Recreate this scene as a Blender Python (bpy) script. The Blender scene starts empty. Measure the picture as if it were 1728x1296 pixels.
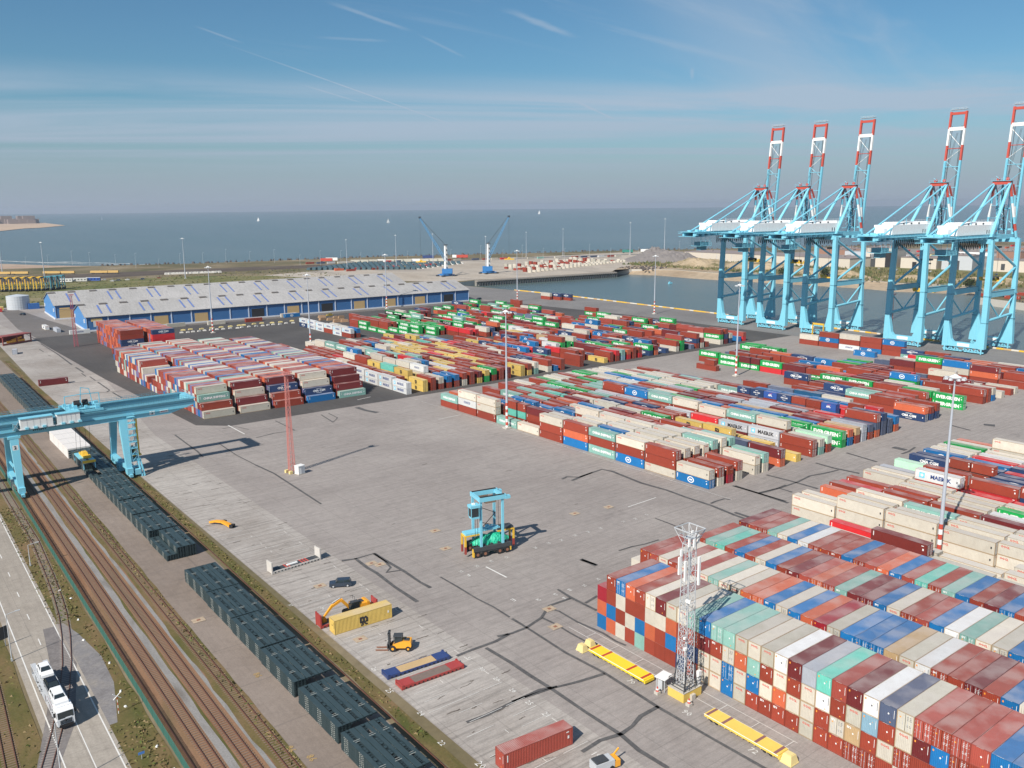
import bpy, math, random
import numpy as np
from mathutils import Vector, Matrix
rnd = random.Random(11)
HAZE = 0.00005
scene = bpy.context.scene
C = scene.collection
R = math.radians

# ------------------------------------------------------------------ camera
F_PX, IW, IH = 1461.43, 1728.0, 1296.0
CAM = Vector((-107.07, -112.27, 79.51)); YAW, PITCH, ROLL = 0.912397, -0.202458, -0.009146
fwd = Vector((math.cos(PITCH)*math.cos(YAW), math.cos(PITCH)*math.sin(YAW), math.sin(PITCH)))
rgt = Vector((math.sin(YAW), -math.cos(YAW), 0)); upv = rgt.cross(fwd)
r2 = rgt*math.cos(ROLL)+upv*math.sin(ROLL); u2 = upv*math.cos(ROLL)-rgt*math.sin(ROLL)
cd = bpy.data.cameras.new('camera'); cam = bpy.data.objects.new('camera', cd); C.objects.link(cam)
cd.sensor_fit = 'HORIZONTAL'; cd.sensor_width = 36; cd.lens = 36*F_PX/IW
cd.clip_start = 1; cd.clip_end = 90000
M = Matrix((r2, u2, -fwd)).transposed().to_4x4(); M.translation = CAM
cam.matrix_world = M
scene.camera = cam

# ------------------------------------------------------------------ sun + sky
SUN_AZ, SUN_EL = R(197.9), R(41)
ld = bpy.data.lights.new('sun', 'SUN'); ld.energy = 4.9; ld.angle = R(0.53); ld.color = (1.0, 0.93, 0.84)
sun = bpy.data.objects.new('sun', ld); C.objects.link(sun)
sd = Vector((math.cos(SUN_EL)*math.cos(SUN_AZ), math.cos(SUN_EL)*math.sin(SUN_AZ), math.sin(SUN_EL)))
sun.rotation_euler = sd.to_track_quat('Z', 'Y').to_euler()
sun.location = (0, 0, 300)
scene.view_settings.view_transform = 'Standard'; scene.view_settings.look = 'None'
scene.view_settings.exposure = 0.30; scene.view_settings.gamma = 1.0
try: scene.view_settings.use_curve_mapping = False
except Exception: pass
w = bpy.data.worlds.new('World'); scene.world = w; w.use_nodes = True
nt = w.node_tree; N = nt.nodes; K = nt.links; N.clear()
out = N.new('ShaderNodeOutputWorld'); bg = N.new('ShaderNodeBackground'); bg.inputs['Strength'].default_value = 0.070
sky = N.new('ShaderNodeTexSky'); sky.sky_type = 'NISHITA'; sky.sun_disc = False
sky.sun_elevation = SUN_EL; sky.sun_rotation = math.pi/2 - SUN_AZ
sky.air_density = 1.0; sky.dust_density = 0.7; sky.ozone_density = 3.0; sky.altitude = 50
tc = N.new('ShaderNodeTexCoord'); sep = N.new('ShaderNodeSeparateXYZ'); K.new(tc.outputs['Generated'], sep.inputs[0])
def mth(op, a, b=None, c=None, clamp=False):
    n = N.new('ShaderNodeMath'); n.operation = op; n.use_clamp = clamp
    for i, v in enumerate((a, b, c)):
        if v is None: continue
        if isinstance(v, (int, float)): n.inputs[i].default_value = v
        else: K.new(v, n.inputs[i])
    return n.outputs[0]
def mrange(v, a, b, c=0.0, d=1.0):
    n = N.new('ShaderNodeMapRange'); n.interpolation_type = 'SMOOTHSTEP'; K.new(v, n.inputs[0])
    for i, x in enumerate((a, b, c, d)): n.inputs[i+1].default_value = x
    return n.outputs[0]
zz = mth('MAXIMUM', sep.outputs[2], 0.0)
den = mth('ADD', zz, 0.035)
px_ = mth('DIVIDE', sep.outputs[0], den); py_ = mth('DIVIDE', sep.outputs[1], den)
def cloudnoise(rot, sx, sy, scale, detail, off=0, dist=0.0):
    u = mth('ADD', mth('MULTIPLY', px_, math.cos(rot)*sx), mth('MULTIPLY', py_, math.sin(rot)*sx))
    v = mth('ADD', mth('MULTIPLY', px_, -math.sin(rot)*sy), mth('MULTIPLY', py_, math.cos(rot)*sy))
    cb = N.new('ShaderNodeCombineXYZ'); K.new(u, cb.inputs[0]); K.new(v, cb.inputs[1]); cb.inputs[2].default_value = off
    n = N.new('ShaderNodeTexNoise'); n.inputs['Scale'].default_value = scale; n.inputs['Detail'].default_value = detail
    n.inputs['Roughness'].default_value = 0.6; n.inputs['Distortion'].default_value = dist
    K.new(cb.outputs[0], n.inputs['Vector']); return n.outputs[0]
# thin cirrus veil in a band low over the sea, broken higher up
veil = mth('MULTIPLY', mrange(cloudnoise(-0.45, .20, .62, .62, 6, 3, .9), .38, .66), mth('MULTIPLY', mrange(zz, .150, .105), mrange(zz, .02, .07)))
wisp = mth('MULTIPLY', mrange(cloudnoise(0.15, .28, 1.3, 1.5, 6, 9, .8), .52, .80), mrange(zz, .10, .17))
wisp = mth('MULTIPLY', wisp, mrange(cloudnoise(0.6, .5, .5, .5, 2, 5), .42, .60))
right = mrange(mth('SUBTRACT', sep.outputs[0], sep.outputs[1]), -.15, .40)
broad = mth('MULTIPLY', mth('MULTIPLY', mrange(cloudnoise(0.55, .28, .62, .7, 7, 21, .9), .36, .70), right), mrange(zz, .05, .11))
cl = mth('ADD', mth('MULTIPLY', veil, .85), mth('ADD', mth('MULTIPLY', wisp, .30), mth('MULTIPLY', broad, .62)))
def pdir(x, y):
    d = (fwd + r2*((x-IW/2)/F_PX) - u2*((y-IH/2)/F_PX)).normalized(); return Vector((d.x/(d.z+.035), d.y/(d.z+.035)))
for (a, b, wd, k) in (((345, 62), (800, 224), .010, .55), ((500, 140), (625, 178), .016, .25), ((325, 42), (412, 74), .014, .3), ((545, 0), (700, 55), .022, .35), ((700, 55), (790, 100), .014, .22),
                   ((845, 12), (975, 66), .034, .42), ((966, 168), (1042, 204), .02, .32), ((525, 62), (665, 70), .035, .22), ((1168, 112), (1168, 136), .012, .3)):
    A, B = pdir(*a), pdir(*b); L = (B-A).length; t = (B-A)/L
    u = mth('ADD', mth('MULTIPLY', px_, t.x), mth('MULTIPLY_ADD', py_, t.y, -A.dot(t)))
    nn = Vector((-t.y, t.x)); vv = mth('ABSOLUTE', mth('ADD', mth('MULTIPLY', px_, nn.x), mth('MULTIPLY_ADD', py_, nn.y, -A.dot(nn))))
    wob = mth('MULTIPLY', mth('SUBTRACT', cloudnoise(0, 1, 1, 5, 3, 40), .5), wd*1.6)
    m = mth('MULTIPLY', mrange(mth('ADD', vv, wob), wd*1.5, wd*.1), mth('MULTIPLY', mrange(u, -L*.02, L*.35), mrange(u, L*1.02, L*.65)))
    cl = mth('ADD', cl, mth('MULTIPLY', m, k))
cl = mth('MINIMUM', cl, .85)
mx = N.new('ShaderNodeMix'); mx.data_type = 'RGBA'; K.new(cl, mx.inputs['Factor']); tint = N.new('ShaderNodeMix'); tint.data_type = 'RGBA'; tint.blend_type = 'MULTIPLY'; tint.inputs['Factor'].default_value = 1; K.new(sky.outputs[0], tint.inputs[6]); tint.inputs[7].default_value = (.62, .92, 1.02, 1); K.new(tint.outputs[2], mx.inputs[6]); mx.inputs[7].default_value = (4.9, 6.0, 7.4, 1)
hz = N.new('ShaderNodeMix'); hz.data_type = 'RGBA'; K.new(mrange(zz, .115, -.01, 0, .96), hz.inputs['Factor']); K.new(mx.outputs[2], hz.inputs[6]); hz.inputs[7].default_value = (4.1, 4.8, 5.9, 1)
K.new(hz.outputs[2], bg.inputs['Color']); K.new(bg.outputs[0], out.inputs[0])

# ------------------------------------------------------------------ helpers
def G(x, y, z=0.0):                       # where a sight line through photo pixel x,y meets height z (used to measure ground points)
    d = fwd + r2*((x-IW/2)/F_PX) - u2*((y-IH/2)/F_PX); t = (z-CAM.z)/d.z
    return Vector((CAM.x+d.x*t, CAM.y+d.y*t, z))
def proj(p):
    d = Vector(p)-CAM; c = d.dot(fwd); return (IW/2+F_PX*d.dot(r2)/c, IH/2-F_PX*d.dot(u2)/c)
def lin(r, g, b):
    f = lambda c: (c/255/12.92) if c <= 10 else ((c/255+.055)/1.055)**2.4
    return (f(r), f(g), f(b), 1)
def tag(o, label=None, cat=None, group=None, kind=None):
    if label: o['label'] = label
    if cat: o['category'] = cat
    if group: o['group'] = group
    if kind: o['kind'] = kind
    return o
def empty(name, loc, rz=0, label=None, cat=None, group=None):
    o = bpy.data.objects.new(name, None); C.objects.link(o); o.location = loc; o.rotation_euler = (0, 0, rz)
    o.empty_display_size = .5
    return tag(o, label, cat, group)
class MB:
    def __init__(s): s.v = []; s.f = []; s.m = []
    def add(s, vs, fs, m=0):
        b = len(s.v); s.v += [tuple(v) for v in vs]; s.f += [tuple(i+b for i in f) for f in fs]; s.m += [m]*len(fs)
    def box(s, cx, cy, cz, sx, sy, sz, m=0, rz=0.0, top=None):
        hx, hy, hz_ = sx/2, sy/2, sz/2; tx, ty = (top if top else (1, 1)); c, n = math.cos(rz), math.sin(rz); vs = []
        for k, (fx, fy) in ((-1, (1, 1)), (1, (tx, ty))):
            for a, b in ((-1, -1), (1, -1), (1, 1), (-1, 1)):
                x, y = a*hx*fx, b*hy*fy; vs.append((cx+x*c-y*n, cy+x*n+y*c, cz+k*hz_))
        s.add(vs, [(0, 3, 2, 1), (4, 5, 6, 7), (0, 1, 5, 4), (1, 2, 6, 5), (2, 3, 7, 6), (3, 0, 4, 7)], m)
    def b2(s, x0, y0, z0, x1, y1, z1, m=0): s.box((x0+x1)/2, (y0+y1)/2, (z0+z1)/2, abs(x1-x0), abs(y1-y0), abs(z1-z0), m)
    def beam(s, p, q, w, h=None, m=0, w2=None, h2=None):
        p, q = Vector(p), Vector(q); h = h or w; w2 = w2 or w; h2 = h2 or h; d = (q-p).normalized()
        a = Vector((0, 0, 1)) if abs(d.z) < .92 else Vector((1, 0, 0))
        u = d.cross(a).normalized(); v = u.cross(d).normalized(); vs = []
        for o, ww, hh in ((p, w, h), (q, w2, h2)):
            for i, j in ((-1, -1), (1, -1), (1, 1), (-1, 1)): vs.append(o+u*(i*ww/2)+v*(j*hh/2))
        s.add(vs, [(0, 3, 2, 1), (4, 5, 6, 7), (0, 1, 5, 4), (1, 2, 6, 5), (2, 3, 7, 6), (3, 0, 4, 7)], m)
    def tube(s, p, q, r, n=8, m=0, r2_=None, caps=True):
        p, q = Vector(p), Vector(q); r2_ = r if r2_ is None else r2_; d = (q-p).normalized()
        a = Vector((0, 0, 1)) if abs(d.z) < .92 else Vector((1, 0, 0)); u = d.cross(a).normalized(); v = d.cross(u).normalized(); vs = []
        for o, rr in ((p, r), (q, r2_)):
            for i in range(n): t = 2*math.pi*i/n; vs.append(o+u*(math.cos(t)*rr)+v*(math.sin(t)*rr))
        fs = [(i, (i+1) % n, n+(i+1) % n, n+i) for i in range(n)]
        if caps: fs += [tuple(range(n))[::-1], tuple(range(n, 2*n))]
        s.add(vs, fs, m)
    def prism(s, pts, z0, z1, m=0):
        n = len(pts); vs = [(x, y, z0) for x, y in pts]+[(x, y, z1) for x, y in pts]
        s.add(vs, [tuple(range(n))[::-1], tuple(range(n, 2*n))]+[(i, (i+1) % n, n+(i+1) % n, n+i) for i in range(n)], m)
    def side(s, pts, y0, y1, m=0):             # outline in XZ swept along Y
        n = len(pts); vs = [(x, y0, z) for x, z in pts]+[(x, y1, z) for x, z in pts]
        s.add(vs, [tuple(range(n)), tuple(range(n, 2*n))[::-1]]+[(i, n+i, n+(i+1) % n, (i+1) % n) for i in range(n)], m)
    def profx(s, pts, x0, x1, m=0):            # outline in YZ swept along X
        n = len(pts); vs = [(x0, y, z) for y, z in pts]+[(x1, y, z) for y, z in pts]
        s.add(vs, [tuple(range(n))[::-1], tuple(range(n, 2*n))]+[(i, (i+1) % n, n+(i+1) % n, n+i) for i in range(n)], m)
    def text(s, t, size, org, right, up, m=0, bold=.02, al='CENTER'):
        V, Fc = glyphs(t, bold, al); right, up, org = Vector(right), Vector(up), Vector(org)
        s.add([org+right*(x*size)+up*(y*size) for x, y in V], Fc, m)
    def build(s, name, mats, parent=None, loc=None, smooth=False):
        me = bpy.data.meshes.new(name); me.from_pydata(s.v, [], s.f)
        for mt in (mats if isinstance(mats, (list, tuple)) else [mats]): me.materials.append(mt)
        if len(me.materials) > 1: me.polygons.foreach_set('material_index', s.m)
        if smooth: me.polygons.foreach_set('use_smooth', [True]*len(me.polygons))
        me.update(); o = bpy.data.objects.new(name, me); C.objects.link(o)
        if parent: o.parent = parent
        if loc: o.location = loc
        return o
_g = {}
def glyphs(t, bold, al='CENTER'):
    k = (t, bold, al)
    if k not in _g:
        cu = bpy.data.curves.new('t', 'FONT'); cu.body = t; cu.size = 1.0; cu.align_x = al; cu.align_y = 'CENTER'; cu.offset = bold; cu.resolution_u = 1; cu.fill_mode = 'FRONT'
        ob = bpy.data.objects.new('t', cu); C.objects.link(ob); bpy.context.view_layer.update()
        me = ob.evaluated_get(bpy.context.evaluated_depsgraph_get()).to_mesh()
        _g[k] = ([(v.co.x, v.co.y) for v in me.vertices], [tuple(p.vertices) for p in me.polygons])
        bpy.data.objects.remove(ob); bpy.data.curves.remove(cu)
    return _g[k]
def children(o): return [c for c in C.objects if c.parent == o]
def copy_tree(o, parent=None, kids=None):
    c = o.copy(); C.objects.link(c); c.parent = parent
    for ch in (kids or KID).get(o.name, []): copy_tree(ch, c, kids)
    return c
KID = {}
def scan(o):                                  # remember the parts of a finished thing, for copying it
    for c in list(C.objects):
        if c.parent == o and c not in KID.setdefault(o.name, []): KID[o.name].append(c); scan(c)

# ------------------------------------------------------------------ materials
def base_mat(name, col=(.5, .5, .5), rough=.6, metal=0.0, spec=.5):
    m = bpy.data.materials.new(name); m.use_nodes = True; b = m.node_tree.nodes['Principled BSDF']
    b.inputs['Base Color'].default_value = (col[0], col[1], col[2], 1); b.inputs['Roughness'].default_value = rough; b.inputs['Metallic'].default_value = metal
    b.inputs['Specular IOR Level'].default_value = spec
    return m
class NT:
    def __init__(s, m): s.t = m.node_tree; s.b = s.t.nodes['Principled BSDF']
    def n(s, typ, **k):
        o = s.t.nodes.new('ShaderNode'+typ)
        for a, b in k.items(): setattr(o, a, b)
        return o
    def l(s, a, b): s.t.links.new(a, b)
    def coord(s, which='Object', scale=(1, 1, 1), rot=0):
        t = s.n('TexCoord'); mp = s.n('Mapping'); mp.inputs['Scale'].default_value = scale; mp.inputs['Rotation'].default_value = (0, 0, rot); s.l(t.outputs[which], mp.inputs[0]); return mp.outputs[0]
    def noise(s, vec, scale, detail=4, rough=.55, dist=0):
        o = s.n('TexNoise'); o.inputs['Scale'].default_value = scale; o.inputs['Detail'].default_value = detail; o.inputs['Roughness'].default_value = rough; o.inputs['Distortion'].default_value = dist; s.l(vec, o.inputs['Vector']); return o.outputs[0]
    def ramp(s, v, stops):
        o = s.n('ValToRGB'); e = o.color_ramp.elements
        while len(e) < len(stops): e.new(.5)
        for i, (p, c) in enumerate(stops): e[i].position = p; e[i].color = (c[0], c[1], c[2], 1) if isinstance(c, (tuple, list)) else (c, c, c, 1)
        s.l(v, o.inputs[0]); return o.outputs[0]
    def mix(s, f, a, b, mode='MIX'):
        o = s.n('Mix', data_type='RGBA', blend_type=mode)
        for i, v in ((0, f), (6, a), (7, b)):
            if isinstance(v, (int, float)): o.inputs[i].default_value = v
            elif isinstance(v, tuple): o.inputs[i].default_value = (v[0], v[1], v[2], 1)
            else: s.l(v, o.inputs[i])
        return o.outputs[2]
    def math(s, op, a, b=None):
        o = s.n('Math', operation=op)
        for i, v in ((0, a), (1, b)):
            if v is None: continue
            if isinstance(v, (int, float)): o.inputs[i].default_value = v
            else: s.l(v, o.inputs[i])
        return o.outputs[0]
    def bump(s, h, dist=.05, strength=1.0):
        o = s.n('Bump'); o.inputs['Distance'].default_value = dist; o.inputs['Strength'].default_value = strength; s.l(h, o.inputs['Height']); s.l(o.outputs[0], s.b.inputs['Normal'])
def paint(name, col, rough=.45, wear=.25, wcol=(.20, .12, .08), scale=.6):
    m = base_mat(name, col, rough); t = NT(m); v = t.coord('Object'); n = t.noise(v, scale, 6, .65); n2 = t.noise(v, scale*5, 3)
    c = t.mix(t.ramp(n, [(.3, 0.0), (.75, wear)]), tuple(col[:3]), tuple(min(1, x*1.25+.03) for x in col[:3]))
    c = t.mix(t.math('MULTIPLY', t.ramp(n2, [(.60, 0.0), (.82, 1.0)]), wear*.9), c, wcol); t.l(c, t.b.inputs['Base Color'])
    return m
def ground_mat(name, cols, scale=.05, stretch=(1, 1, 1), fine=2.0, rough=.9, bump=.02):
    m = base_mat(name, cols[0], rough, spec=.25); t = NT(m); v = t.coord('Object', stretch)
    a = t.ramp(t.noise(v, scale, 8, .6, .4), [(.32, cols[0]), (.5, cols[1]), (.68, cols[2])]); f = t.noise(t.coord('Object'), fine, 4, .7)
    c = t.mix(.55, a, t.ramp(f, [(.25, .35), (.75, 1.0)]), 'MULTIPLY'); c = t.mix(1.0, c, (1.22, 1.22, 1.22), 'MULTIPLY'); t.l(c, t.b.inputs['Base Color'])
    if bump: t.bump(f, bump)
    return m
W_ = {}
W_['white'] = paint('white_paint', (.76, .76, .74), .45, .18); W_['mark'] = paint('marking_white', (.62, .61, .58), .8, .5, (.35, .33, .30), 2.0)
W_['black'] = base_mat('black_rubber', (.018, .018, .02), .75); W_['dark'] = paint('dark_steel', (.045, .05, .055), .6, .3)
W_['glass'] = base_mat('dark_glass', (.02, .03, .035), .08, 0, .8); W_['galv'] = paint('galvanised_steel', (.46, .48, .50), .5, .3, (.25, .22, .2))
W_['crane'] = paint('pale_blue_crane_paint', (.195, .53, .66), .4, .3, (.30, .42, .46), .25); W_['cranedk'] = paint('dim_blue_machinery', (.10, .28, .36), .5, .4)
W_['red'] = paint('signal_red', (.48, .07, .045), .45, .25); W_['yellow'] = paint('safety_yellow', (.72, .44, .04), .45, .25); W_['yel2'] = paint('bright_yellow', (.80, .58, .03), .45, .2)
W_['beige'] = paint('beige_cladding', (.56, .50, .42), .7, .2); W_['lred'] = paint('faded_red_lattice', (.62, .23, .20), .5, .3); W_['wood'] = paint('plywood', (.46, .32, .16), .8, .5, (.2, .13, .07))
W_['conc'] = paint('pale_concrete', (.46, .43, .38), .85, .4, (.28, .25, .2)); W_['rust'] = paint('rusty_steel', (.24, .10, .055), .85, .5, (.10, .05, .03))
W_['txtw'] = base_mat('white_lettering', (.80, .80, .78), .5); W_['txtr'] = base_mat('red_lettering', (.62, .07, .05), .5); W_['txtk'] = base_mat('black_lettering', (.03, .03, .035), .5)
W_['txtb'] = base_mat('navy_lettering', (.03, .06, .20), .5); W_['star'] = base_mat('light_blue_panel', (.16, .56, .78), .5); W_['orange'] = base_mat('orange_sticker', (.80, .30, .04), .5)
def cont_paint(name, attr, corr, roof=False):
    m = base_mat(name, (.5, .5, .5), .5, spec=.35); t = NT(m)
    if attr: a = t.n('Attribute'); a.attribute_name = 'paint'; col = a.outputs['Color']; rv = None
    else: oi = t.n('ObjectInfo'); col = oi.outputs['Color']
    v = t.coord('Object'); g = t.n('NewGeometry'); sn = t.n('SeparateXYZ'); t.l(g.outputs['Normal'], sn.inputs[0])
    if not attr:                                   # shift the dirt pattern on every copy
        vm = t.n('VectorMath', operation='MULTIPLY_ADD'); cx = t.n('CombineXYZ'); t.l(oi.outputs['Random'], cx.inputs[0]); t.l(oi.outputs['Random'], cx.inputs[1])
        t.l(cx.outputs[0], vm.inputs[0]); vm.inputs[1].default_value = (97, 53, 0); t.l(v, vm.inputs[2]); v = vm.outputs[0]
    n1 = t.noise(v, .55, 5, .65, .5); n2 = t.noise(v, 3.0, 5, .7)
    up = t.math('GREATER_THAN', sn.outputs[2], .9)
    bleach_sheen = t.math('MULTIPLY', up, .13); c = t.mix(bleach_sheen, col, (.50, .42, .40))       # roofs paler: sun-bleached, plus sky reflection put into the colour
    c = t.mix(t.ramp(n1, [(.35, 0.0), (.8, .40)]), c, t.mix(1.0, c, (.62, .58, .55), 'MULTIPLY'))
    c = t.mix(t.ramp(n2, [(.60, 0.0), (.76, .5)]), c, (.20, .11, .07))
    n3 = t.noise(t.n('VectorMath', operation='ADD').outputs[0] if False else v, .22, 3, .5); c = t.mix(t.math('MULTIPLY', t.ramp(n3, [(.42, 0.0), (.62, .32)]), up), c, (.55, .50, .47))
    t.l(c, t.b.inputs['Base Color'])
    if corr or roof:
        sp = t.n('SeparateXYZ'); t.l(t.coord('Object'), sp.inputs[0]); k = 2*math.pi/.29
        sx = t.math('SINE', t.math('MULTIPLY', sp.outputs[0], k)); sy = t.math('SINE', t.math('MULTIPLY', sp.outputs[1], k))
        if roof: h = t.math('MULTIPLY', sx, .35)
        else:
            ax = t.math('ABSOLUTE', sn.outputs[0]); ay = t.math('ABSOLUTE', sn.outputs[1])
            h = t.math('ADD', t.math('MULTIPLY', sy, ax), t.math('MULTIPLY', sx, ay))
        t.bump(h, .03, 1.0)
    return m
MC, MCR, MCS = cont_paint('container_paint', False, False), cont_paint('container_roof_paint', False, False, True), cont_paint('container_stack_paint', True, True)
# ------------------------------------------------------------------ ground, water
def sheet(name, pts, z, mat, kind='structure'):
    me = bpy.data.meshes.new(name); me.from_pydata([(x, y, z) for x, y in pts], [], [tuple(range(len(pts)))]); me.materials.append(mat); me.update()
    if me.polygons[0].normal.z < 0: me.flip_normals()
    o = bpy.data.objects.new(name, me); C.objects.link(o); tag(o, kind=kind); return o
def multi(name, polys, z, mat, kind='structure'):
    vs, fs = [], []
    for p in polys:
        ar = sum(p[i][0]*p[(i+1) % len(p)][1]-p[(i+1) % len(p)][0]*p[i][1] for i in range(len(p)))
        if ar < 0: p = p[::-1]
        b = len(vs); vs += [(q[0], q[1], z) for q in p]; fs.append(tuple(range(b, b+len(p))))
    me = bpy.data.meshes.new(name); me.from_pydata(vs, [], fs); me.materials.append(mat); me.update()
    o = bpy.data.objects.new(name, me); C.objects.link(o); return tag(o, kind=kind)
land_m = ground_mat('rough_grass_and_sand', [(.085, .085, .040), (.16, .13, .075), (.26, .21, .14)], .012, (1, 1, 1), .35)
sand_m = ground_mat('beach_sand', [(.30, .225, .15), (.38, .30, .21), (.20, .155, .115)], .010, (.25, 1, 1), .2)
wetsand = ground_mat('wet_sand', [(.50, .34, .23), (.24, .20, .17), (.60, .43, .30)], .012, (.12, 1, 1), .1)
water_m = base_mat('sea_water', (.060, .105, .110), .25, 0, .38); t = NT(water_m)
va = t.coord('Object', (1, 1, 1), .4); h = t.math('ADD', t.noise(va, .35, 4, .6), t.math('MULTIPLY', t.noise(t.coord('Object', (1, .3, 1), .9), .02, 3), 2.5))
t.bump(h, .9, .9); t.l(t.mix(t.ramp(t.noise(t.coord('Object', (1, .35, 1), .6), .0035, 4), [(.3, 0.0), (.7, 1.0)]), (.085, .125, .125), (.115, .150, .150)), t.b.inputs['Base Color'])
WZ = -6.0
n = 96; sheet('sea', [(26000*math.cos(2*math.pi*i/n), 26000*math.sin(2*math.pi*i/n)) for i in range(n)], WZ, water_m)
land = [(-2500, -2500), (386, -2500), (388, -300), (393, 81), (397, 161), (405, 298), (407, 363), (411, 494), (408, 547), (401, 620), (405, 655), (446, 668), (492, 660), (641, 650), (655, 674), (690, 668), (722, 625),
        (716, 567), (722, 533), (745, 367), (738, 330), (752, 301), (770, 266), (660, 231), (640, 182), (720, 100), (720, -2500), (4000, -2500), (4000, -300), (1793, 652), (1471, 783), (1265, 875), (957, 1026), (811, 1071),
        (611, 1155), (405, 1190), (305, 1212), (223, 1250), (72, 1285), (-2500, 1310)]
vs = [(x, y, 0) for x, y in land]+[(x, y, -9) for x, y in land]; nl = len(land)
me = bpy.data.meshes.new('ground'); me.from_pydata(vs, [], [tuple(range(nl))]+[(i, nl+i, nl+(i+1) % nl, (i+1) % nl) for i in range(nl)])
me.materials.append(land_m); me.materials.append(W_['conc']); me.polygons.foreach_set('material_index', [0]+[1]*nl); me.update()
if me.polygons[0].normal.z < 0: me.flip_normals()
o = bpy.data.objects.new('ground', me); C.objects.link(o); tag(o, kind='structure')
def strip(name, top, bot, mat, zt=.03, zb=-7.5):
    n = len(top); me = bpy.data.meshes.new(name); K_ = 5; vs = []; fs = []
    for j in range(K_+1):
        f = j/K_; zf = zt+(zb-zt)*(f**.8)
        for a, b in zip(top, bot): vs.append((a[0]+(b[0]-a[0])*f, a[1]+(b[1]-a[1])*f, zf))
    for j in range(K_):
        for i in range(n-1): fs.append((j*n+i, j*n+i+1, (j+1)*n+i+1, (j+1)*n+i))
    me.from_pydata(vs, [], fs); me.materials.append(mat); me.update()
    if me.polygons[0].normal.z < 0: me.flip_normals()
    o = bpy.data.objects.new(name, me); C.objects.link(o); return tag(o, kind='structure')
strip('beach', [(-2500, 1300), (72, 1278), (225, 1244), (306, 1210)], [(-2500, 2000), (118, 1640), (178, 1440), (330, 1240)], wetsand)
strip('harbour_beach', [(630, 650), (653, 672), (692, 670), (724, 625), (718, 567), (724, 533), (747, 367), (740, 330), (754, 301), (772, 262)], [(622, 655), (655, 705), (672, 692), (684, 625), (680, 567), (684, 533), (707, 367), (700, 330), (712, 301), (730, 255)], sand_m)
sheet('sand_flat', [(640, 645), (655, 676), (692, 672), (726, 627), (720, 567), (726, 533), (749, 367), (742, 330), (758, 300), (790, 262), (812, 262), (800, 420), (815, 560), (790, 640), (745, 720), (680, 712)], .05, sand_m)
foam = ground_mat('surf_foam', [(.55, .57, .57), (.62, .64, .64), (.45, .48, .48)], .05)
for k, (a, b, wd) in enumerate((((105, 1665), (195, 1480), 5), ((190, 1530), (270, 1370), 4), ((-40, 1720), (90, 1690), 5), ((275, 1345), (360, 1260), 4), ((140, 1560), (250, 1360), 3))):
    a, b = Vector(a), Vector(b); d = (b-a).normalized(); nn = Vector((-d.y, d.x)); pts = []
    L = (b-a).length; q = [(a+d*L*i/14+nn*(rnd.uniform(-3, 3))) for i in range(15)]
    sheet('surf_line', [tuple(p+nn*wd*rnd.uniform(.3, 1)) for p in q]+[tuple(p-nn*wd*rnd.uniform(.3, 1)) for p in q[::-1]], WZ+.25, foam)
# distant coast across the bay
sheet('far_beach', [(-3000, 3900), (468, 4192), (640, 4700), (720, 4790), (955, 5397), (1076, 6691), (900, 7600), (-3500, 9000)], WZ+1.5, ground_mat('far_sand', [(.42, .30, .20), (.50, .37, .26), (.34, .25, .18)], .002))
fc = MB()
for i in range(14): fc.tube((560+i*30, 4750+i*48, -5), (560+i*30, 4750+i*48, 9+rnd.uniform(0, 4)), 26, 5, 0)
# yard surfaces
yc = ground_mat('worn_concrete', [(.235, .215, .200), (.275, .252, .236), (.31, .287, .27)], .035, (1.6, .45, 1), 1.1, .85, .008)
def yard_mat(name, c0, c1, c2, streak, rot=0, slab=7.5):
    m = base_mat(name, c0, .85, spec=.25); t = NT(m); v = t.coord('Object')
    a = t.ramp(t.noise(v, .022, 7, .62, .6), [(.30, c0), (.5, c1), (.70, c2)])
    s1 = t.ramp(t.noise(t.coord('Object', (.10, 1.5, 1) if rot == 0 else (1.5, .10, 1)), .8, 5, .7, .3), [(.34, .50), (.56, 1.0)]); c = t.mix(streak, a, s1, 'MULTIPLY')
    s2 = t.ramp(t.noise(t.coord('Object', (1, 1, 1), .5), .55, 6, .72), [(.30, .72), (.60, 1.0)]); c = t.mix(.55, c, s2, 'MULTIPLY')
    s3 = t.ramp(t.noise(t.coord('Object', (.55, 1.2, 1)), .16, 4, .6, 1.2), [(.22, .52), (.38, 1.0)]); c = t.mix(.40, c, s3, 'MULTIPLY')   # oily stains
    s5 = t.ramp(t.noise(v, 3.2, 2, .8), [(.35, .80), (.7, 1.12)]); c = t.mix(.5, c, s5, 'MULTIPLY')
    if slab:                                                   # joints between the cast slabs
        sp = t.n('SeparateXYZ'); t.l(v, sp.inputs[0])
        for ax, pit in ((0, slab), (1, slab*1.0)):
            d = t.math('ABSOLUTE', t.math('SUBTRACT', t.math('FRACT', t.math('DIVIDE', sp.outputs[ax], pit)), .5))
            c = t.mix(t.math('MULTIPLY', t.math('LESS_THAN', d, .012), .22), c, (.10, .09, .085))
    t.l(c, t.b.inputs['Base Color']); t.bump(t.noise(v, 2.5, 4), .006); return m
ym1 = yard_mat('yard_concrete', (.275, .245, .228), (.325, .292, .272), (.375, .340, .315), .34)
ym2 = yard_mat('west_strip_concrete', (.30, .265, .235), (.40, .365, .335), (.49, .455, .42), .62)
ym3 = yard_mat('dark_asphalt', (.075, .070, .068), (.092, .086, .083), (.115, .108, .104), .25, 1, 0)
ym4 = yard_mat('slab_way', (.215, .172, .142), (.255, .208, .175), (.30, .25, .215), .2, 1, 14.6)
def SX(x, y): return x+.011*(y-100)                          # the rails and the road run a touch askew of the yard
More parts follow.
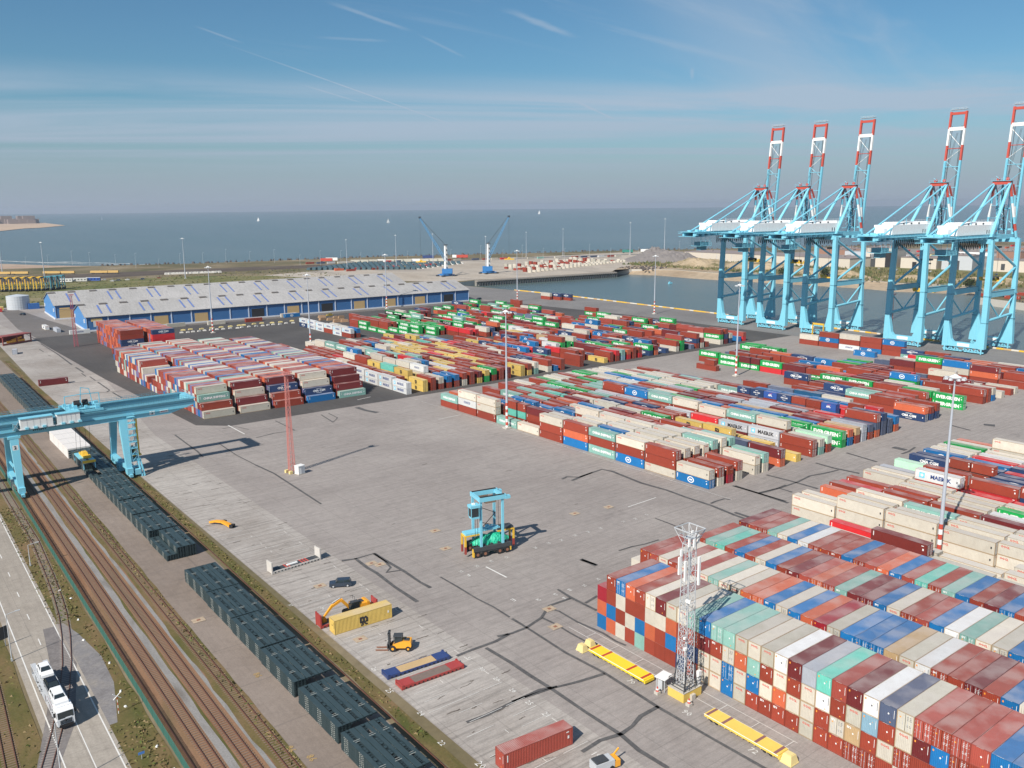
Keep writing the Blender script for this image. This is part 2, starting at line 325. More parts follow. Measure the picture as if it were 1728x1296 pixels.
yard = [(-42.6, -160), (386, -160), (391, 81), (395, 161), (403, 298), (405, 363), (409, 494), (406, 547), (399, 620), (403, 655), (330, 700), (300, 560), (16, 740), (-8, 760), (-20, 640), (-41.8, 300)]
sheet('container_yard', yard, .02, ym1)
sheet('west_strip', [(-42.4, -160), (-24.2, -160), (-24.2, 205), (-12, 330), (-15, 420), (-18, 560), (-23, 640), (-30, 640), (-41.6, 300)], .04, ym2)
sheet('asphalt_area', [(-8.0, 210.0), (2, 200.6), (395, 199.5), (402, 330), (404, 470), (330, 485), (12, 505), (-14, 505), (-12, 330)], .04, ym3)
apr = yard_mat('quay_apron', (.185, .175, .170), (.215, .205, .20), (.26, .25, .24), .2, 1, 0)
sheet('quay_apron', [(352, -160), (385, -160), (390, 81), (394, 161), (402, 298), (404, 363), (408, 494), (405, 547), (398, 620), (402, 652), (335, 660), (335, 500), (352, 330)], .06, apr)
sheet('shed_apron', [(-12, 505), (12, 505), (330, 486), (330, 500), (20, 516), (12, 600), (6, 700), (-6, 700), (-14, 560)], .06, yard_mat('shed_asphalt', (.14, .125, .115), (.165, .15, .14), (.20, .18, .17), .2))
sheet('slab_way', [(SX(-61.6, -60), -60), (SX(-46.4, -60), -60), (SX(-46.4, 620), 620), (SX(-61.6, 620), 620)], .03, ym4)
bal = ground_mat('railway_ballast', [(.185, .095, .052), (.25, .145, .085), (.17, .115, .062)], .25, (1.5, .12, 1), 3.0, .95, .05)
sheet('railway_ballast', [(SX(-75.0, -80), -80), (SX(-61.6, -80), -80), (SX(-61.6, 700), 700), (SX(-75.0, 700), 700)], .02, bal)
gst = ground_mat('grey_gravel', [(.20, .19, .18), (.26, .25, .24), (.17, .155, .14)], .3, (1, .2, 1), 3.5, .95, .03)
grs = ground_mat('grass_verge', [(.075, .082, .022), (.135, .105, .042), (.205, .130, .072)], .13, (1.3, .45, 1), 2.2, .95, .05)
multi('gravel_path', [[(SX(a, -80), -80), (SX(b, -80), -80), (SX(b, 500), 500), (SX(a, 500), 500)] for a, b in ((-70.3, -69.0), (-65.6, -64.9))], .05, gst)
def wavy(x0, x1, y0, y1, amp, st=6):
    ys = [y0+i*st for i in range(int((y1-y0)/st)+1)]; return [(SX(x0, y)+rnd.uniform(-amp, amp), y) for y in ys]+[(SX(x1, y)+rnd.uniform(-amp, amp)*.4, y) for y in ys[::-1]]
multi('grass_verge', [wavy(-64.9, -61.3, -60, 420, .35), wavy(-45.2, -43.0, -60, 420, .25), wavy(-82.4, -75.9, -60, 240, .5), wavy(-104, -90.8, -60, 240, .3), wavy(-69.1, -68.7, -60, 300, .2)], .06, grs)
roadm = yard_mat('road_concrete', (.30, .265, .225), (.35, .31, .265), (.40, .36, .31), .25, 1, 5.6)
def RX(x, y): return x+.0135*(y-60)
sheet('road', [(RX(-90.7, -60), -60), (RX(-81.9, -60), -60), (RX(-81.9, 330), 330), (RX(-90.7, 330), 330)], .08, roadm)
multi('road_marking', [[(RX(a-.1, -60), -60), (RX(a+.1, -60), -60), (RX(a+.1, 330), 330), (RX(a-.1, 330), 330)] for a in (-89.55, -82.55)]+[[(RX(-86.05, -60), -60), (RX(-85.9, -60), -60), (RX(-85.9, 40), 40), (RX(-86.05, 40), 40)]]
      + [[(RX(-86.05, y), y), (RX(-85.88, y), y), (RX(-85.88, y+3), y+3), (RX(-86.05, y+3), y+3)] for y in [46.5+12.9*i for i in range(20)]], .10, W_['mark'])
sheet('crossing_asphalt', [(-83.4, 66), (-80.9, 66.5), (-79.5, 60), (-78.1, 48), (-78.6, 37), (-81.2, 24), (-82.8, 24), (-82.5, 46)], .07, ground_mat('grey_asphalt', [(.17, .16, .16), (.21, .20, .20), (.25, .23, .21)], .3, fine=2))
sheet('crossing_apron', [(-84.5, 66), (-82.6, 66), (-82.2, 48), (-86.5, 28), (-91, 17), (-94, 17), (-90, 32), (-86.5, 46)], .09, ground_mat('crossing_concrete', [(.15, .135, .13), (.18, .165, .16), (.21, .19, .18)], .4, fine=2))
# rails
def rail_line(pts, name='railway_track', sleepers=True, gauge=1.435, lab=None, cat='railway track', seen=True):
    t = empty(name, (pts[0][0], pts[0][1], 0)) if False else None
    rb, sb = MB(), MB()
    P = [Vector(p).to_3d() if len(p) == 2 else Vector(p) for p in pts]
    for i in range(len(P)-1):
        d = (P[i+1]-P[i]).normalized(); nn = Vector((-d.y, d.x, 0))
        for sgn in ((-1, 1) if gauge else (0,)): rb.beam(P[i]+nn*sgn*gauge/2+Vector((0, 0, .17)), P[i+1]+nn*sgn*gauge/2+Vector((0, 0, .17)), .11, .16)
        if sleepers:
            L = (P[i+1]-P[i]).length; k = int(L/.65)
            for j in range(k):
                c = P[i]+d*(j+.5)*L/k; sb.box(c.x, c.y, .055, 2.3, .24, .09, 0, math.atan2(nn.y, nn.x))
    return rb, sb
rustr = paint('rail_rust', (.13, .055, .035), .6, .3, (.05, .03, .02)); slp = paint('weathered_sleepers', (.185, .125, .09), .9, .4, (.10, .07, .05), 2)
slp2 = paint('grey_sleepers', (.25, .22, .20), .9, .4, (.12, .09, .07), 2)
curve = [(-75.9, 300), (-76.3, 220), (-76.95, 160), (-77.2, 118), (-77.9, 104), (-78.5, 92), (-79.3, 80), (-80.2, 70), (-81.6, 60), (-83.6, 49), (-86.4, 37), (-89.4, 27), (-92.4, 18), (-96.5, 8)]
def track(pts, lab, sm, sleepers=True, gauge=1.435, cat='railway track', name='railway_track', zoff=0):
    e = empty(name, (0, 0, zoff), 0, lab, cat, 'railway tracks beside the road' if gauge else 'gantry crane rails'); rb, sb = rail_line(pts, sleepers=sleepers, gauge=gauge)
    rb.build('rail', rustr, e)
    if sb.v: sb.build('sleepers', sm, e)
    return e
def SL(x, y0, y1, n=3): return [(SX(x, y0+(y1-y0)*i/n), y0+(y1-y0)*i/n) for i in range(n+1)]
track(SL(-71.65, -50, 420), 'rusty railway track between the green fence and the grey gravel strip', slp)
track(SL(-67.3, -50, 420), 'rusty railway track in the middle, between the two gravel strips', slp)
track(SL(-62.95, -50, 420), 'overgrown railway track sunk in the grass next to the concrete slab way', slp)
track(curve, 'curved railway track that crosses the road behind the white truck', slp2)
track([(-97.2, 6), (-96.4, 20), (-95.4, 40), (-94.6, 60), (-94.3, 90)], 'short piece of track in the grass left of the road', slp)
track(SL(-74.35, -50, 420), 'rusty crane rail beside the green fence', slp, False, 0, 'crane rail', 'crane_rail')
track(SL(-45.55, -50, 420), 'rusty crane rail between the dark stacks and the container yard', slp, False, 0, 'crane rail', 'crane_rail')
# green wire fence
fe = empty('wire_fence', (0, 0, 0), 0, 'long green wire mesh fence leaning beside the rusty crane rail', 'fence'); gm = paint('green_mesh', (.035, .125, .095), .7, .4, (.02, .06, .05), 3)
fb, pb = MB(), MB(); ys = [-20+3.0*i for i in range(98)]
for i, y in enumerate(ys):
    x = SX(-75.55, y)
    if i: 
        y0 = ys[i-1]; x0 = SX(-75.55, y0)
        for k in range(11): fb.beam((x0, y0, .12+k*.165), (x, y, .12+k*.165), .04, .06)
fb.build('mesh_panel', gm, fe); pm_ = MB(); pm_.box(0, 0, .95, .08, .08, 1.9); p0 = pm_.build('fence_post', gm, fe)
for i, y in enumerate(ys):
    q_ = p0 if i == 0 else p0.copy()
    if i: C.objects.link(q_)
    q_.location = (SX(-75.55, y), y, 0)
# tar seams, painted lines and numbers
tar = ground_mat('tar_seam', [(.075, .073, .075), (.095, .093, .094), (.12, .116, .115)], .5)
def ribbon(pts, w, z=0):
    P = [Vector((p[0], p[1])) for p in pts]; L, Rr = [], []
    for i, p in enumerate(P):
        d = (P[min(i+1, len(P)-1)]-P[max(i-1, 0)]).normalized(); nn = Vector((-d.y, d.x)); ww = w*rnd.uniform(.8, 1.15)/2
        L.append(tuple(p+nn*ww)); Rr.append(tuple(p-nn*ww))
    return [[L[i], L[i+1], Rr[i+1], Rr[i]] for i in range(len(P)-1)]
def pix(lst, ox, oy, s): return [tuple(G(ox+x/s, oy+y/s)[:2]) for x, y in lst]
q3 = lambda l: pix(l, 864, 940, 3.641)
polys = []
for l, wd in ((q3([(-90, 490), (0, 470), (90, 435), (180, 375), (230, 300), (360, 255)]), .75), (q3([(280, 200), (360, 250), (450, 295), (520, 330)]), .7), (q3([(450, 285), (525, 240)]), .6), (q3([(185, 375), (270, 415), (360, 470), (470, 530)]), .5),
              (q3([(240, 320), (290, 335), (400, 400), (560, 470), (640, 520), (700, 545)]), .5), (q3([(0, 380), (90, 435), (330, 590), (570, 715), (890, 920), (1200, 1100), (1570, 1310)]), .65), (q3([(-160, 560), (0, 655), (110, 730), (240, 810), (460, 960), (670, 1095), (780, 1190), (960, 1300)]), .75),
              (q3([(0, 890), (120, 850), (245, 808), (400, 770), (570, 718)]), .6), (q3([(430, 1200), (540, 1130), (670, 1090), (740, 1040), (790, 980), (900, 920)]), .7), (q3([(-340, 610), (-240, 570), (-100, 520), (-20, 475)]), .8), (q3([(425, 18), (520, 50)]), .9),
              (pix([(1060, 570), (1035, 600), (900, 720), (640, 630)][:0] or [(160, 270), (300, 230), (380, 285), (420, 330), (390, 365), (490, 350)], 560, 880, 4.23), .6), (pix([(70, 282), (170, 268), (250, 330), (320, 370), (450, 470), (610, 575)], 560, 880, 4.23), .85), (pix([(300, 230), (400, 290), (520, 360), (630, 435), (705, 475)], 560, 880, 4.23), .8),
              (pix([(775, 398), (900, 470), (1030, 550), (1150, 610), (1269, 685)], 560, 880, 4.23), .45), (pix([(205, 122), (240, 105), (330, 108), (420, 75), (490, 52), (560, 65), (770, 150), (950, 200), (1100, 255), (1269, 310), (1440, 380), (1700, 470)], 900, 780, 4.23), .9), (pix([(275, 132), (350, 100), (420, 75)], 900, 780, 4.23), .9),
              (pix([(870, 402), (960, 435), (1060, 475)], 900, 780, 4.23), .5), (pix([(610, 633), (700, 605), (800, 585), (895, 555)], 900, 780, 4.23), .5), (pix([(340, 693), (450, 740)], 900, 780, 4.23), 1.1), (pix([(620, 630), (760, 580), (960, 480), (1140, 400), (1264, 375)], 640, 1070, 4.213), .7),
              (pix([(715, 1040), (780, 1010), (900, 975), (980, 990)], 1110, 720, 8), .6), (pix([(1010, 800), (1350, 900), (1728, 1010)], 1110, 720, 8), .8), (pix([(1360, 895), (1600, 840), (1728, 790)], 1110, 720, 8), .5), (pix([(0, 510), (150, 560)], 1240, 780, 6), 1.0),
              (pix([(320, 130), (560, 190), (840, 270)], 1240, 780, 6), .9), (pix([(240, 320), (450, 265), (640, 200), (760, 140), (900, 115), (1050, 80)], 1240, 780, 6), .7), (pix([(820, 10), (1000, 60), (1260, 115)], 1240, 780, 6), 1.0), (pix([(0, 240), (250, 320), (540, 415)], 1240, 780, 6), 1.0),
              (pix([(450, 265), (580, 305)], 1240, 780, 6), .6), (pix([(390, 690), (640, 760), (760, 780)], 1400, 550, 5.27), 1.0), (pix([(1080, 885), (1250, 930)], 1400, 550, 5.27), 1.0), (pix([(760, 1080), (700, 1120), (640, 1140)], 1400, 550, 5.27), .8), (pix([(150, 1130), (420, 1210)], 1400, 550, 5.27), 1.0),
              (pix([(565, 1080), (680, 1105)], 1400, 550, 5.27), 2.6), (pix([(1370, 878), (1470, 888)], 1400, 550, 5.27), 3.0), (pix([(0, 645), (120, 700), (290, 810), (440, 908)], 432, 624, 4), .6), (pix([(680, 255), (740, 275), (820, 290)], 432, 624, 4), 2.0), (pix([(440, 305), (520, 355), (550, 325), (490, 295)], 432, 624, 4), .5),
              (pix([(0, 460), (120, 430), (262, 410), (130, 345)], 432, 624, 4), .5), (pix([(310, 5), (480, 105)], 0, 560, 8), .9), (pix([(550, 160), (760, 290), (970, 445)], 0, 560, 8), .9), (pix([(1020, 480), (1130, 550)], 0, 560, 8), .8), (pix([(1100, 560), (1160, 605)], 0, 560, 8), .6), (pix([(1210, 605), (1290, 660)], 0, 560, 8), .7),
              (pix([(1320, 680), (1480, 790), (1440, 815)], 0, 560, 8), .7), (pix([(1520, 820), (1650, 895)], 0, 560, 8), .7), (pix([(900, 700), (1290, 660), (1460, 640)], 0, 560, 8), .4), (pix([(530, 235), (590, 275), (640, 270)], 0, 560, 8), .4), (pix([(645, 315), (690, 330)], 0, 560, 8), .4), (pix([(1240, 820), (1400, 820), (1728, 790)], 0, 560, 8), .35),
              (pix([(1340, 450), (1240, 490), (1000, 560)], 0, 624, 4)[:0] or pix([(1180, 440), (1260, 500), (1330, 550), (1370, 590)], 0, 624, 4), .6), (pix([(1480, 500), (1600, 580), (1728, 645)], 0, 624, 4), .5), (pix([(600, 990), (780, 960), (960, 1000)], 300, 600, 8), .35)):
    polys += ribbon(l, wd)
multi('tar_seam', polys, .085, tar)
# worn tyre and oil marks of the stacking lanes west of the stacks
st1 = ground_mat('oil_stain', [(.10, .085, .075), (.14, .12, .105), (.20, .18, .16)], .8)
sp_ = []
for k in range(230):
    y = rnd.uniform(-30, 330); x = rnd.uniform(-41, -25) if rnd.random() < .75 else rnd.uniform(-24, 60)
    if x > 0 and (y < 12 or y > 195): continue
    L = rnd.uniform(.5, 2.6); wd = rnd.uniform(.06, .28); a = rnd.gauss(0, .1); q = [(x+L*i/5*math.cos(a), y+L*i/5*math.sin(a)+rnd.uniform(-.12, .12)) for i in range(6)]
    sp_ += ribbon(q, wd)
multi('skid_mark', sp_, .078, st1)
mk = MB(); zk = .095
def flat(x0, y0, x1, y1, w_):
    for p in ribbon([(x0, y0), (x1, y1)], w_): mk.add([(a, b, zk) for a, b in p], [(0, 1, 2, 3)] if True else [])
for k, y in enumerate([-26+3.05*i for i in range(40)]):                     # bay lines of the west strip
    if rnd.random() < .8: flat(-41.5+rnd.uniform(0, 4), y, -34+rnd.uniform(-2, 3), y, .09)
    if rnd.random() < .6: flat(-32+rnd.uniform(0, 3), y, -26.5, y, .08)
    if rnd.random() < .5: flat(-34.5, y, -34.5, y+1.0, .1)
    if rnd.random() < .6: flat(-26.8, y+.4, -26.8, y+1.9, .1)
for i in range(11):
    y0 = 178.6-12.65*i; flat(78.6, y0, 80.4, y0, .12)
flat(78.9, 30, 78.9, 200, .12)
for x in (-2.2, -4.6): flat(x, -46, x, 3, .10)
for i in range(8): flat(-4.6, -2-6.2*i, -2.2, -2-6.2*i, .1)
flat(*G(820, 957)[:2], *G(855, 975)[:2], .35); flat(*G(1060, 856)[:2], *G(1107, 840)[:2], .25); flat(*G(385, 718)[:2], *G(413, 733)[:2], .4); flat(*G(740, 708)[:2], *G(778, 700)[:2], .3); flat(*G(603, 675)[:2], *G(625, 670)[:2], .4)
num = [('20', (811, 1292), 2.3), ('25', (657, 1167), 1.9), ('26', (632, 1130), 1.7), ('24', (710, 1205), 1.7), ('22', (745, 1255), 1.7), ('36', (545, 1027), 1.6), ('37', (490, 1022), 1.5), ('19', (1005, 1275), 2.0), ('21', (922, 1207), 2.0), ('25', (893, 1187), 1.8), ('28', (865, 1166), 1.7), ('29', (838, 1147), 1.7), ('30', (813, 1130), 1.7), ('31', (792, 1112), 1.6),
       ('86', (952, 1010), 1.5), ('87', (908, 1013), 1.5), ('89', (937, 1004), 1.5), ('88', (961, 996), 1.5), ('91', (986, 989), 1.5), ('92', (1009, 978), 1.5), ('E', (866, 1013), 2.3), ('F', (790, 971), 2.3), ('53', (778, 965), 1.5), ('52', (805, 956), 1.5), ('81', (829, 948), 1.5), ('55', (855, 941), 1.5), ('78', (903, 925), 1.5), ('77', (925, 917), 1.5), ('76', (947, 912), 1.5), ('75', (970, 904), 1.5),
       ('74', (992, 898), 1.5), ('73', (1013, 892), 1.5), ('71', (1052, 881), 1.5), ('70', (1072, 876), 1.5), ('69', (1091, 869), 1.5), ('14', (978, 1099), 2.0), ('70', (1065, 1151), 2.0), ('90', (1159, 1204), 2.2), ('72', (1271, 1268), 2.0)]
for s_, p, sz in num:
    g = G(*p); mk.text(s_, sz*.78, (g.x, g.y, zk), (-1, 0, 0) if s_ in 'EF' else (0.0, -1, 0), (0, -1, 0) if s_ in 'EF' else (1, 0, 0), 0, .0)
tag(mk.build('yard_marking', W_['mark']), kind='structure')
mk = MB()
for p in ((434, 1140), (455, 1240), (490, 1265), (525, 1280)):
    g = G(*p); mk.text(rnd.choice(['86', '87', '85', '84']), 1.7, (g.x, g.y, .09), (0, -1, 0), (1, 0, 0), 0, .02)
tag(mk.build('slab_way_number', ground_mat('faded_yellow', [(.42, .27, .08), (.36, .25, .12), (.3, .22, .13)], 2)), kind='structure')
mk = MB()
for p in ((734, 896), (752, 926), (627, 951), (641, 953), (1027, 856), (970, 867), (927, 1028), (937, 1058), (608, 1079), (335, 1047), (540, 989)):
    g = G(*p); mk.box(g.x, g.y, .1, 2.4, 1.9, .03, 0); mk.box(g.x, g.y, .125, .7, .6, .03, 1)
tag(mk.build('drain_slab', [ground_mat('buff_slab', [(.38, .29, .20), (.43, .34, .25), (.33, .26, .19)], .6), W_['rust']]), kind='structure')
# rocks, dunes and the gravel heap beyond the basin
def heap(name, cx, cy, rx, ry, h, mat, seed, n=28, rot=0):
    rr = random.Random(seed); vs = []; fs = []
    bumps = [(rr.uniform(-.7, .7), rr.uniform(-.7, .7), rr.uniform(.15, .4), rr.uniform(-.5, 1)) for _ in range(26)]
    for j in range(n+1):
        for i in range(n+1):
            u, v = -1+2*i/n, -1+2*j/n; r = math.hypot(u, v); z = max(0, 1-r*r)
            for bx, by, bw, bh in bumps: z *= 1+.35*bh*math.exp(-((u-bx)**2+(v-by)**2)/bw**2)
            z = z*h*(1+rr.uniform(-.12, .12)) - .1; x, y = u*rx, v*ry; vs.append((cx+x*math.cos(rot)-y*math.sin(rot), cy+x*math.sin(rot)+y*math.cos(rot), z))
    for j in range(n):
        for i in range(n): a = j*(n+1)+i; fs.append((a, a+1, a+n+2, a+n+1))
    me = bpy.data.meshes.new(name); me.from_pydata(vs, [], fs); me.materials.append(mat); me.update(); o = bpy.data.objects.new(name, me); C.objects.link(o); return tag(o, kind='structure')
dune = ground_mat('dune_sand_and_scrub', [(.13, .12, .055), (.36, .28, .18), (.44, .35, .24)], .06, fine=.5); grv = ground_mat('gravel_grey', [(.17, .15, .145), (.22, .20, .19), (.19, .17, .16)], .1)
heap('gravel_heap', 850, 760, 60, 62, 11, grv, 3)
heap('dune', 800, 640, 42, 60, 8, dune, 4); heap('dune', 818, 560, 45, 60, 7, dune, 5); heap('dune', 776, 425, 18, 34, 4.5, dune, 6); heap('dune', 790, 480, 30, 45, 3.5, dune, 7); heap('dune', 800, 360, 22, 40, 3, dune, 8); heap('dune', 815, 290, 25, 40, 3.5, dune, 9)
grassland = ground_mat('grassland', [(.085, .105, .030), (.15, .145, .055), (.24, .20, .12)], .02, (.6, 1, 1), .4)
sheet('grass_field', [(10, 720), (330, 690), (380, 760), (300, 900), (230, 960), (60, 990), (-200, 1000), (-200, 720)], .08, grassland)
sheet('grass_field', [(800, 420), (815, 560), (850, 640), (940, 500), (990, 300), (900, 150), (800, 262)], .08, grassland)
dk = ground_mat('dark_rail_yard', [(.065, .048, .040), (.095, .075, .06), (.14, .115, .09)], .05, (.3, 1, 1), .3)
sheet('old_rail_yard', [(-200, 1010), (60, 1000), (260, 1010), (480, 970), (620, 930), (660, 960), (500, 1020), (330, 1075), (60, 1110), (-200, 1110)], .10, dk)
pale = ground_mat('pale_port_ground', [(.34, .29, .235), (.42, .37, .31), (.27, .235, .20)], .015, (1, .5, 1), .3)
sheet('opposite_terminal', [(406, 672), (446, 672), (492, 664), (641, 654), (700, 700), (800, 740), (1000, 800), (1010, 960), (880, 960), (620, 985), (480, 960), (300, 905), (345, 790)], .12, pale)
sheet('back_road', [(440, 1020), (600, 975), (900, 905), (1230, 760), (1230, 775), (900, 925), (600, 995), (440, 1040)], .16, yard_mat('grey_road', (.16, .15, .145), (.18, .17, .165), (.2, .19, .18), .1))
sheet('industrial_ground', [(900, 150), (990, 300), (940, 500), (880, 640), (1000, 780), (1230, 740), (1700, 540), (2400, 200), (2400, -200), (1000, -200)], .12, ground_mat('industrial_ground', [(.20, .185, .17), (.26, .24, .22), (.32, .28, .24)], .01, fine=.2))
# rock armour along the sea wall
rk = MB(); wall = [(4000, -300), (1793, 652), (1471, 783), (1265, 875), (957, 1026), (811, 1071), (611, 1155), (405, 1190), (305, 1212), (190, 1256)]
for a, b in zip(wall[1:-1], wall[2:]):
    a, b = Vector(a), Vector(b); L = (b-a).length; d = (b-a)/L
    for i in range(int(L/7)):
        p = a+d*(i*7+rnd.uniform(-3, 3)); s_ = rnd.uniform(2.2, 4.6); rk.box(p.x+rnd.uniform(-3, 3), p.y+rnd.uniform(-3, 5), rnd.uniform(0, 1.4), s_, s_*.8, s_*.8, 0, rnd.uniform(0, 3), (.6, .6))
for i in range(90):
    f = i/90; p = Vector((655+70*f, 700-20*f)); s_ = rnd.uniform(1, 2.4); x = 690+rnd.uniform(0, 50) ; rk.box(x, 672+rnd.uniform(-30, 25)+0*f, .5, s_, s_, s_, 0, rnd.uniform(0, 3), (.6, .6))
tag(rk.build('rock_armour', paint('dark_rock', (.085, .07, .065), .9, .4, (.15, .12, .1))), 'dark rock armour heaped along the sea wall and basin shore', 'rocks', kind='stuff')
# ------------------------------------------------------------------ containers
COL = {'r': (.30, .052, .030), 'd': (.36, .072, .052), 'm': (.165, .024, .026), 'c': (.32, .018, .032), 'R': (.60, .030, .036), 'o': (.56, .130, .060), 'w': (.62, .575, .49), 'W': (.68, .69, .69), 'g': (.50, .475, .40), 't': (.235, .44, .385), 'T': (.14, .50, .41),
       'b': (.012, .155, .40), 'n': (.085, .11, .18), 'N': (.025, .055, .145), 's': (.40, .43, .48), 'y': (.50, .35, .19), 'Y': (.67, .475, .13), 'G': (.012, .34, .075), 'M': (.46, .48, .52), 'C': (.68, .69, .68), 'A': (.035, .10, .36), 'i': (.50, .78, .58), 'e': (.13, .16, .24), 'p': (.02, .115, .25), 'K': (.18, .03, .025), 'v': (.21, .17, .33), 'l': (.24, .40, .50)}
CNAME = {'r': 'brick red', 'd': 'faded red', 'm': 'maroon', 'c': 'crimson', 'R': 'bright red', 'o': 'orange red', 'w': 'cream', 'W': 'white', 'g': 'grey cream', 't': 'pale teal', 'T': 'turquoise', 'b': 'bright blue', 'n': 'slate blue', 'N': 'navy', 's': 'silver grey', 'y': 'rusty tan', 'Y': 'yellow', 'G': 'green', 'M': 'light grey', 'C': 'off white', 'A': 'royal blue', 'i': 'mint', 'e': 'grey blue', 'p': 'petrol blue', 'K': 'dark brown', 'v': 'violet', 'l': 'pale blue'}
LOGO = {'G': ('EVERGREEN', 'txtw', 1.75, 0), 't': ('CHINA SHIPPING', 'txtw', 1.15, 0), 'T': ('', 'txtw', 1, 0), 'w': ('OOCL', 'txtr', .62, -4.6), 'g': ('OOCL', 'txtr', .62, -4.6), 'Y': ('MSC', 'txtk', 0, 0), 'M': ('MAERSK', 'txtk', 1.7, .9), 'W': ('MAERSK', 'txtb', 1.5, .9), 'C': ('COSCO', 'txtb', 1.25, 0),
        'N': ('CMA CGM', 'txtw', 1.2, 0), 'A': ('APL', 'txtw', 1.5, 0), 'b': ('', 'txtw', 0, 0), 'R': ('', 'txtw', .8, 0), 'm': ('', '', 0, 0)}
LOGO['K'] = LOGO['r'] = LOGO['d'] = LOGO['o'] = LOGO['c'] = ('', '', 0, 0)
LMATS = [W_['txtw'], W_['txtr'], W_['txtk'], W_['txtb'], W_['star'], W_['orange']]; LI = {'txtw': 0, 'txtr': 1, 'txtk': 2, 'txtb': 3}
WID = 2.438
def lettering(mb, code, L, H, frm, sides=(1, -1), ends=True, lod=0, var=0):
    """frm maps local x,y,z to the target space; local X is the long axis"""
    def T(t, size, x, z, s, m, bold=.03, al='CENTER'):
        o = frm(x*(-s), s*(WID/2+.012), z); rr = frm(x*(-s)+(-s), s*(WID/2+.012), z)-o; uu = frm(x*(-s), s*(WID/2+.012), z+1)-o; mb.text(t, size, o, rr, uu, m, bold, al)
    def Q(x0, x1, z0, z1, s, m, off=.010):
        y = s*(WID/2+off); pts = [frm(-s*x0, y, z0), frm(-s*x1, y, z0), frm(-s*x1, y, z1), frm(-s*x0, y, z1)]; mb.add(pts, [(0, 1, 2, 3)], m)
    sc = 1.0 if L > 8 else .55
    for s in sides:
        txt, mt, size, dx = LOGO.get(code, ('', '', 0, 0))
        if code == 'Y':
            T('m', 2.3*sc, 0, H*.57, s, 2, .05); T('sc', 1.75*sc, .05, H*.29, s, 2, .04)
        elif code == 'b' and var != 1:
            R1 = .62
            for a, b in ((1.25*sc, .95*sc),):
                n = 12; o_ = [(a*math.cos(2*math.pi*i/n)*1.0, b*math.sin(2*math.pi*i/n)) for i in range(n)]; i_ = [(x*.72, z*.72) for x, z in o_]; y = s*(WID/2+.012)
                mb.add([frm(-s*(x-.6), y, H*.5+z) for x, z in o_]+[frm(-s*(x-.6), y, H*.5+z) for x, z in i_], [(i, (i+1) % n, n+(i+1) % n, n+i) for i in range(n)], 0)
                Q(-.6-.55*sc, -.6+.55*sc, H*.5-.22*sc, H*.5+.22*sc, s, 0)
            Q(-L*.47, -L*.47+.16, H*.35, H*.85, s, 0)
        elif code in 'MW':
            Q(-L*.40, -L*.40+1.5*sc, H*.5-.75*sc, H*.5+.75*sc, s, 4); cx = -L*.40+.75*sc; y = s*(WID/2+.016)
            st = [((.62 if i % 2 == 0 else .26)*sc*math.sin(math.pi*i/7), (.62 if i % 2 == 0 else .26)*sc*math.cos(math.pi*i/7)) for i in range(14)]
            mb.add([frm(-s*(cx+a), y, H*.5+b) for a, b in st], [tuple(range(14))], 0)
            T(txt, size*sc, dx*sc, H*.5, s, 2 if code == 'M' else 3, .035)
        elif txt and not (lod == 2 and code in 'wg'):
            if code in 'wg': T(txt, .62, dx*sc, H*.76, s, 1, .04)
            elif code == 'A': T(txt, 1.9*sc, 0, H*.48, s, 0, .05); Q(-.5, .9, H*.75, H*.79, s, 1)
            elif code == 'N':
                T(txt, size*sc, 0, H*.5, s, 0, .05)
                for zc, sg in ((H*.78, 1), (H*.22, -1)):
                    arc = [(-1.3+2.6*i/6, zc+sg*.12*math.sin(math.pi*i/6)) for i in range(7)]; y = s*(WID/2+.012)
                    mb.add([frm(-s*x*sc, y, z+.09) for x, z in arc]+[frm(-s*x*sc, y, z-.05) for x, z in arc], [(i, i+1, 8+i, 7+i) for i in range(6)], 0)
            else: T(txt, size*sc*(1.0 if code != 'G' else 1.0), dx, H*.5, s, LI[mt], .05)
        if lod < 2:
            if code in 'rdomcRKtTbG':
                Q(-L*.46, -L*.46+.17, H*.50, H*.88, s, 0); Q(L*.40, L*.40+.5, H*.80, H*.86, s, 0)
            Q(L*.42, L*.42+.3, H*.45, H*.62, s, 0 if code not in 'wgWC' else 2)
    if ends and lod == 0:
        mk_ = 0 if code not in 'wgWCsY' else 2
        def E(y0, y1, z0, z1, e, m): x = e*(L/2+.014); mb.add([frm(x, -e*0+y0*e, z0), frm(x, y1*e, z0), frm(x, y1*e, z1), frm(x, y0*e, z1)], [(0, 1, 2, 3)], m)
        def ET(t_, sz, y, z, e, m): x = e*(L/2+.014); o = frm(x, y*e, z); mb.text(t_, sz, o, frm(x, y*e+e, z)-o, frm(x, y*e, z+1)-o, m, .04)
        e = -1                                           # blank front end
        if code in 'wgC': ET('OOCL', .46, 0, H*.80, e, 1)
        elif code in 's': pass
        else:
            E(.88, .94, H*.42, H*.86, e, mk_); q = frm
            x = e*(L/2+.014); mb.add([frm(x, e*.1, H*.52), frm(x, e*.24, H*.58), frm(x, e*.1, H*.64), frm(x, -e*.04, H*.58)], [(0, 1, 2, 3)], mk_)
            if var == 1: ET('EPS', .46, -.55, H*.84, e, 0)
            elif var == 2: E(-.98, -.78, H*.78, H*.88, e, 5); E(.35, .42, H*.68, H*.73, e, 5)
            else: E(.3, .5, H*.14, H*.19, e, 5)
            E(-.6, .3, H+.012-.04, H-.005, e, mk_)
        e = 1                                            # door end writing
        for yy in (.25, .62):
            for z in (.82, .74, .66, .40, .33): E(yy, yy+rnd.uniform(.15, .28), H*z, H*z+.07, e, mk_)
        if var == 1: ET('EPS', .40, -.6, H*.84, e, 0)
        E(-.85, -.6, H*.68, H*.74, e, 5)
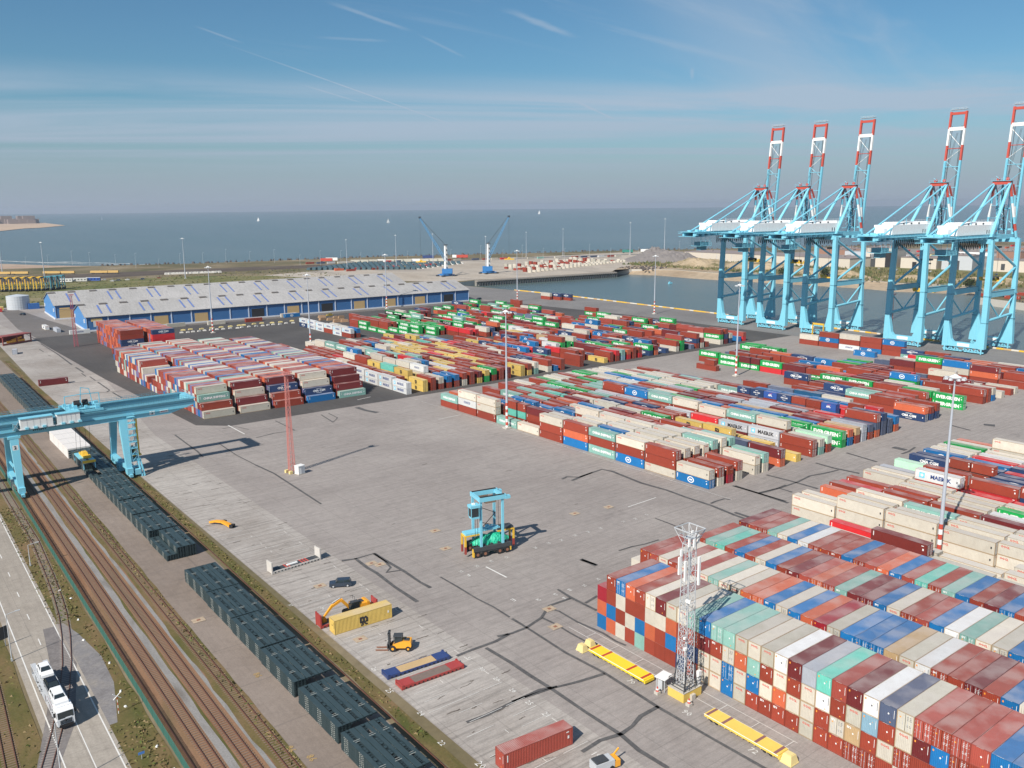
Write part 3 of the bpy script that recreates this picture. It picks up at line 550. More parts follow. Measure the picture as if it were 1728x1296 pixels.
# templates of the individual container's parts
def corr_wall(mb, x0, x1, z0, z1, y, s, pit=.278, dep=.036):
    n = max(2, int(round((x1-x0)/pit))); pit = (x1-x0)/n; xs = []
    for i in range(n):
        a = x0+i*pit; xs += [(a, 0), (a+pit*.26, 0), (a+pit*.5, dep), (a+pit*.76, dep)]
    xs.append((x1, 0)); vs = []
    for x, d in xs: vs += [(x, y-s*d, z0), (x, y-s*d, z1)]
    fs = [(2*i, 2*i+2, 2*i+3, 2*i+1) if s < 0 else (2*i, 2*i+1, 2*i+3, 2*i+2) for i in range(len(xs)-1)]; mb.add(vs, fs)
TP = {}
def template(L, H):
    k = (L, H)
    if k in TP: return TP[k]
    w_ = MB(); hw = WID/2
    corr_wall(w_, -L/2+.1, L/2-.1, .16, H-.1, hw-.01, 1); corr_wall(w_, -L/2+.1, L/2-.1, .16, H-.1, -hw+.01, -1)
    a = MB(); corr_wall(a, -hw+.1, hw-.1, .16, H-.1, L/2-.01, 1, .25)
    w_.add([(-y, x, z) for x, y, z in a.v], a.f)         # blank end at -X
    f = MB(); g = .006
    for sx in (-1, 1):
        for sy in (-1, 1): f.box(sx*(L/2-.06), sy*(hw-.06), H/2, .12, .12, H-2*g)
        f.box(sx*(L/2-.055), 0, H-.055, .10, WID-.24, .10); f.box(sx*(L/2-.055), 0, .09, .10, WID-.24, .16)
    for sy in (-1, 1): f.box(0, sy*(hw-.045), H-.05, L-.24, .08, .085); f.box(0, sy*(hw-.045), .09, L-.24, .08, .15)
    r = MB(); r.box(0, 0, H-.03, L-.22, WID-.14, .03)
    d = MB(); d.box(0, 0, H/2, .05, hw-.13, H-.24, 0)
    for y in (-.22, .22): d.tube((.05, y, .14), (.05, y, H-.14), .028, 5, 1); d.box(.05, y, H*.42, .04, .16, .05, 1)
    for z in (.3, .5, .7, .88): d.box(.03, .50, H*z-.1, .03, .12, .07, 1)
    q = []
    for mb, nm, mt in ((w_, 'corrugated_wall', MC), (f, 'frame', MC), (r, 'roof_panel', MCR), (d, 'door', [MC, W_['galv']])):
        me = bpy.data.meshes.new(nm); me.from_pydata(mb.v, [], mb.f)
        for x in (mt if isinstance(mt, list) else [mt]): me.materials.append(x)
        me.polygons.foreach_set('material_index', mb.m); me.update(); q.append((nm, me))
    TP[k] = q; return q
LET = {}
def let_mesh(code, L, H, var):
    k = (code, L, H, var)
    if k not in LET:
        mb = MB(); lettering(mb, code, L, H, lambda x, y, z: Vector((x, y, z)), var=var)
        if not mb.v: LET[k] = None; return None
        me = bpy.data.meshes.new('lettering'); me.from_pydata(mb.v, [], mb.f)
        for m in LMATS: me.materials.append(m)
        me.polygons.foreach_set('material_index', mb.m); me.update(); LET[k] = me
    return LET[k]
def make_container(c, label, group='shipping containers in the yard'):
    L, H = c['L'], c['H']; col = (*[min(1, max(0, v*c['tint'])) for v in COL[c['code']]], 1)
    rz = (0 if c['ax'] == 'X' else math.pi/2)+(math.pi if c['flip'] else 0)
    e = empty('shipping_container', (c['x'], c['y'], c['z']), rz, label, 'container', group)
    for nm, me in template(L, H):
        if nm == 'door':
            for sy in (-1, 1):
                o = bpy.data.objects.new('door', me); C.objects.link(o); o.parent = e; o.color = col; o.location = (L/2-.055, sy*(WID/4-.03), 0); 
                if sy < 0: o.scale = (1, -1, 1)
        else:
            o = bpy.data.objects.new(nm, me); C.objects.link(o); o.parent = e; o.color = col if nm != 'frame' else ((col[0]*.70, col[1]*.56, col[2]*.42, 1) if c['code'] in 'wgWC' else (col[0]*.8, col[1]*.8, col[2]*.8, 1))
    lm = let_mesh(c['code'], L, H, c['var'])
    if lm: o = bpy.data.objects.new('lettering', lm); C.objects.link(o); o.parent = e
    return e

CT = []
def add(ax, x, y, z, L, H, code, blk, desc, flip=None, var=None):
    c = dict(ax=ax, x=x, y=y, z=z, L=L, H=H, code=code, blk=blk, desc=desc, tint=rnd.uniform(.86, 1.12), flip=(rnd.random() < .3) if flip is None else flip, var=rnd.choice([0, 0, 1, 2, 2]) if var is None else var)
    CT.append(c); return c
def hgt(code): return 2.896 if (code in 'wgWCrmbtMGsTiN' and rnd.random() < .75) else 2.591
OR = ['first', 'second', 'third', 'fourth', 'fifth', 'sixth', 'seventh', 'eighth', 'ninth', 'tenth', 'eleventh', 'twelfth', 'thirteenth', 'fourteenth', 'fifteenth', 'sixteenth', 'seventeenth', 'eighteenth', 'nineteenth', 'twentieth']
def ordn(i):
    if i < 20: return OR[i]
    return ('twenty-' if i < 29 else 'thirtieth' if i == 29 else 'thirty-' if i < 39 else 'fortieth' if i == 39 else 'forty-')+(OR[i % 10] if i not in (29, 39) else '')
TIER = {1: ['single layer'], 2: ['bottom', 'top'], 3: ['bottom', 'middle', 'top'], 4: ['bottom', 'second', 'third', 'top'], 5: ['bottom', 'second', 'third', 'fourth', 'top']}
# --- near block: containers lying along X, four high; columns run towards -Y
NB0 = ['bOc', 'obrr', 'wrwb', 'rwro', 'tbrr', 'roww', 'rrwm', 'rbog', 'NRrw', 'rNrt', 'wwmb', 'wwRt', 'bbwt', 'gwog', 'Rbtw', 'rwrg', 'rowW', 'rwrm', 'gwws', 'rrWT', 'rwrd', 'rygm', 'rrlW', 'rwrn', 'wrwg', 'wrmd', 'rrbR', 'rlrd', 'wrrd', 'brrb', 'rrbb', 'wrrm', 'rwbr']
NB0 = [s.replace('O', 'o').replace('R', 'r') for s in NB0]
NB1 = ['r', 'd', 'w', 'r', 'w', 'd', 'w', 't', 'w', 'w', 'o', 'o', 'b', 'w', 'b', 'o', 'c', 'g', 'b', 'b', 'b', 'y', 'g', 'W', 'r', 'r', 'm', 'r', 'b', 'w', 'w', 'r', 'b', 'r']
NB2 = ['r', 't', 'T', 'r', 'b', 'r', 'w', 'b', 'r', 'm', 'd', 'o', 'd', 't', 'm', 'm', 'b', 'w', 'r', 'd', 'b', 'W', 't', 'w', 'g', 'b', 'r', 'd', 'w', 'r', 'b', 'r', 'm', 'r']
NB3 = ['m', 'd', 'r', 't', 'w', 'b', 'W', 'r', 'r', 'r', 'b', 'r', 'd', 'o', 'b', 'd', 'T', 'r', 't', 'b', 'r', 'm', 'b', 'r', 'w', 'r', 'b', 'd', 'r', 'w', 'r', 'r', 'b', 'r']
BN = ['front bay', 'second bay', 'third bay', 'rear bay']
def nstack(x0, y0, codes, bay, col, L=12.192):
    z = .02; hs = [2.865]*4
    for t_, cd in enumerate(codes):
        c = add('X', x0+L/2, y0-1.24, z, L, hs[t_]-.0, cd, 'near', (bay, col, t_, len(codes)))
        # doors face the camera on some of the containers, as in the photo
        c['door'] = True; c['flip'] = (rnd.random() < .28); z += hs[t_]
for k, s_ in enumerate(NB0): nstack(0, -2.479*k, s_, 0, k)
for b, lst, off in ((1, NB1, 1), (2, NB2, 0), (3, NB3, 0)):
    for k, cd in enumerate(lst): nstack(14.15*b, (off-k)*2.479, ''.join(rnd.choice('rrwbotrm') for _ in range(3))+cd, b, k)
nstack(14.15, 2*2.479, 'rww', 1, -1)
# --- grid blocks: containers along Y in rows X = 81+4.2k
RP = 4.2; SPt = 12.65
def gstack(k, y1, codes, blk, desc, x=None, L=12.192, lanes=None):
    z = .02; n = len(codes)
    for t_, cd in enumerate(codes):
        h = hgt(cd); add('Y', (81+RP*k if x is None else x)+1.22, y1-L/2-.1, z, L, h, cd, blk, desc+(t_, n), flip=rnd.random() < .85); z += h
pal = {'mid': 'rrrrrrrdmmwwwwtboonNGYsR', 'L': 'rrrrrrrmmddwwwYYYYttboGRC', 'far': 'rrrrrrrmmddwwbNNoGGGRe', 'E': 'wwwwwwwrrmRtsMN'}
def rstack(p, n): return ''.join(rnd.choice(pal[p]) for _ in range(n))
def nrand(): return rnd.choice([1, 2, 2, 2, 2, 3])
M = {}
rowsM = {0: 'rt rCw rww t w rrw bor trt brw wrr bw', 1: 'ro rr rr rTr rrm rrw rrw rtb rbw rrw wr', 2: 'rr rr rb rrb ro ro rrw rrw rrw rrw cr', 3: '- rr rr ro rn rr rr rrw rrw rww wr', 4: '- - rb rb rb rrw rrw rww rrw rrt -', 5: 'rr rt rr rr rn ro rr rr www www ww', 6: '- rr rt rr rw rw rw rr rm rrt wt',
         7: 'rr rt rr ro rb rd rd rd rt s -', 8: 'rr rr rT rm b rm rd rr rd rn om', 9: 'bw rr rr rw rg rw rG r m Y -', 10: '- rt rr rr rN rd rr rY rY Y Y', 11: 'rr rG rG rt rr rN rr Y Y Y -', 12: 'RG rt rr sM sM rr wM rR mM MM rr', 13: 'rw rr rt rrr rrb rrt rrw rrw rrt rrw tw', 14: 'rw rr rt ro rb rb rt ro ro rw ri', 15: 'rr rG rt rw rb rr rG rd rR rG -',
         16: 'rw rr rb rb rt rG rb ro rt rG GG', 17: 'rG rw rw rr rw rm rm rb rb rb bo', 18: 'rG rw rC rr rr rm rm ry ry rm ry', 19: 'rw rb rb rt rs rr rs rs rm rd ss', 20: 'rw rG rw rw rG rr rd rs rs rd rn', 21: 'rw rw rt rw rw rw rm rd rd rR onr', 22: '- rr rw rw rw - - - - - nnN', 23: 'r rw rw rr rw rt rb rb rR rR nn', 24: '- rr rr rt rr rr re rb ro rR ob', 25: '- m r r r r rb rb rb rb -', 26: '- - - N r r r - - - -', 27: '- - N r m rr re rp bw b -', 28: '- - - - - e - r r - -', 29: '- - - - - r o - - - No',
         30: '- - - - - - - N - rr Nr', 31: '- - - - - - r N rt rr Nr', 32: '- - - - - - r NN rt rd -', 33: '- - - - - - - r rd rd -', 34: '- r - - - rN r rr m m -', 35: '- - - - - r m r r rr -', 36: '- - - - - G rG rG rr rG GG', 37: '- - - - - - rr rm rm rw -', 38: 'rG GG Gm RG Rm Gr RR rm rw r -', 39: '- - r r rr r r rm rGb r -', 40: '- rr rr N rN ro r rr rb rr rr', 41: 'r m N r rb r rr rr rr r rr', 42: '- m rr rr e b rr rr G r bw',
         43: 'n n - - r rr rm rm - - -', 44: 'n Nr NO NN Rb rG rr rR r rm w', 45: 'm r r N r rb rm - - - -', 46: 'rG rG N b r rG r - - w r', 47: 'rG rG N b r G - n rw m w'}
def used(s): return [q for q in s.replace('O', 'o').split()]
for k, s_ in rowsM.items():
    for j, q in enumerate(used(s_)):
        if q != '-' : gstack(k, 178.6-SPt*j, q, 'mid', (k, j))
def small(k, y1, cd, z, blk, dsc):                                           # 6 m boxes
    add('Y', 81+RP*k+1.22, y1-3.03, z, 6.058, 2.591, cd, blk, dsc)
for i, cd in enumerate('NNANrrA'): small(22, 178.6-SPt*(6.05+.5*i), cd, 5.3 if i else 5.3, 'mid20', (22, i)); small(22, 178.6-SPt*(6.05+.5*i), rnd.choice('rrnb'), 2.65, 'mid20b', (22, i)); small(22, 178.6-SPt*(6.05+.5*i), 'r', .02, 'mid20b', (22, i))
small(23, 178.6-SPt*9.7, 'r', 5.75, 'mid20', (23, 8)); small(23, 178.6-SPt*10.2, 'R', 5.75, 'mid20', (23, 9)); small(34, 178.6-SPt*1.4, 'r', 2.65, 'mid20', (34, 10)); small(35, 178.6-SPt*5.9, 'N', .02, 'mid20', (35, 11))
for j, q in enumerate(['rw', 'rbr', 'Crw', 'brr', 'rrb', 'tN', 'rr', 'NN', 'no', 'bw', 'ro', 'r']): gstack(59-(j > 4)*1.0-(j > 6)*1.5, 178.6-SPt*j, q, 'quay', (59, j))
gstack(56, 178.6-SPt*3.3, 'b', 'quay', (56, 3))
for k, s_ in {50: '- - - - - - rm rrG rwb rom r', 51: '- - - - - - rw rr rr rm rr', 52: '- - - - - n r rr rw ro rr', 54: '- - - - - - NR Nb ro rr rb', 55: '- - - - - - rN rr ro rr bm'}.items():
    for j, q in enumerate(used(s_)):
        if q != '-': gstack(k, 178.6-SPt*j, q, 'mid', (k, j))
# E zone (right foreground rows, slots down from Y=12.7)
rowsE = {0: 'ww www www www www wwr', 1: 'ww www www www www www', 2: '- www wwt www www wwr', 3: 'ro wr rr rr rr rr', 4: 'rr rr rr mm mr rr', 5: 'RR rr rr rm rm rm', 6: 'rr rr rw wW WG wG', 7: '- ww ww wG WG WW', 8: 'ww ww ww ww wW ww', 9: 'ww rRW RR RR RM wM', 10: 'MM Rrr RRr MNr Mrr rrr', 11: '- rr rN rr NN rr', 12: 'ri ri rN rN rd rr', 13: '- rr rN rr rd rN', 14: 'rN rN rN rN rr rr', 15: 'rN rN rR rR rN rb', 16: 'rb rb rN rr rr rb', 17: 'rw rR rR rN rN rw', 18: 'rw rW rW rr rN rr', 19: 'rG rw rN rN rr rr', 20: 'rw www www www www www', 21: 'ro ww www ww rr rr', 22: 'o ww ww ww ww ww', 23: '- w w w ww w'}
for k, s_ in rowsE.items():
    for j, q in enumerate(used(s_)):
        if q != '-': gstack(k, 12.7-SPt*j, q, 'east', (k, j))
small(13, 12.7-SPt*1.08, 'r', 5.8, 'east20', (13, 1)); small(13, 12.7-SPt*1.58, 'r', 5.8, 'east20', (13, 2))
for j, q in enumerate(['www', 'wwwK', 'wwg', 'wwg', 'wwg', 'www']): gstack(0, -7.9-SPt*j, q, 'lane', (0, j), x=60.6)
for j, q in enumerate(['wwR', 'www', 'www', 'www', 'www']): gstack(1, -7.9-SPt*j, q, 'lane', (1, j), x=65.2)
for j, q in enumerate(['w', 'ww', 'ww', 'www', 'www']): gstack(2, -7.9-SPt*j, q, 'lane', (2, j), x=69.6)
# L zone (left middle rows, slots up from Y=205)
rowsL = {0: 'WW WW WW WW WW rW WW rr rw rw rr', 1: '- rr rr rr rr rw rr rr rr', 2: 'YY YYY YYT YYY rrr rrw rR rr rr', 3: 'rr rY Y w rr rw rr rr rr rr', 4: 'rw wwC wrw rrw rrw rr rrb rrt rwt rww rw', 5: 'rb rr rrw rr rrr rrt rrw rrr rr rm rw', 6: 'rb wr rrb rrR rrt rrb rrt rrr rrr rw rw', 7: 'wr rY rr rrt rr rr rr rrr rrw rr', 8: 'rr rC rC rrr rr rm rrw rrb rr rr', 9: 'Ym rr rY rr rY YY rY rr rY rr', 10: 'GY rr rY rY YY rd YY rY rY rm', 11: 'rG rr rr rm rm rY rY rw rm rr',
         12: 'rr rY rr YY rR YY rY rY rt rr', 13: 'rm rr YY rY rY ro YY rw rY r', 14: '- rr RY YY rr rr YY rY rR rr r', 15: 'YY Yr rr YR YY rY rr rr rm', 16: 'Yr rr Yr rr YY rY YY rT YYY rm YY', 17: 'tw Nw rm rr rd rr rY rr rY rr Y', 18: '- tN w rr rr rm rR rw rb rt', 19: 'wr TN rr rw rr rr rR rb rt rr', 20: 'b rR rr r ww rd rd R - -', 21: 'rr r r wr rr - G - - -', 22: '- R r - rb rN YY rr', 23: '- - r bb bb r', 24: 'rr - TN rR rr N ro', 25: '- - - r Yr Y r', 26: '- rr rR - r rr Y w r'}
for k, s_ in rowsL.items():
    for j, q in enumerate(used(s_)):
        if q != '-': gstack(k, 204.9+SPt*(j+1), q, 'left', (k, j))
for k, s_ in {14: (13, 'rW WW rW WW WW NW'), 15: (13, 'rb Ww rw W W W'), 20: (13, 'G G GG rr'), 22: (12, 'GG G rr rr rr rr'), 23: (14, 'rr rr rr rr rr'), 24: (12, 'GG rG rG rr GG'), 25: (11, 'GG rG rG GG rG'), 26: (11, 'rG rG rG rr G'), 28: (11, 'G rr rr rG rG GG'), 30: (12, 'tG rG rG GG rG rG GG')}.items():
    for j, q in enumerate(s_[1].split()): gstack(k, 204.9+SPt*(s_[0]+j+1), q, 'left', (k, s_[0]+j))
rowsF = {27: '- rr w r Nb o r', 28: 'Y r - NC rr r oN', 29: 'rr N G GGr r bb r r', 30: 'rR rm w GG eC b rr rm', 31: 'lt rr wm GGw rr r bb YY N oN', 32: 'Ro wG r rR r Yy Yr YY - NNo', 33: 'rr rm rG rb r Yr rw wC', 34: 'Rr r NN r r r rw CC wC'}
for k, s_ in rowsF.items():
    for j, q in enumerate(used(s_)):
        if q != '-': gstack(k, 204.9+SPt*(j+1), q, 'left', (k, j))
for k in range(35, 56):
    for j in range(0, 19):
        p = .80 if j < 12 else .6
        if k in (38, 43, 49) or rnd.random() > p or (k > 50 and j > 8 and rnd.random() < .75): continue
        if j > 9 and rnd.random() < .5: q = rnd.choice(['rG', 'GG', 'rr', 'rG', 'Gt', 'rm'])
        else: q = rstack('far', rnd.choice([1, 2, 2, 2, 3] if k > 40 else [1, 2, 2]))
        gstack(k, 204.9+SPt*(j+1), q, 'left', (k, j))
for k in (27, 28, 30, 32, 33, 34):
    for j in range(9, 19):
        if rnd.random() < .5: gstack(k, 204.9+SPt*(j+1), rnd.choice(['rG', 'GG', 'rr', 'rm', 'rw', 'rR', 'GGt']), 'left', (k, j))
for (x, y, q) in ((376, 470, 'rw'), (380, 461, 'rN'), (384, 452, 'rN')): gstack(0, y, q, 'quay2', (int(x), 0), x=x)
# L1: tall block with stepped near edge, L0: orange block
for b in range(5):
    x0 = -2.3+14.4*b; ytop = [345, 352, 352, 346, 338][b]; y = 217.2; col = 0
    ends = [['gotg'[::-1] and 'grtg', 'wdrw'], ['wmwm', 'wmwm'], ['rrNm', 'wrNm'], ['bNww', 'rNww'], ['tmmm', 'trmm']][b][0]
    while y < ytop:
        hi = 4
        if b == 0 and 279 < y < 292: hi = rnd.choice([1, 2, 2])
        for t_ in range(hi):
            yy = y+2.48*t_
            if col == 0: cd = ends[t_]
            else: cd = rnd.choice('rrrdddrmwwwwgbbvvto')
            if b == 0 and 279 < yy < 293 and t_ > 1: continue
            add('X', x0+6.1, yy+1.22, .04+2.8*t_, 12.192, 2.8, cd, 'tall', (b, col, t_, hi))
        y += 2.48; col += 1
for b, (x0, ya, yb, hi) in enumerate(((14.0, 402, 458, 5), (28.6, 393, 450, 5))):
    y = ya; col = 0
    while y < yb:
        for t_ in range(hi):
            cd = ('rNNrr' if b == 0 else 'RRRRN')[t_] if col == 0 else rnd.choice('ooooddrrrvve')
            add('X', x0+6.1, y+1.22, .06+2.62*t_, 12.192, 2.591, cd, 'orange', (b, col, t_, hi))
        y += 2.48; col += 1
# loose ones in front of the shed and on the strip, and rows on the opposite terminal
for x, y, q in ((67, 499, 'g'), (93, 493, 'w'), (119, 490.5, 'r'), (151, 497, 'b'), (150, 500.5, 'w'), (8, 508, 'C')): add('X', x+6.1, y, .07, 12.192, 2.6, q, 'shed', (int(x), 0, 0, 1))
for r_ in range(7):
    for i in range(26):
        x = 560+9.2*i+r_*4; y = 712+r_*13.5+(x-560)*.30
        if x > 800 - r_*6 or rnd.random() < .06: continue
        n = rnd.choice([1, 1, 2]); cd = rnd.choice('wwwwwrrg')
        for t_ in range(n): add('Y', x, y, .15+2.6*t_, 6.058, 2.591, cd, 'opp', (r_, i, t_, n))
for i in range(34): add('X', 430+13*i, 1050-7.6*i*.75+rnd.uniform(-2, 2), 1.2, 12.192, 2.591, rnd.choice('wgwrWtnR'), 'opp', (9, i, 0, 1)) if rnd.random() < .75 else None
for i in range(30): add('X', 395+rnd.uniform(0, 190), 905+rnd.uniform(-12, 22), .15, 12.192, 2.591, rnd.choice('rRRrbwoY'), 'opp', (10, i, 0, 1))
for i in range(26): add('X', 1040+rnd.uniform(0, 330), 640+rnd.uniform(-130, 60), .15, 12.192, 2.591, rnd.choice('rRwbow'), 'opp', (11, i, 0, 1))
for i in range(60): add('X', 1100+rnd.uniform(0, 700), 560-rnd.uniform(-60, 330), .15, 12.192, 2.9, rnd.choice('rRwboYw'), 'opp', (12, i, 0, 1))
# drop the ones nobody could ever see: boxed in on every side
occ = set()
def cell(x, y, z): return (round(x/1.22), round(y/1.22), round(z/1.3))
# rough visibility: paint the boxes far to near into an id buffer
BW, BH = 864, 648; sc_ = BW/IW; ids = np.full((BH, BW), -1, int)
def boxcorners(c):
    lx, ly = (c['L'], WID) if c['ax'] == 'X' else (WID, c['L'])
    return c['x']-lx/2, c['x']+lx/2, c['y']-ly/2, c['y']+ly/2, c['z'], c['z']+c['H']
def fill(poly, i):
    pts = [tuple(v*sc_ for v in proj(p)) for p in poly]; ys = [p[1] for p in pts]
    y0, y1 = max(0, int(math.floor(min(ys)))), min(BH-1, int(math.ceil(max(ys)))); n = len(pts)
    for y in range(y0, y1+1):
        yc = y+.5; xs = []
        for k in range(n):
            (xa, ya), (xb, yb) = pts[k], pts[(k+1) % n]
            if (ya <= yc) != (yb <= yc): xs.append(xa+(yc-ya)*(xb-xa)/(yb-ya))
        if len(xs) >= 2:
            a, b = max(0, int(round(min(xs)))), min(BW, int(round(max(xs))))
            if b > a: ids[y, a:b] = i
order = sorted(range(len(CT)), key=lambda i: (-(Vector((CT[i]['x'], CT[i]['y']))-CAM.xy).length if CT[i]['blk'] != 'near' else 0))
order = sorted(range(len(CT)), key=lambda i: (-round((CT[i]['x']*fwd.x+CT[i]['y']*fwd.y)/1.0), CT[i]['z']))
def depthkey(i):
    c = CT[i]; x0, x1, y0, y1, z0, z1 = boxcorners(c); return -((x0-CAM.x)*fwd.x+(y0-CAM.y)*fwd.y)
for i in sorted(range(len(CT)), key=lambda i: (depthkey(i), CT[i]['z'])):
    x0, x1, y0, y1, z0, z1 = boxcorners(CT[i])
    fill([(x0, y0, z1), (x1, y0, z1), (x1, y1, z1), (x0, y1, z1)], i); fill([(x0, y0, z0), (x0, y1, z0), (x0, y1, z1), (x0, y0, z1)], i); fill([(x0, y0, z0), (x1, y0, z0), (x1, y0, z1), (x0, y0, z1)], i)
cnt = np.bincount(ids[ids >= 0].ravel(), minlength=len(CT))
rank = np.argsort(-cnt, kind='stable'); NIND = 292; chosen = set(int(i) for i in rank[:NIND])
print('containers', len(CT), 'seen', int((cnt > 0).sum()), 'smallest individual px', int(cnt[rank[NIND-1]]))
seenlab = {}
def clabel(c):
    nm = CNAME[c['code']]; d = c['desc']; b = c['blk']; ti = TIER[d[3]][d[2]] if len(d) > 3 else 'upper'
    if b == 'near':
        if d[1] < 0: return '%s container, %s layer, end stack sticking out left of second near bay' % (nm, ti)
        return '%s container, %s layer, %s column from left, %s of nearest block' % (nm, ti, ordn(d[1]), BN[d[0]])
    if b == 'mid': return '%s container, %s layer, %s row from open yard, %s from left, middle block' % (nm, ti, ordn(d[0]), ordn(d[1]))
    if b == 'east': return '%s container, %s layer, %s row, %s from left, block round the right lamp mast' % (nm, ti, ordn(d[0]), ordn(d[1]))
    if b == 'lane': return '%s container, %s layer, %s from left, %s lane behind the nearest block' % (nm, ti, ordn(d[1]), ordn(d[0]))
    if b == 'left': return '%s container, %s layer, %s row, %s from near end, block before blue shed' % (nm, ti, ordn(d[0]), ordn(d[1]))
    if b == 'tall': return '%s container, %s layer, %s column from near edge, %s bay, stepped tall block' % (nm, ti, ordn(d[1]), ordn(d[0]))
    if b == 'orange': return '%s container, %s layer, %s column, %s bay, block next to the shed' % (nm, ti, ordn(d[1]), ordn(d[0]))
    if b == 'quay': return '%s container, %s layer, %s from left in the row below the quay cranes' % (nm, ti, ordn(d[1]))
    if b in ('mid20', 'mid20b'): return 'short %s container, %s from left of %s line of short boxes' % (nm, ordn(d[1]), 'upper' if b == 'mid20' else 'lower')
    if b == 'east20': return 'short %s container, %s of two on the rows behind the right mast' % (nm, OR[d[1]-1])
    if b == 'shed': return '%s container standing alone in front of the long blue shed' % nm
    return '%s container on the far terminal across the basin' % nm
for i in sorted(chosen):
    c = CT[i]; lb = clabel(c)
    if lb in seenlab: lb = lb.replace('container', 'long container', 1) if seenlab[lb] == 1 else lb.replace('container', 'steel box', 1)
    seenlab[lb] = seenlab.get(lb, 0)+1
    make_container(c, lb)
# everything else: one mesh with a colour per face
sv, sf, sm, scol = [], [], [], []
lt = MB(); textn = 0
key = {}
for i, c in enumerate(CT):
    x0, x1, y0, y1, z0, z1 = boxcorners(c); key.setdefault((round((x0+x1)/2), round((y0+y1)/2)), []).append(i)
def covered(c):
    ks = [(CT[j]) for j in key[(round(c['x']), round(c['y']))]]
    return any(abs(k['z']-(c['z']+c['H'])) < .4 for k in ks)
rest = 0
for i, c in enumerate(CT):
    if i in chosen: continue
    if cnt[i] == 0:
        d = c['desc']
        if c['blk'] in ('near', 'tall', 'orange') and covered(c) and 0 < d[1] < 25 and d[2] < d[3]-1: continue
    x0, x1, y0, y1, z0, z1 = boxcorners(c); b = len(sv); rest += 1; z1 -= .02; z0 += .01
    sv += [(x0, y0, z0), (x1, y0, z0), (x1, y1, z0), (x0, y1, z0), (x0, y0, z1), (x1, y0, z1), (x1, y1, z1), (x0, y1, z1)]
    fs = [(4, 5, 6, 7), (0, 1, 5, 4), (1, 2, 6, 5), (2, 3, 7, 6), (3, 0, 4, 7)]
    col = [min(1, v*c['tint']) for v in COL[c['code']]]
    for f in fs: sf.append(tuple(b+q for q in f)); sm.append(0); scol.append(col)
    dist = (Vector((c['x'], c['y']))-CAM.xy).length
    if cnt[i] > 0 and c['code'] in 'GwgtYMWCNAbRro' and c['blk'] != 'opp':
        a = c['ax']; o = Vector((c['x'], c['y'], c['z']))
        if a == 'X': fr = lambda x, y, z, o=o: o+Vector((x, y, z))
        else: fr = lambda x, y, z, o=o: o+Vector((-y, x, z))
        lettering(lt, c['code'], c['L'], c['H'], fr, sides=((-1,) if a == 'X' else (1,)), ends=False, lod=1 if dist < 330 else 2); textn += 1
    if cnt[i] > 12 and c['ax'] == 'Y' and c['blk'] != 'opp':      # door bars and shut line on the near end
        xc = c['x']; lb_ = [min(1, v*.5+.28) for v in col]; dk_ = [v*.45 for v in col]
        for xo, wv, cc in ((-.22, .05, lb_), (.22, .05, lb_), (-.72, .05, lb_), (.72, .05, lb_), (0, .06, dk_), (-1.17, .09, dk_), (1.17, .09, dk_)):
            q = len(sv); sv += [(xc+xo-wv/2, y0-.02, z0+.1), (xc+xo+wv/2, y0-.02, z0+.1), (xc+xo+wv/2, y0-.02, z1-.08), (xc+xo-wv/2, y0-.02, z1-.08)]; sf.append((q, q+1, q+2, q+3)); sm.append(0); scol.append(cc)
        q = len(sv); sv += [(x0-.02, y0, z1-.13), (x0-.02, y0, z1), (x0-.02, y1, z1), (x0-.02, y1, z1-.13), (x0-.02, y0, z0), (x0-.02, y0+.14, z0), (x0-.02, y0+.14, z1), (x0-.02, y0, z1), (x0-.02, y1-.14, z0), (x0-.02, y1, z0), (x0-.02, y1, z1), (x0-.02, y1-.14, z1)]
        for k in (0, 4, 8): sf.append((q+k, q+k+1, q+k+2, q+k+3)); sm.append(0); scol.append([v*.72 for v in col])
nb = len(sf); b = len(sv); sv += lt.v; sf += [tuple(q+b for q in f) for f in lt.f]; sm += [m+1 for m in lt.m]; scol += [(1, 1, 1)]*len(lt.f)
me = bpy.data.meshes.new('container_stacks'); me.from_pydata([tuple(v) for v in sv], [], sf)
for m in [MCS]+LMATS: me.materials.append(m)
me.polygons.foreach_set('material_index', sm); at = me.attributes.new('paint', 'FLOAT_COLOR', 'FACE')
arr = np.ones((len(sf), 4), np.float32); arr[:, :3] = scol; at.data.foreach_set('color', arr.ravel()); me.update()
o = bpy.data.objects.new('container_stacks', me); C.objects.link(o); tag(o, 'remaining shipping containers of many colours stacked in rows across the yard', 'containers', kind='stuff')
print('stuff containers', rest, 'texts', textn, 'verts', len(sv))
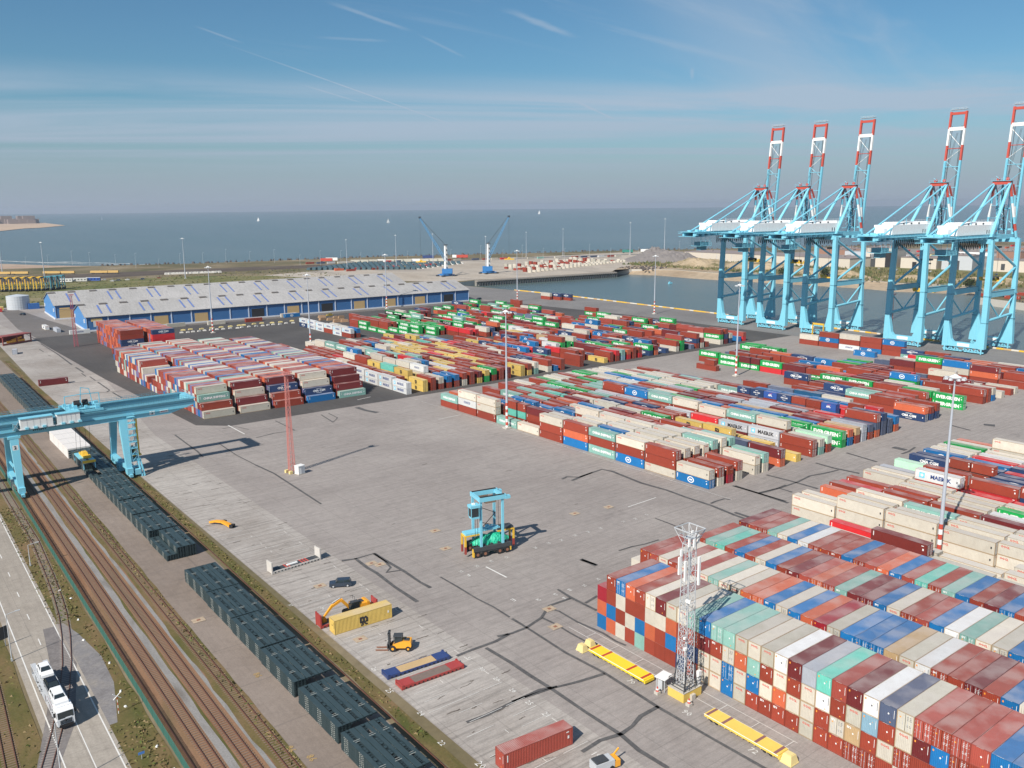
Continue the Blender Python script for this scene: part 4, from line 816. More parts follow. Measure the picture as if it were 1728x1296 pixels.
# ------------------------------------------------------------------ dark steel flats stacked beside the railway
fm = paint('dark_green_grey_flat', (.030, .052, .058), .5, .35, (.07, .08, .08), .8); fdk = base_mat('flat_inside', (.012, .016, .018), .8); flt = paint('pale_lashing_and_lit_end', (.45, .46, .42), .5, .3)
FL_, FW_, FH_ = 14.25, 2.2, .345
fb = MB()
def flat_mesh(n_sl, seed):
    b = MB(); rr = random.Random(seed); hl, hw = FL_/2, FW_/2; zt = FH_-.04
    b.box(0, hw-.5, zt, FL_, .98, .05); b.box(0, -hw+.36, zt, FL_, .70, .05)                     # deck strips either side of the row of slots
    x = -hl+.5; b.box(-hl+.3, -.2, zt, .6, .50, .05)
    while x < hl-.6:
        b.box(x+.06, -.2, zt, .14, .50, .05); b.box(x+.4, -.2, zt-.06, .10, .46, .05, 0); x += .62 if rr.random() < .8 else 1.25
        if rr.random() < .3: b.box(x-.2, -.2, zt, .5, .50, .05)
    b.box(hl-.35, -.2, zt, .7, .5, .05)
    b.box(0, -.2, .05, FL_-.1, .5, .02, 1)
    for s in (-1, 1):
        b.box(0, s*(hw-.04), zt-.03, FL_, .07, .10); b.box(0, s*(hw-.05), .03, FL_, .08, .05)
        k = -hl+.1
        while k < hl: b.box(k, s*(hw-.06), .15, .09 if rr.random() < .8 else .22, .06, .22); k += .55 if abs(k % 5) < 3 else .9
        for xx in [a_+d_ for a_ in (-5.9, -1.2, 3.4) for d_ in (0, .5, 1.0)]: b.box(xx, s*(hw-.015), .17, .17, .04, .13, 2)  # pale blocks stand in for sunlit ends; the light is in their colour
    for s in (-1, 1):
        for y in (-.9, -.3, .3, .9): b.box(s*(hl-.1), y, .16, .2, .22, .24)
        b.box(s*(hl-.03), 0, zt-.02, .06, FW_, .09)
    for xx in (-hl*.55, hl*.52): b.box(xx, -.1, zt+.035, .06, 1.1, .03, 2); b.box(xx+.45, -.15, zt+.035, .05, .7, .03, 2)
    b.box(0, hw-.95, zt+.03, FL_, .04, .02, 1)
    me = bpy.data.meshes.new('dark_flat'); me.from_pydata(b.v, [], b.f)
    for m in (fm, fdk, flt): me.materials.append(m)
    me.polygons.foreach_set('material_index', b.m); me.update(); return me, b
FM = [flat_mesh(0, 5), flat_mesh(0, 9)]
piles = []
for i, y1 in enumerate([71.0, 56.5, 42.0, 27.3, 11.2, -4.4, -19.6]):
    for j in range(3): piles.append((y1, j, 8, 'south', i))
for i in range(19):
    y0 = 84.7+15.1*i-(.6*i if i > 2 else 0)
    for j in range(3):
        n = 8
        if i == 0 and j == 0: n = 4
        if i == 5 and j == 0: n = 3
        if 7 <= i <= 8: n = 8
        piles.append((y0+FL_, j, n, 'north', i))
items = []
for y1, j, n, st, i in piles:
    x = SX(-54.35+2.28*j, y1)+rnd.uniform(-.05, .05)
    for t_ in range(n):
        yc = y1-FL_/2+rnd.uniform(-.03, .03); top = t_ == n-1
        d = (Vector((x, yc))-CAM.xy).length; vis = (1 if top else (.35 if j == 0 else (.1 if (i == 0) else 0)))
        if n < 8: vis += .1
        items.append((vis/d/d*1e4 if vis else 1e-6/d, x+rnd.uniform(-.03, .03), yc, .04+t_*FH_, j, t_, n, st, i))
items.sort(key=lambda a: -a[0])
JN = ['railway side', 'middle', 'yard side']; vsb, fsb, msb = [], [], []
for q, (sc0, x, y, z, j, t_, n, st, i) in enumerate(items):
    me, b = FM[(i+j) % 2]
    if q < 290:
        o = bpy.data.objects.new('steel_flat', me); C.objects.link(o); o.location = (x, y, z); o.rotation_euler = (0, 0, math.pi/2+(math.pi if (i*7+j*3) % 5 == 0 else 0))
        tl = 'topmost' if t_ == n-1 else '%s from ground' % OR[t_]
        tag(o, 'dark green grey steel flat, %s, %s stack, %s from gap, %s row' % (tl, JN[j], ordn(i), 'lower' if st == 'south' else 'upper'), 'steel flat', 'dark steel flats stacked beside the railway')
    elif sc0 > 2e-8:
        bb = len(vsb); vsb += [(x-v[1], y+v[0], z+v[2]) for v in b.v]; fsb += [tuple(k+bb for k in f) for f in b.f]; msb += b.m
me = bpy.data.meshes.new('steel_flats'); me.from_pydata(vsb, [], fsb)
for m in (fm, fdk, flt): me.materials.append(m)
me.polygons.foreach_set('material_index', msb); me.update(); o = bpy.data.objects.new('steel_flats', me); C.objects.link(o)
tag(o, 'remaining dark green grey steel flats in the long stacked row', 'steel flats', kind='stuff')
# white sheeted stack further up the row
e = empty('sheeted_stack', (-51.6, 205, 0), 0, 'long pale white sheeted stack behind the crane girder among dark flats', 'covered stack'); mb = MB()
tarp = paint('white_tarpaulin', (.66, .63, .60), .7, .2, (.4, .38, .35))
for k in range(4):
    mb.box(0, -9.3+7.6*k, 1.66, 7.1, 7.4, 3.25, 0, 0, (.985, .99))
    for x in (-1.15, 1.15): mb.box(x, -9.3+7.6*k, 3.29, .05, 7.3, .05, 1)
mb.build('tarpaulin', [tarp, W_['galv']], e)
for k in range(4):
    pb = MB()
    for j in range(3): pb.box(-2.28+2.28*j, -12.9, .2+.75*k, 2.1, .4, .5)
    pb.build('flat_edge', fm, e)

# ------------------------------------------------------------------ rail mounted gantry crane over the tracks
gc = empty('gantry_crane', (-59, 166, 0), 0, 'pale blue gantry crane spanning the railway with white machinery boxes', 'gantry crane')
CR, CD, WH, YE = W_['crane'], W_['cranedk'], W_['white'], W_['yellow']
def LOC(mb): mb.v = [(x+59, y-166, z) for x, y, z in mb.v]; return mb
for nm, y in (('main_girder', 161), ('main_girder', 172)):
    g = MB(); g.side([(-112, 18.2), (-75, 17.3), (-31, 17.3), (-23.2, 19.3), (-23.2, 20.9), (-112, 20.9)], y-.75, y+.75, 0)
    g.b2(-112, y-1.3, 20.95, -23.2, y+1.0, 21.1, 1); g.box(-66, y, 20.2, 86, 1.7, .12, 1); g.box(-66, y-(.95 if y < 165 else -.95), 18.6, 84, .35, .12, 1)
    LOC(g).build(nm, [CR, CD], gc)
    hr = MB()
    for s in (-1.25, .95):
        for zz_ in (21.6, 22.1): hr.beam((-112, y+s, zz_), (-23.2, y+s, zz_), .06)
        for k in range(60): hr.beam((-112+1.5*k, y+s, 21.1), (-112+1.5*k, y+s, 22.1), .05)
    LOC(hr).build('handrail', CD, gc)
g = MB(); g.b2(-24.4, 161.8, 19.2, -22.9, 171.2, 20.9); g.beam((-23.0, 160.6, 21.9), (-23.0, 172.4, 21.9), .07); g.b2(-24.0, 161, 21.0, -22.4, 172, 21.12); LOC(g).build('end_beam', CR, gc)
g = MB(); g.b2(-103, 161.8, 18.4, -101.5, 171.2, 20.6); LOC(g).build('end_beam', CR, gc)
for sx, x, ya, yb in ((-1, SX(-74.35, 158), 158, 176.5), (1, SX(-45.4, 158), 158, 176.5)):
    for y, yt in ((ya, 161), (yb, 172)):
        g = MB(); g.beam((x, y, 1.9), (x+.0*sx, yt, 17.4), 1.15, 1.5, 0, 2.0, 2.2); g.box(x, y, 2.2, 1.7, 2.6, 1.6)
        if sx < 0: g.box(x, yt, 17.0, 3.2, 2.4, .7)
        LOC(g).build('leg', CR, gc)
    g = MB(); g.b2(x-.6, ya, 2.2, x+.6, yb, 3.5); g.box(x, (ya+yb)/2, 1.5, 2.4, 3.0, 2.6, 0 if sx > 0 else 1); g.beam((x, ya+2, 6.5), (x, yb-2, 6.5), .5) if sx < 0 else None
    LOC(g).build('sill_beam', [CR, W_['conc']], gc)
    for y in (ya-1.2, ya+1.6, yb-1.6, yb+1.2):
        g = MB(); g.box(x, y, .95, .9, 2.2, .8)
        for k in (-.6, .6): g.tube((x-.22, y+k, .52), (x+.22, y+k, .52), .36, 10, 1)
        LOC(g).build('bogie', [CR, W_['black']], gc)
g = MB(); x = -42.9                                            # lattice stair tower and cable reel on the yard side
for (a, b) in ((0, 0), (1.9, 0), (1.9, 2.2), (0, 2.2)): g.beam((x+a-.6, 157.2+b+.8, .8), (x+a-.9, 159+b, 18.6), .14)
for k in range(9):
    z0, z1 = .8+1.95*k, 2.75+1.95*k
    g.beam((x-.6, 158, z0), (x+1.2, 158.6, z1), .11); g.beam((x+1.2, 158.3, z0), (x+1.2, 160.4, z1), .11); g.box(x+.2, 159.5, z1, 2.1, 2.4, .08); g.beam((x-.7, 158.2, z1+.6), (x+1.2, 158.2, z1+.6), .07); g.beam((x+1.2, 158.2, z1+.6), (x+1.2, 160.6, z1+.6), .07)
g.beam((x+1.4, 156.6, .1), (x+.9, 158.8, 5.2), .35); g.beam((x+2.1, 156.6, .1), (x+1.6, 158.8, 5.2), .35)
for k in range(8): g.beam((x+1.4-.07*k, 156.6+.27*k, .1+.62*k), (x+2.1-.07*k, 156.6+.27*k, .1+.62*k), .1)
g.box(x+.3, 157.3, 1.6, 1.6, 1.2, 1.6); LOC(g).build('stair_tower', CR, gc)
g = MB(); g.tube((-41.6, 166.5, 5.2), (-41.0, 166.5, 5.2), 2.3, 20, 0); g.b2(-42.4, 164.6, 2.8, -40.4, 168.5, 4.2, 1); LOC(g).build('cable_reel', [W_['black'], CD], gc)
g = MB(); g.b2(-41.3, 160.8, 6.0, -40.6, 161.6, 17.2); g.b2(-42.6, 160.6, 5.6, -40.2, 162.2, 6.0); g.beam((-42.4, 161, 6), (-41, 161.2, 10), .3); LOC(g).build('lifting_hoist', YE, gc)
for k, (xa, xb) in enumerate(((-72.0, -63.8), (-62.7, -56.7))):
    g = MB(); g.b2(xa, 157.7, 19.5, xb, 160.0, 22.3, 0); g.b2(xa-.15, 157.5, 22.32, xb+.15, 160.2, 22.5, 1)
    n = 5
    for i in range(1, n): g.b2(xa+(xb-xa)*i/n-.03, 157.66, 19.6, xa+(xb-xa)*i/n+.03, 157.7, 22.2, 2)
    for i in range(3): g.b2(xa+1+i*2.2, 157.2, 19.35, xa+1.9+i*2.2, 157.68, 19.9, 1)
    g.b2(xa-.4, 157.3, 19.3, xb+.4, 160.1, 19.46, 2); LOC(g).build('machinery_box', [WH, CR, W_['galv']], gc)
g = MB(); g.box(-73.2, 159.2, 20.1, 1.1, 1.6, 1.8, 0); g.beam((-74, 158.2, 19.3), (-72.4, 158.2, 21.6), .08, .08, 1); g.beam((-74, 158.2, 21.6), (-72.4, 158.2, 19.3), .08, .08, 1); LOC(g).build('access_cage', [CD, W_['galv']], gc)
tr = MB(); tr.b2(-59.5, 160.4, 21.3, -49.6, 161.6, 21.9); tr.b2(-59.5, 171.4, 21.3, -49.6, 172.6, 21.9); tr.b2(-58.8, 161, 21.4, -57.6, 172, 22.0); tr.b2(-51.6, 161, 21.4, -50.4, 172, 22.0); tr.b2(-58.8, 162, 22.02, -50.4, 171, 22.15)
for x in (-59.2, -49.8):
    tr.beam((x, 164, 22.1), (x, 164, 26.0), .22); tr.beam((x, 164, 26.0), (-54.5, 164, 26.2), .2)
tr.beam((-55.2, 164.2, 22), (-54.6, 164, 28.2), .2); tr.beam((-54.6, 164, 28.2), (-52.4, 164, 27.6), .2); tr.beam((-52.4, 164, 27.6), (-51.6, 164, 22), .2)
for k in range(10): tr.box(-58.6+k*.95, 161.6+rnd.uniform(0, 8.5), 22.6, rnd.uniform(.5, 1.2), rnd.uniform(.5, 1.2), rnd.uniform(.6, 1.4)); tr.beam((-59.4+k, 161, 22.1), (-59.4+k, 161, 23.1), .07)
tr.beam((-59.5, 161, 23.1), (-49.8, 161, 23.1), .07); tro = LOC(tr).build('trolley', CR, gc)
g = MB(); g.tube((-56.6, 165, 23.3), (-54.8, 165, 23.3), 1.0, 16); g.tube((-54.2, 165.4, 23.3), (-52.8, 165.4, 23.3), 1.0, 16); LOC(g).build('hoist_drum', W_['black'], tro)
g = MB(); g.b2(-55.5, 166.5, 22.2, -54.7, 167.3, 22.7); g.b2(-53.2, 166, 22.2, -52.3, 167.2, 22.6); LOC(g).build('warning_panel', YE, tro)
g = MB()
for (a, b) in ((-55.9, 167), (-53.2, 167), (-55.9, 173), (-53.2, 173)): g.beam((a, b, 7.0), (a, 163.5+(b-167)*.9, 22.2), .07)
LOC(g).build('hoist_rope', W_['black'], gc)
sp = MB(); sp.b2(-55.3, 166.4, 5.9, -53.2, 173.4, 6.5, 0); sp.b2(-56.3, 163.6, 5.4, -55.0, 176.2, 5.8, 1); sp.b2(-54.0, 163.6, 5.4, -52.7, 176.2, 5.8, 1)
for y in (163.7, 176.0): sp.b2(-56.3, y-.3, 5.2, -52.7, y+.3, 5.9, 0)
sp.box(-54.5, 169.6, 6.9, 1.8, 3.0, .9, 0, 0, (.7, .7))
for y in (163.7, 176): 
    for x in (-56.1, -52.9): sp.beam((x, y, 5.3), (x, y, 3.3), .22, .22, 1)
LOC(sp).build('spreader', [W_['yellow'], CR], gc)
g = MB(); g.text('SWL50T', 1.0, (-67.0, 160.23, 18.4), (1, 0, 0), (0, 0, 1), 1, .05); g.b2(-70.2, 160.15, 17.85, -63.8, 160.235, 18.95, 2) if False else None
g.b2(-36.9, 160.2, 17.7, -35.3, 160.245, 18.9, 0); g.text('2', 1.1, (-36.1, 160.19, 18.3), (1, 0, 0), (0, 0, 1), 1, .05); g.b2(-33.9, 160.2, 18.0, -31.3, 160.245, 18.8, 0); g.b2(-33.6, 160.19, 18.25, -31.6, 160.198, 18.55, 2)
g.b2(-74.7, 157.15, 14.0, -73.3, 157.2, 15.4, 0) ; g.text('2', 1.3, (-74.0, 157.13, 14.7), (1, 0, 0), (0, 0, 1), 1, .05)
LOC(g).build('sign_lettering', [W_['txtw'], W_['txtk'], W_['txtr']], gc)

# ------------------------------------------------------------------ straddle carrier in the open yard
sc = empty('straddle_carrier', (5.5, 43, 0), R(-12), 'pale blue straddle carrier with green tarpaulin, alone in the open yard', 'straddle carrier')
HL, HWd, TP_ = 4.9, 2.35, 13.5
for sy in (-1, 1):
    g = MB(); g.box(0, sy*HWd, 2.05, 9.6, .75, .95); g.box(0, sy*HWd, 1.45, 7.4, .5, .5)
    for k in range(5): g.box(-3.6+1.8*k, sy*HWd-.4*sy, 2.7, .5, .3, .4)
    g.build('side_beam', W_['dark'], sc)
    for x in (-3.75, -1.85, 1.85, 3.75):
        g = MB(); g.tube((x, sy*HWd-.32, .8), (x, sy*HWd+.32, .8), .8, 20, 0); g.tube((x, sy*HWd-.34, .8), (x, sy*HWd+.34, .8), .36, 12, 1); g.box(x, sy*HWd, 1.5, .5, .3, .7, 2); g.build('wheel', [W_['black'], W_['rust'], W_['dark']], sc)
    for x in (-2.75, 2.75):
        g = MB(); g.b2(x-.28, sy*HWd-.2, 2.5, x+.28, sy*HWd+.2, TP_); g.build('mast', CR, sc)
    g = MB(); g.b2(-3.2, sy*HWd-.45, TP_-.1, 3.6, sy*HWd+.45, TP_+.9, 0); g.b2(-1.7, sy*HWd-.5, TP_-.55, 1.0, sy*HWd+.5, TP_-.12, 1); g.b2(3.3, sy*HWd-.5, TP_-.2, 4.6, sy*HWd+.5, TP_+.5, 0); g.b2(-2.9, sy*HWd-.3, TP_+.92, 3.2, sy*HWd+.3, TP_+1.02, 2)
    g.build('top_beam', [CR, paint('brown_tank', (.20, .14, .10), .6), W_['black']], sc)
    g = MB(); g.box(-4.75, sy*HWd, 1.3, .35, .65, 1.9); g.box(4.6, sy*HWd, 1.5, .35, .65, 1.9); g.build('bumper_post', YE, sc)
for x in (-2.9, 3.0):
    g = MB(); g.b2(x-.35, -HWd+.2, TP_+.0, x+.35, HWd-.2, TP_+.7); g.build('cross_beam', CR, sc)
g = MB(); g.b2(-5.3, -2.9, 10.2, -3.4, -1.2, 12.3, 1); g.b2(-5.5, -3.0, 12.3, -3.1, -1.0, 12.9, 0); g.b2(-5.2, -2.95, 9.7, -3.3, -1.1, 10.15, 0); g.b2(-4.7, -2.2, 12.9, -4.0, -1.6, 13.2, 2)
for x, y in ((-5.3, -2.9), (-3.4, -2.9), (-5.3, -1.2)): g.beam((x, y, 10.1), (x, y, 12.4), .12, .12, 0)
g.build('operator_cab', [CR, W_['glass'], WH], sc)
g = MB(); g.beam((-2.5, -HWd+.3, 11.9), (1.0, -HWd+.3, 10.2), .12); g.beam((1.0, -HWd+.3, 10.2), (-2.4, -HWd+.3, 7.0), .12); g.beam((-1.9, 0, 12.6), (-1.5, 0, 6.0), .1); g.beam((-4.2, -HWd, 9.7), (-4.2, -HWd, 3), .07); g.beam((-3.6, -HWd, 9.7), (-3.6, -HWd, 3), .07); g.beam((-1.4, .8, 7.2), (2.0, 0, 6.2), .12)
for x, y in ((2.2, -1.2), (2.2, 1.2)): g.beam((x, y, 12.8), (x, y, 6.0), .06)
g.build('hoist_chain', W_['black'], sc)
g = MB(); g.box(0, 0, 5.75, 5.6, 1.7, .35, 0); g.b2(-6.1, -1.15, 5.3, -2.0, 1.15, 5.75, 0); g.b2(2.0, -1.15, 5.3, 6.1, 1.15, 5.75, 2); g.beam((-2, -.8, 5.9), (.8, -.6, 6.8), .2); g.beam((.8, -.6, 6.8), (2.2, .2, 6.1), .2); g.box(-.2, 0, 6.3, .8, .8, .8)
g.build('spreader_frame', [CR, YE, W_['dark']], sc)
for s in (-1, 1):
    g = MB(); g.b2(s*6.15-.2, -1.2, 4.9, s*6.15+.2, 1.2, 5.25, 0); g.b2(min(s*2.0, s*6.3), -1.25, 4.95, max(s*2.0, s*6.3), -.95, 5.28, 0)
    for y in (-1.05, 1.05): g.b2(s*6.15-.2, y-.16, 2.6, s*6.15+.2, y+.16, 5.0, 0); g.b2(s*6.15-.22, y-.18, .8, s*6.15+.22, y+.18, 2.6, 1)
    g.build('spreader_arm', [YE, paint('dull_red', (.30, .05, .04), .5)], sc)
rr = random.Random(5); vs = []; fs = []; n, mm = 30, 12
for i in range(n+1):
    for j in range(mm+1):
        u = i/n; th = math.pi*j/mm; rad = 1.35*(math.sin(math.pi*min(max(u, .03), .97))**.42)*(1.06-.22*math.exp(-((u-.45)/.06)**2)); rn = 1+rr.uniform(-.05, .05)
        vs.append((-4.3+9.4*u, -math.cos(th)*1.85*rn*(rad/1.35), 2.45+math.sin(th)*rad*1.55*rn))
for i in range(n):
    for j in range(mm): a = i*(mm+1)+j; fs.append((a, a+mm+1, a+mm+2, a+1))
me = bpy.data.meshes.new('green_tarpaulin'); me.from_pydata(vs, [], fs); gt = base_mat('green_tarpaulin', (.02, .46, .28), .45); tt = NT(gt); tt.bump(tt.noise(tt.coord('Object'), 1.3, 4, .6, .8), .25); me.materials.append(gt); me.update()
o = bpy.data.objects.new('green_tarpaulin', me); C.objects.link(o); tag(o, 'crumpled green tarpaulin wrapped over the load under the straddle carrier', 'tarpaulin')
o.location = (5.5, 43, 0); o.rotation_euler = (0, 0, R(-12))

# ------------------------------------------------------------------ loose things on the west strip
def one(ax, x, y, cd, lab, L=12.192, H=2.896, rz=None, var=0, flip=False):
    c = dict(ax=ax, x=x, y=y, z=.05, L=L, H=H, code=cd, tint=1.0, flip=flip, var=var); e = make_container(c, lab, 'single containers on the west strip')
    if rz is not None: e.rotation_euler = (0, 0, rz)
    return e
one('X', -35.2, 29.3, 'Y', 'single yellow container standing in front of the orange excavator', rz=R(-2))
one('X', -34.7, -23.4, 'd', 'single faded red container with dark stained roof at the bottom edge', rz=R(-5))
one('X', -33.9, 331.4, 'm', 'single maroon container far up the pale strip beyond the gantry crane')
one('X', -33, 444, 's', 'small pale box container standing end on near the red open shed', L=6.058, H=2.6, rz=R(80))
def flatrack(name, x, y, rz, cols, lab, walls=0, deck=True, L=12.192, group=None):
    e = empty(name, (x, y, .05), rz, lab, 'flat rack', group); g = MB(); hw = 1.2
    for s in (-1, 1):
        g.box(0, s*(hw-.1), .35, L-.4, .2, .5)
        for k in range(14): g.box(-L/2+.8+k*.82, s*(hw+.01), .28, .3, .05, .2, 1)
    g.box(0, 0, .3, L-.4, 2.2, .3); g.build('base_frame', [cols[0], W_['black']], e)
    for s in (-1, 1):
        g = MB()
        if walls: g.box(s*(L/2-.12), 0, 1.25+.2, .24, 2.42, 2.5); g.box(s*(L/2-.12), -1.1, 1.4, .3, .2, 2.75); g.box(s*(L/2-.12), 1.1, 1.4, .3, .2, 2.75)
        else: g.box(s*(L/2-1.25), 0, .60, 2.5, 2.3, .16); g.box(s*(L/2-.2), 0, .4, .4, 2.44, .7); g.box(s*(L/2-.15), -1.1, .45, .36, .26, .85); g.box(s*(L/2-.15), 1.1, .45, .36, .26, .85)
        g.build('end_wall', cols[0], e)
    if deck: g = MB(); g.box(0, 0, .54 if walls else .56, L-5.1 if not walls else L-.6, 2.1, .1); g.build('deck', cols[1], e)
    return e
navy = paint('navy_steel', (.03, .055, .17), .45, .3); rd = paint('worn_red_steel', (.34, .045, .04), .5, .4); bld = paint('dirty_deck', (.16, .12, .10), .8, .6, (.3, .1, .08), 1.5)
flatrack('flat_rack', -35.3, 8.9, R(-4), (navy, W_['wood']), 'folded navy flat rack with pale plywood deck', group='folded flat racks side by side')
flatrack('flat_rack', -35.1, 4.6, R(-3), (rd, bld), 'folded red flat rack with dirty rust stained deck', group='folded flat racks side by side')
flatrack('flat_rack', -36.2, 33.2, R(-2), (rd, bld), 'red flat rack with upright end walls carrying the orange excavator', 1)
flatrack('flat_rack', -33.6, 64.0, R(4), (paint('grey_white_wall', (.55, .52, .48), .6), W_['dark']), 'dark flat rack with pale upright end walls and red stripes', 1)
e = [o for o in C.objects if o.get('label', '').startswith('dark flat rack with pale')][0]
g = MB()
for x in (-2.3, -1.6, 1.6, 2.3, 3.0): g.box(x, 0, .62, .3, 2.0, .05, 0)
g.box(-.6, 0, .7, 2.6, .7, .2, 1); g.build('deck_stripes', [W_['red'], WH], e)
# excavator
def track_unit(g, x, y, L, m=0):
    pts = []
    for k in range(9): a = math.pi/2+math.pi*k/8; pts.append((x-L/2+.45+.45*math.cos(a), .95+.45*math.sin(a)))
    for k in range(9): a = -math.pi/2+math.pi*k/8; pts.append((x+L/2-.45+.45*math.cos(a), .95+.45*math.sin(a)))
    g.side(pts, y-.3, y+.3, m)
ex = empty('excavator', (-34.6, 33.3, .12), R(-2), 'orange excavator with folded arm parked on the red flat rack', 'excavator'); OY = paint('machine_orange', (.80, .36, .03), .4, .15)
for s in (-1, 1): g = MB(); track_unit(g, 0, s*.95, 4.2); [g.tube((-1.5+.6*k, s*.95-.33, .75), (-1.5+.6*k, s*.95+.33, .75), .2, 8, 1) for k in range(6)]; g.build('crawler_track', [W_['black'], W_['dark']], ex)
g = MB(); g.box(.9, 0, 2.05, 3.2, 2.5, 1.1, 0, 0, (.94, .9)); g.tube((0, 0, 1.0), (0, 0, 1.55), .8, 16, 1); g.side([(2.3, 1.5), (2.9, 1.7), (2.9, 2.7), (2.3, 2.8)], -1.2, 1.2, 0); g.box(1.0, .2, 2.66, 2.0, 1.2, .16, 1); g.build('house', [OY, W_['dark']], ex)
g = MB(); g.side([(-1.2, 1.7), (.6, 1.7), (.6, 3.3), (-.9, 3.3), (-1.3, 2.6)], -1.25, -.2, 0); g.b2(-.95, -1.2, 3.31, .55, -.25, 3.4, 1); g.build('cab', [W_['glass'], W_['dark']], ex)
g = MB(); g.beam((-.9, .2, 1.9), (-2.6, .2, 4.0), .55, .6); g.beam((-2.6, .2, 4.0), (-4.5, .2, 3.2), .5, .55, 0, .4, .45); g.build('boom', OY, ex)
g = MB(); g.beam((-4.4, .2, 3.4), (-6.6, .2, 1.2), .4, .5, 0, .3, .3); g.tube((-2.8, .2, 4.4), (-4.5, .2, 3.9), .1, 6, 1); g.side([(-6.9, .5), (-5.9, .6), (-6.1, 1.4), (-6.8, 1.4)], -.35, .75, 0); g.build('arm', [OY, W_['galv']], ex)
g = MB(); g.box(3.3, .7, .9, 1.6, .9, .8, 0, .3); g.build('bucket', OY, ex)
g = MB(); g.beam((0, .5, 3.4), (0, .5, 4.1), .05); g.beam((0, -.4, 3.4), (0, -.4, 4.1), .05); g.beam((0, .5, 4.1), (0, -.4, 4.1), .05); g.build('handrail', W_['dark'], ex)
# forklift
fk = empty('forklift', (-34.6, 16.2, .05), R(-38), 'heavy yellow forklift truck standing on the striped lanes', 'forklift')
g = MB(); g.side([(-1.0, .7), (2.3, .7), (2.5, 1.1), (2.4, 1.9), (1.0, 2.0), (-.9, 1.3)], -.95, .95, 0); g.box(1.6, 0, 2.02, .9, 1.0, .12, 1); g.build('body', [W_['yel2'] if False else OY, W_['dark']], fk)
for x, y, r in ((-.9, -.85, .62), (-.9, .85, .62), (1.9, -.75, .52), (1.9, .75, .52)): g = MB(); g.tube((x, y-.22, r), (x, y+.22, r), r, 16, 0); g.tube((x, y-.24, r), (x, y+.24, r), r*.4, 10, 1); g.build('wheel', [W_['black'], OY], fk)
g = MB(); g.b2(-.6, -.65, 1.4, .7, .65, 2.6, 1); g.b2(-.8, -.75, 2.75, .9, .75, 2.9, 0)
for x in (-.7, .8):
    for y in (-.68, .68): g.beam((x, y, 1.3), (x, y, 2.8), .1)
g.build('cab', [W_['dark'], W_['glass']], fk)
g = MB()
for y in (-.6, .6): g.b2(-1.75, y-.12, .3, -1.45, y+.12, 3.5)
g.b2(-1.8, -.8, 3.2, -1.4, .8, 3.5); g.b2(-1.9, -1.1, .6, -1.76, 1.1, 1.5); g.box(-1.6, 0, 2.4, .2, .5, 1.8); g.build('mast', W_['dark'], fk)
for y in (-.55, .55): g = MB(); g.b2(-4.1, y-.12, .12, -1.8, y+.12, .22); g.build('fork', W_['rust'], fk)
# cars
def car(name, x, y, z, rz, col, lab, L=4.6, W=1.85, H=1.55, suv=False, cat='car', group=None):
    e = empty(name, (x, y, z), rz, lab, cat, group); pm = base_mat('car_paint', col, .18, .0, .6); hl = L/2
    g = MB(); n = 9; prof = [(-hl, .35), (-hl+.05, .75), (-hl+.9, .95), (-hl+1.05, .97)] if not suv else [(-hl, .4), (-hl+.03, .95), (-hl+1.1, 1.05)]
    body = prof+[(hl-.6, 1.0 if not suv else 1.05), (hl-.05, .9), (hl, .4), (hl-.2, .25), (-hl+.2, .25)]
    g.side(body, -W/2, W/2, 0)
    rf0, rf1 = (-hl*.22, hl*.55) if not suv else (-hl*.25, hl*.84); g.box((rf0+rf1)/2, 0, H-.02, rf1-rf0, W*.74, .06, 0)
    for sy in (-1, 1): g.tube((-hl+.7, sy*(W/2-.05), .72), (-hl+.72, sy*(W/2-.3), .74), .1, 8, 1)
    b = g.build('body', [pm, WH], e)
    g = MB(); b0, b1 = (-hl*.50, hl*.86) if not suv else (-hl*.48, hl*.93); zc = .96
    vs = [(b0, -W*.45, zc), (b1, -W*.45, zc), (b1, W*.45, zc), (b0, W*.45, zc), (rf0, -W*.36, H-.05), (rf1, -W*.36, H-.05), (rf1, W*.36, H-.05), (rf0, W*.36, H-.05)]
    g.add(vs, [(4, 5, 6, 7), (0, 1, 5, 4), (1, 2, 6, 5), (2, 3, 7, 6), (3, 0, 4, 7)], 0); g.build('windows', W_['glass'], e)
    g = MB()
    for p, q in ((0, 4), (1, 5), (2, 6), (3, 7)): g.beam(vs[p], vs[q], .09)
    for s in (0, 1): g.beam(((rf0+rf1)/2, (-1 if s else 1)*W*.45, zc), ((rf0+rf1)/2, (-1 if s else 1)*W*.365, H-.04), .09); g.beam(vs[4+s*3] if s == 0 else vs[7], vs[5] if s == 0 else vs[6], .08)
    g.build('roof_pillar_frame', pm, e)
    for xx in (-hl+.85, hl-.85):
        for sy in (-1, 1): g = MB(); g.tube((xx, sy*(W/2-.2), .33), (xx, sy*(W/2+.01), .33), .33, 14, 0); g.tube((xx, sy*(W/2), .33), (xx, sy*(W/2+.02), .33), .2, 8, 1); g.build('wheel', [W_['black'], W_['galv']], e)
    return e
car('parked_car', -30.4, 47.6, .06, R(-28), (.035, .05, .075), 'dark blue estate car parked alone on the pale strip', 4.7, 1.85, 1.65, True)
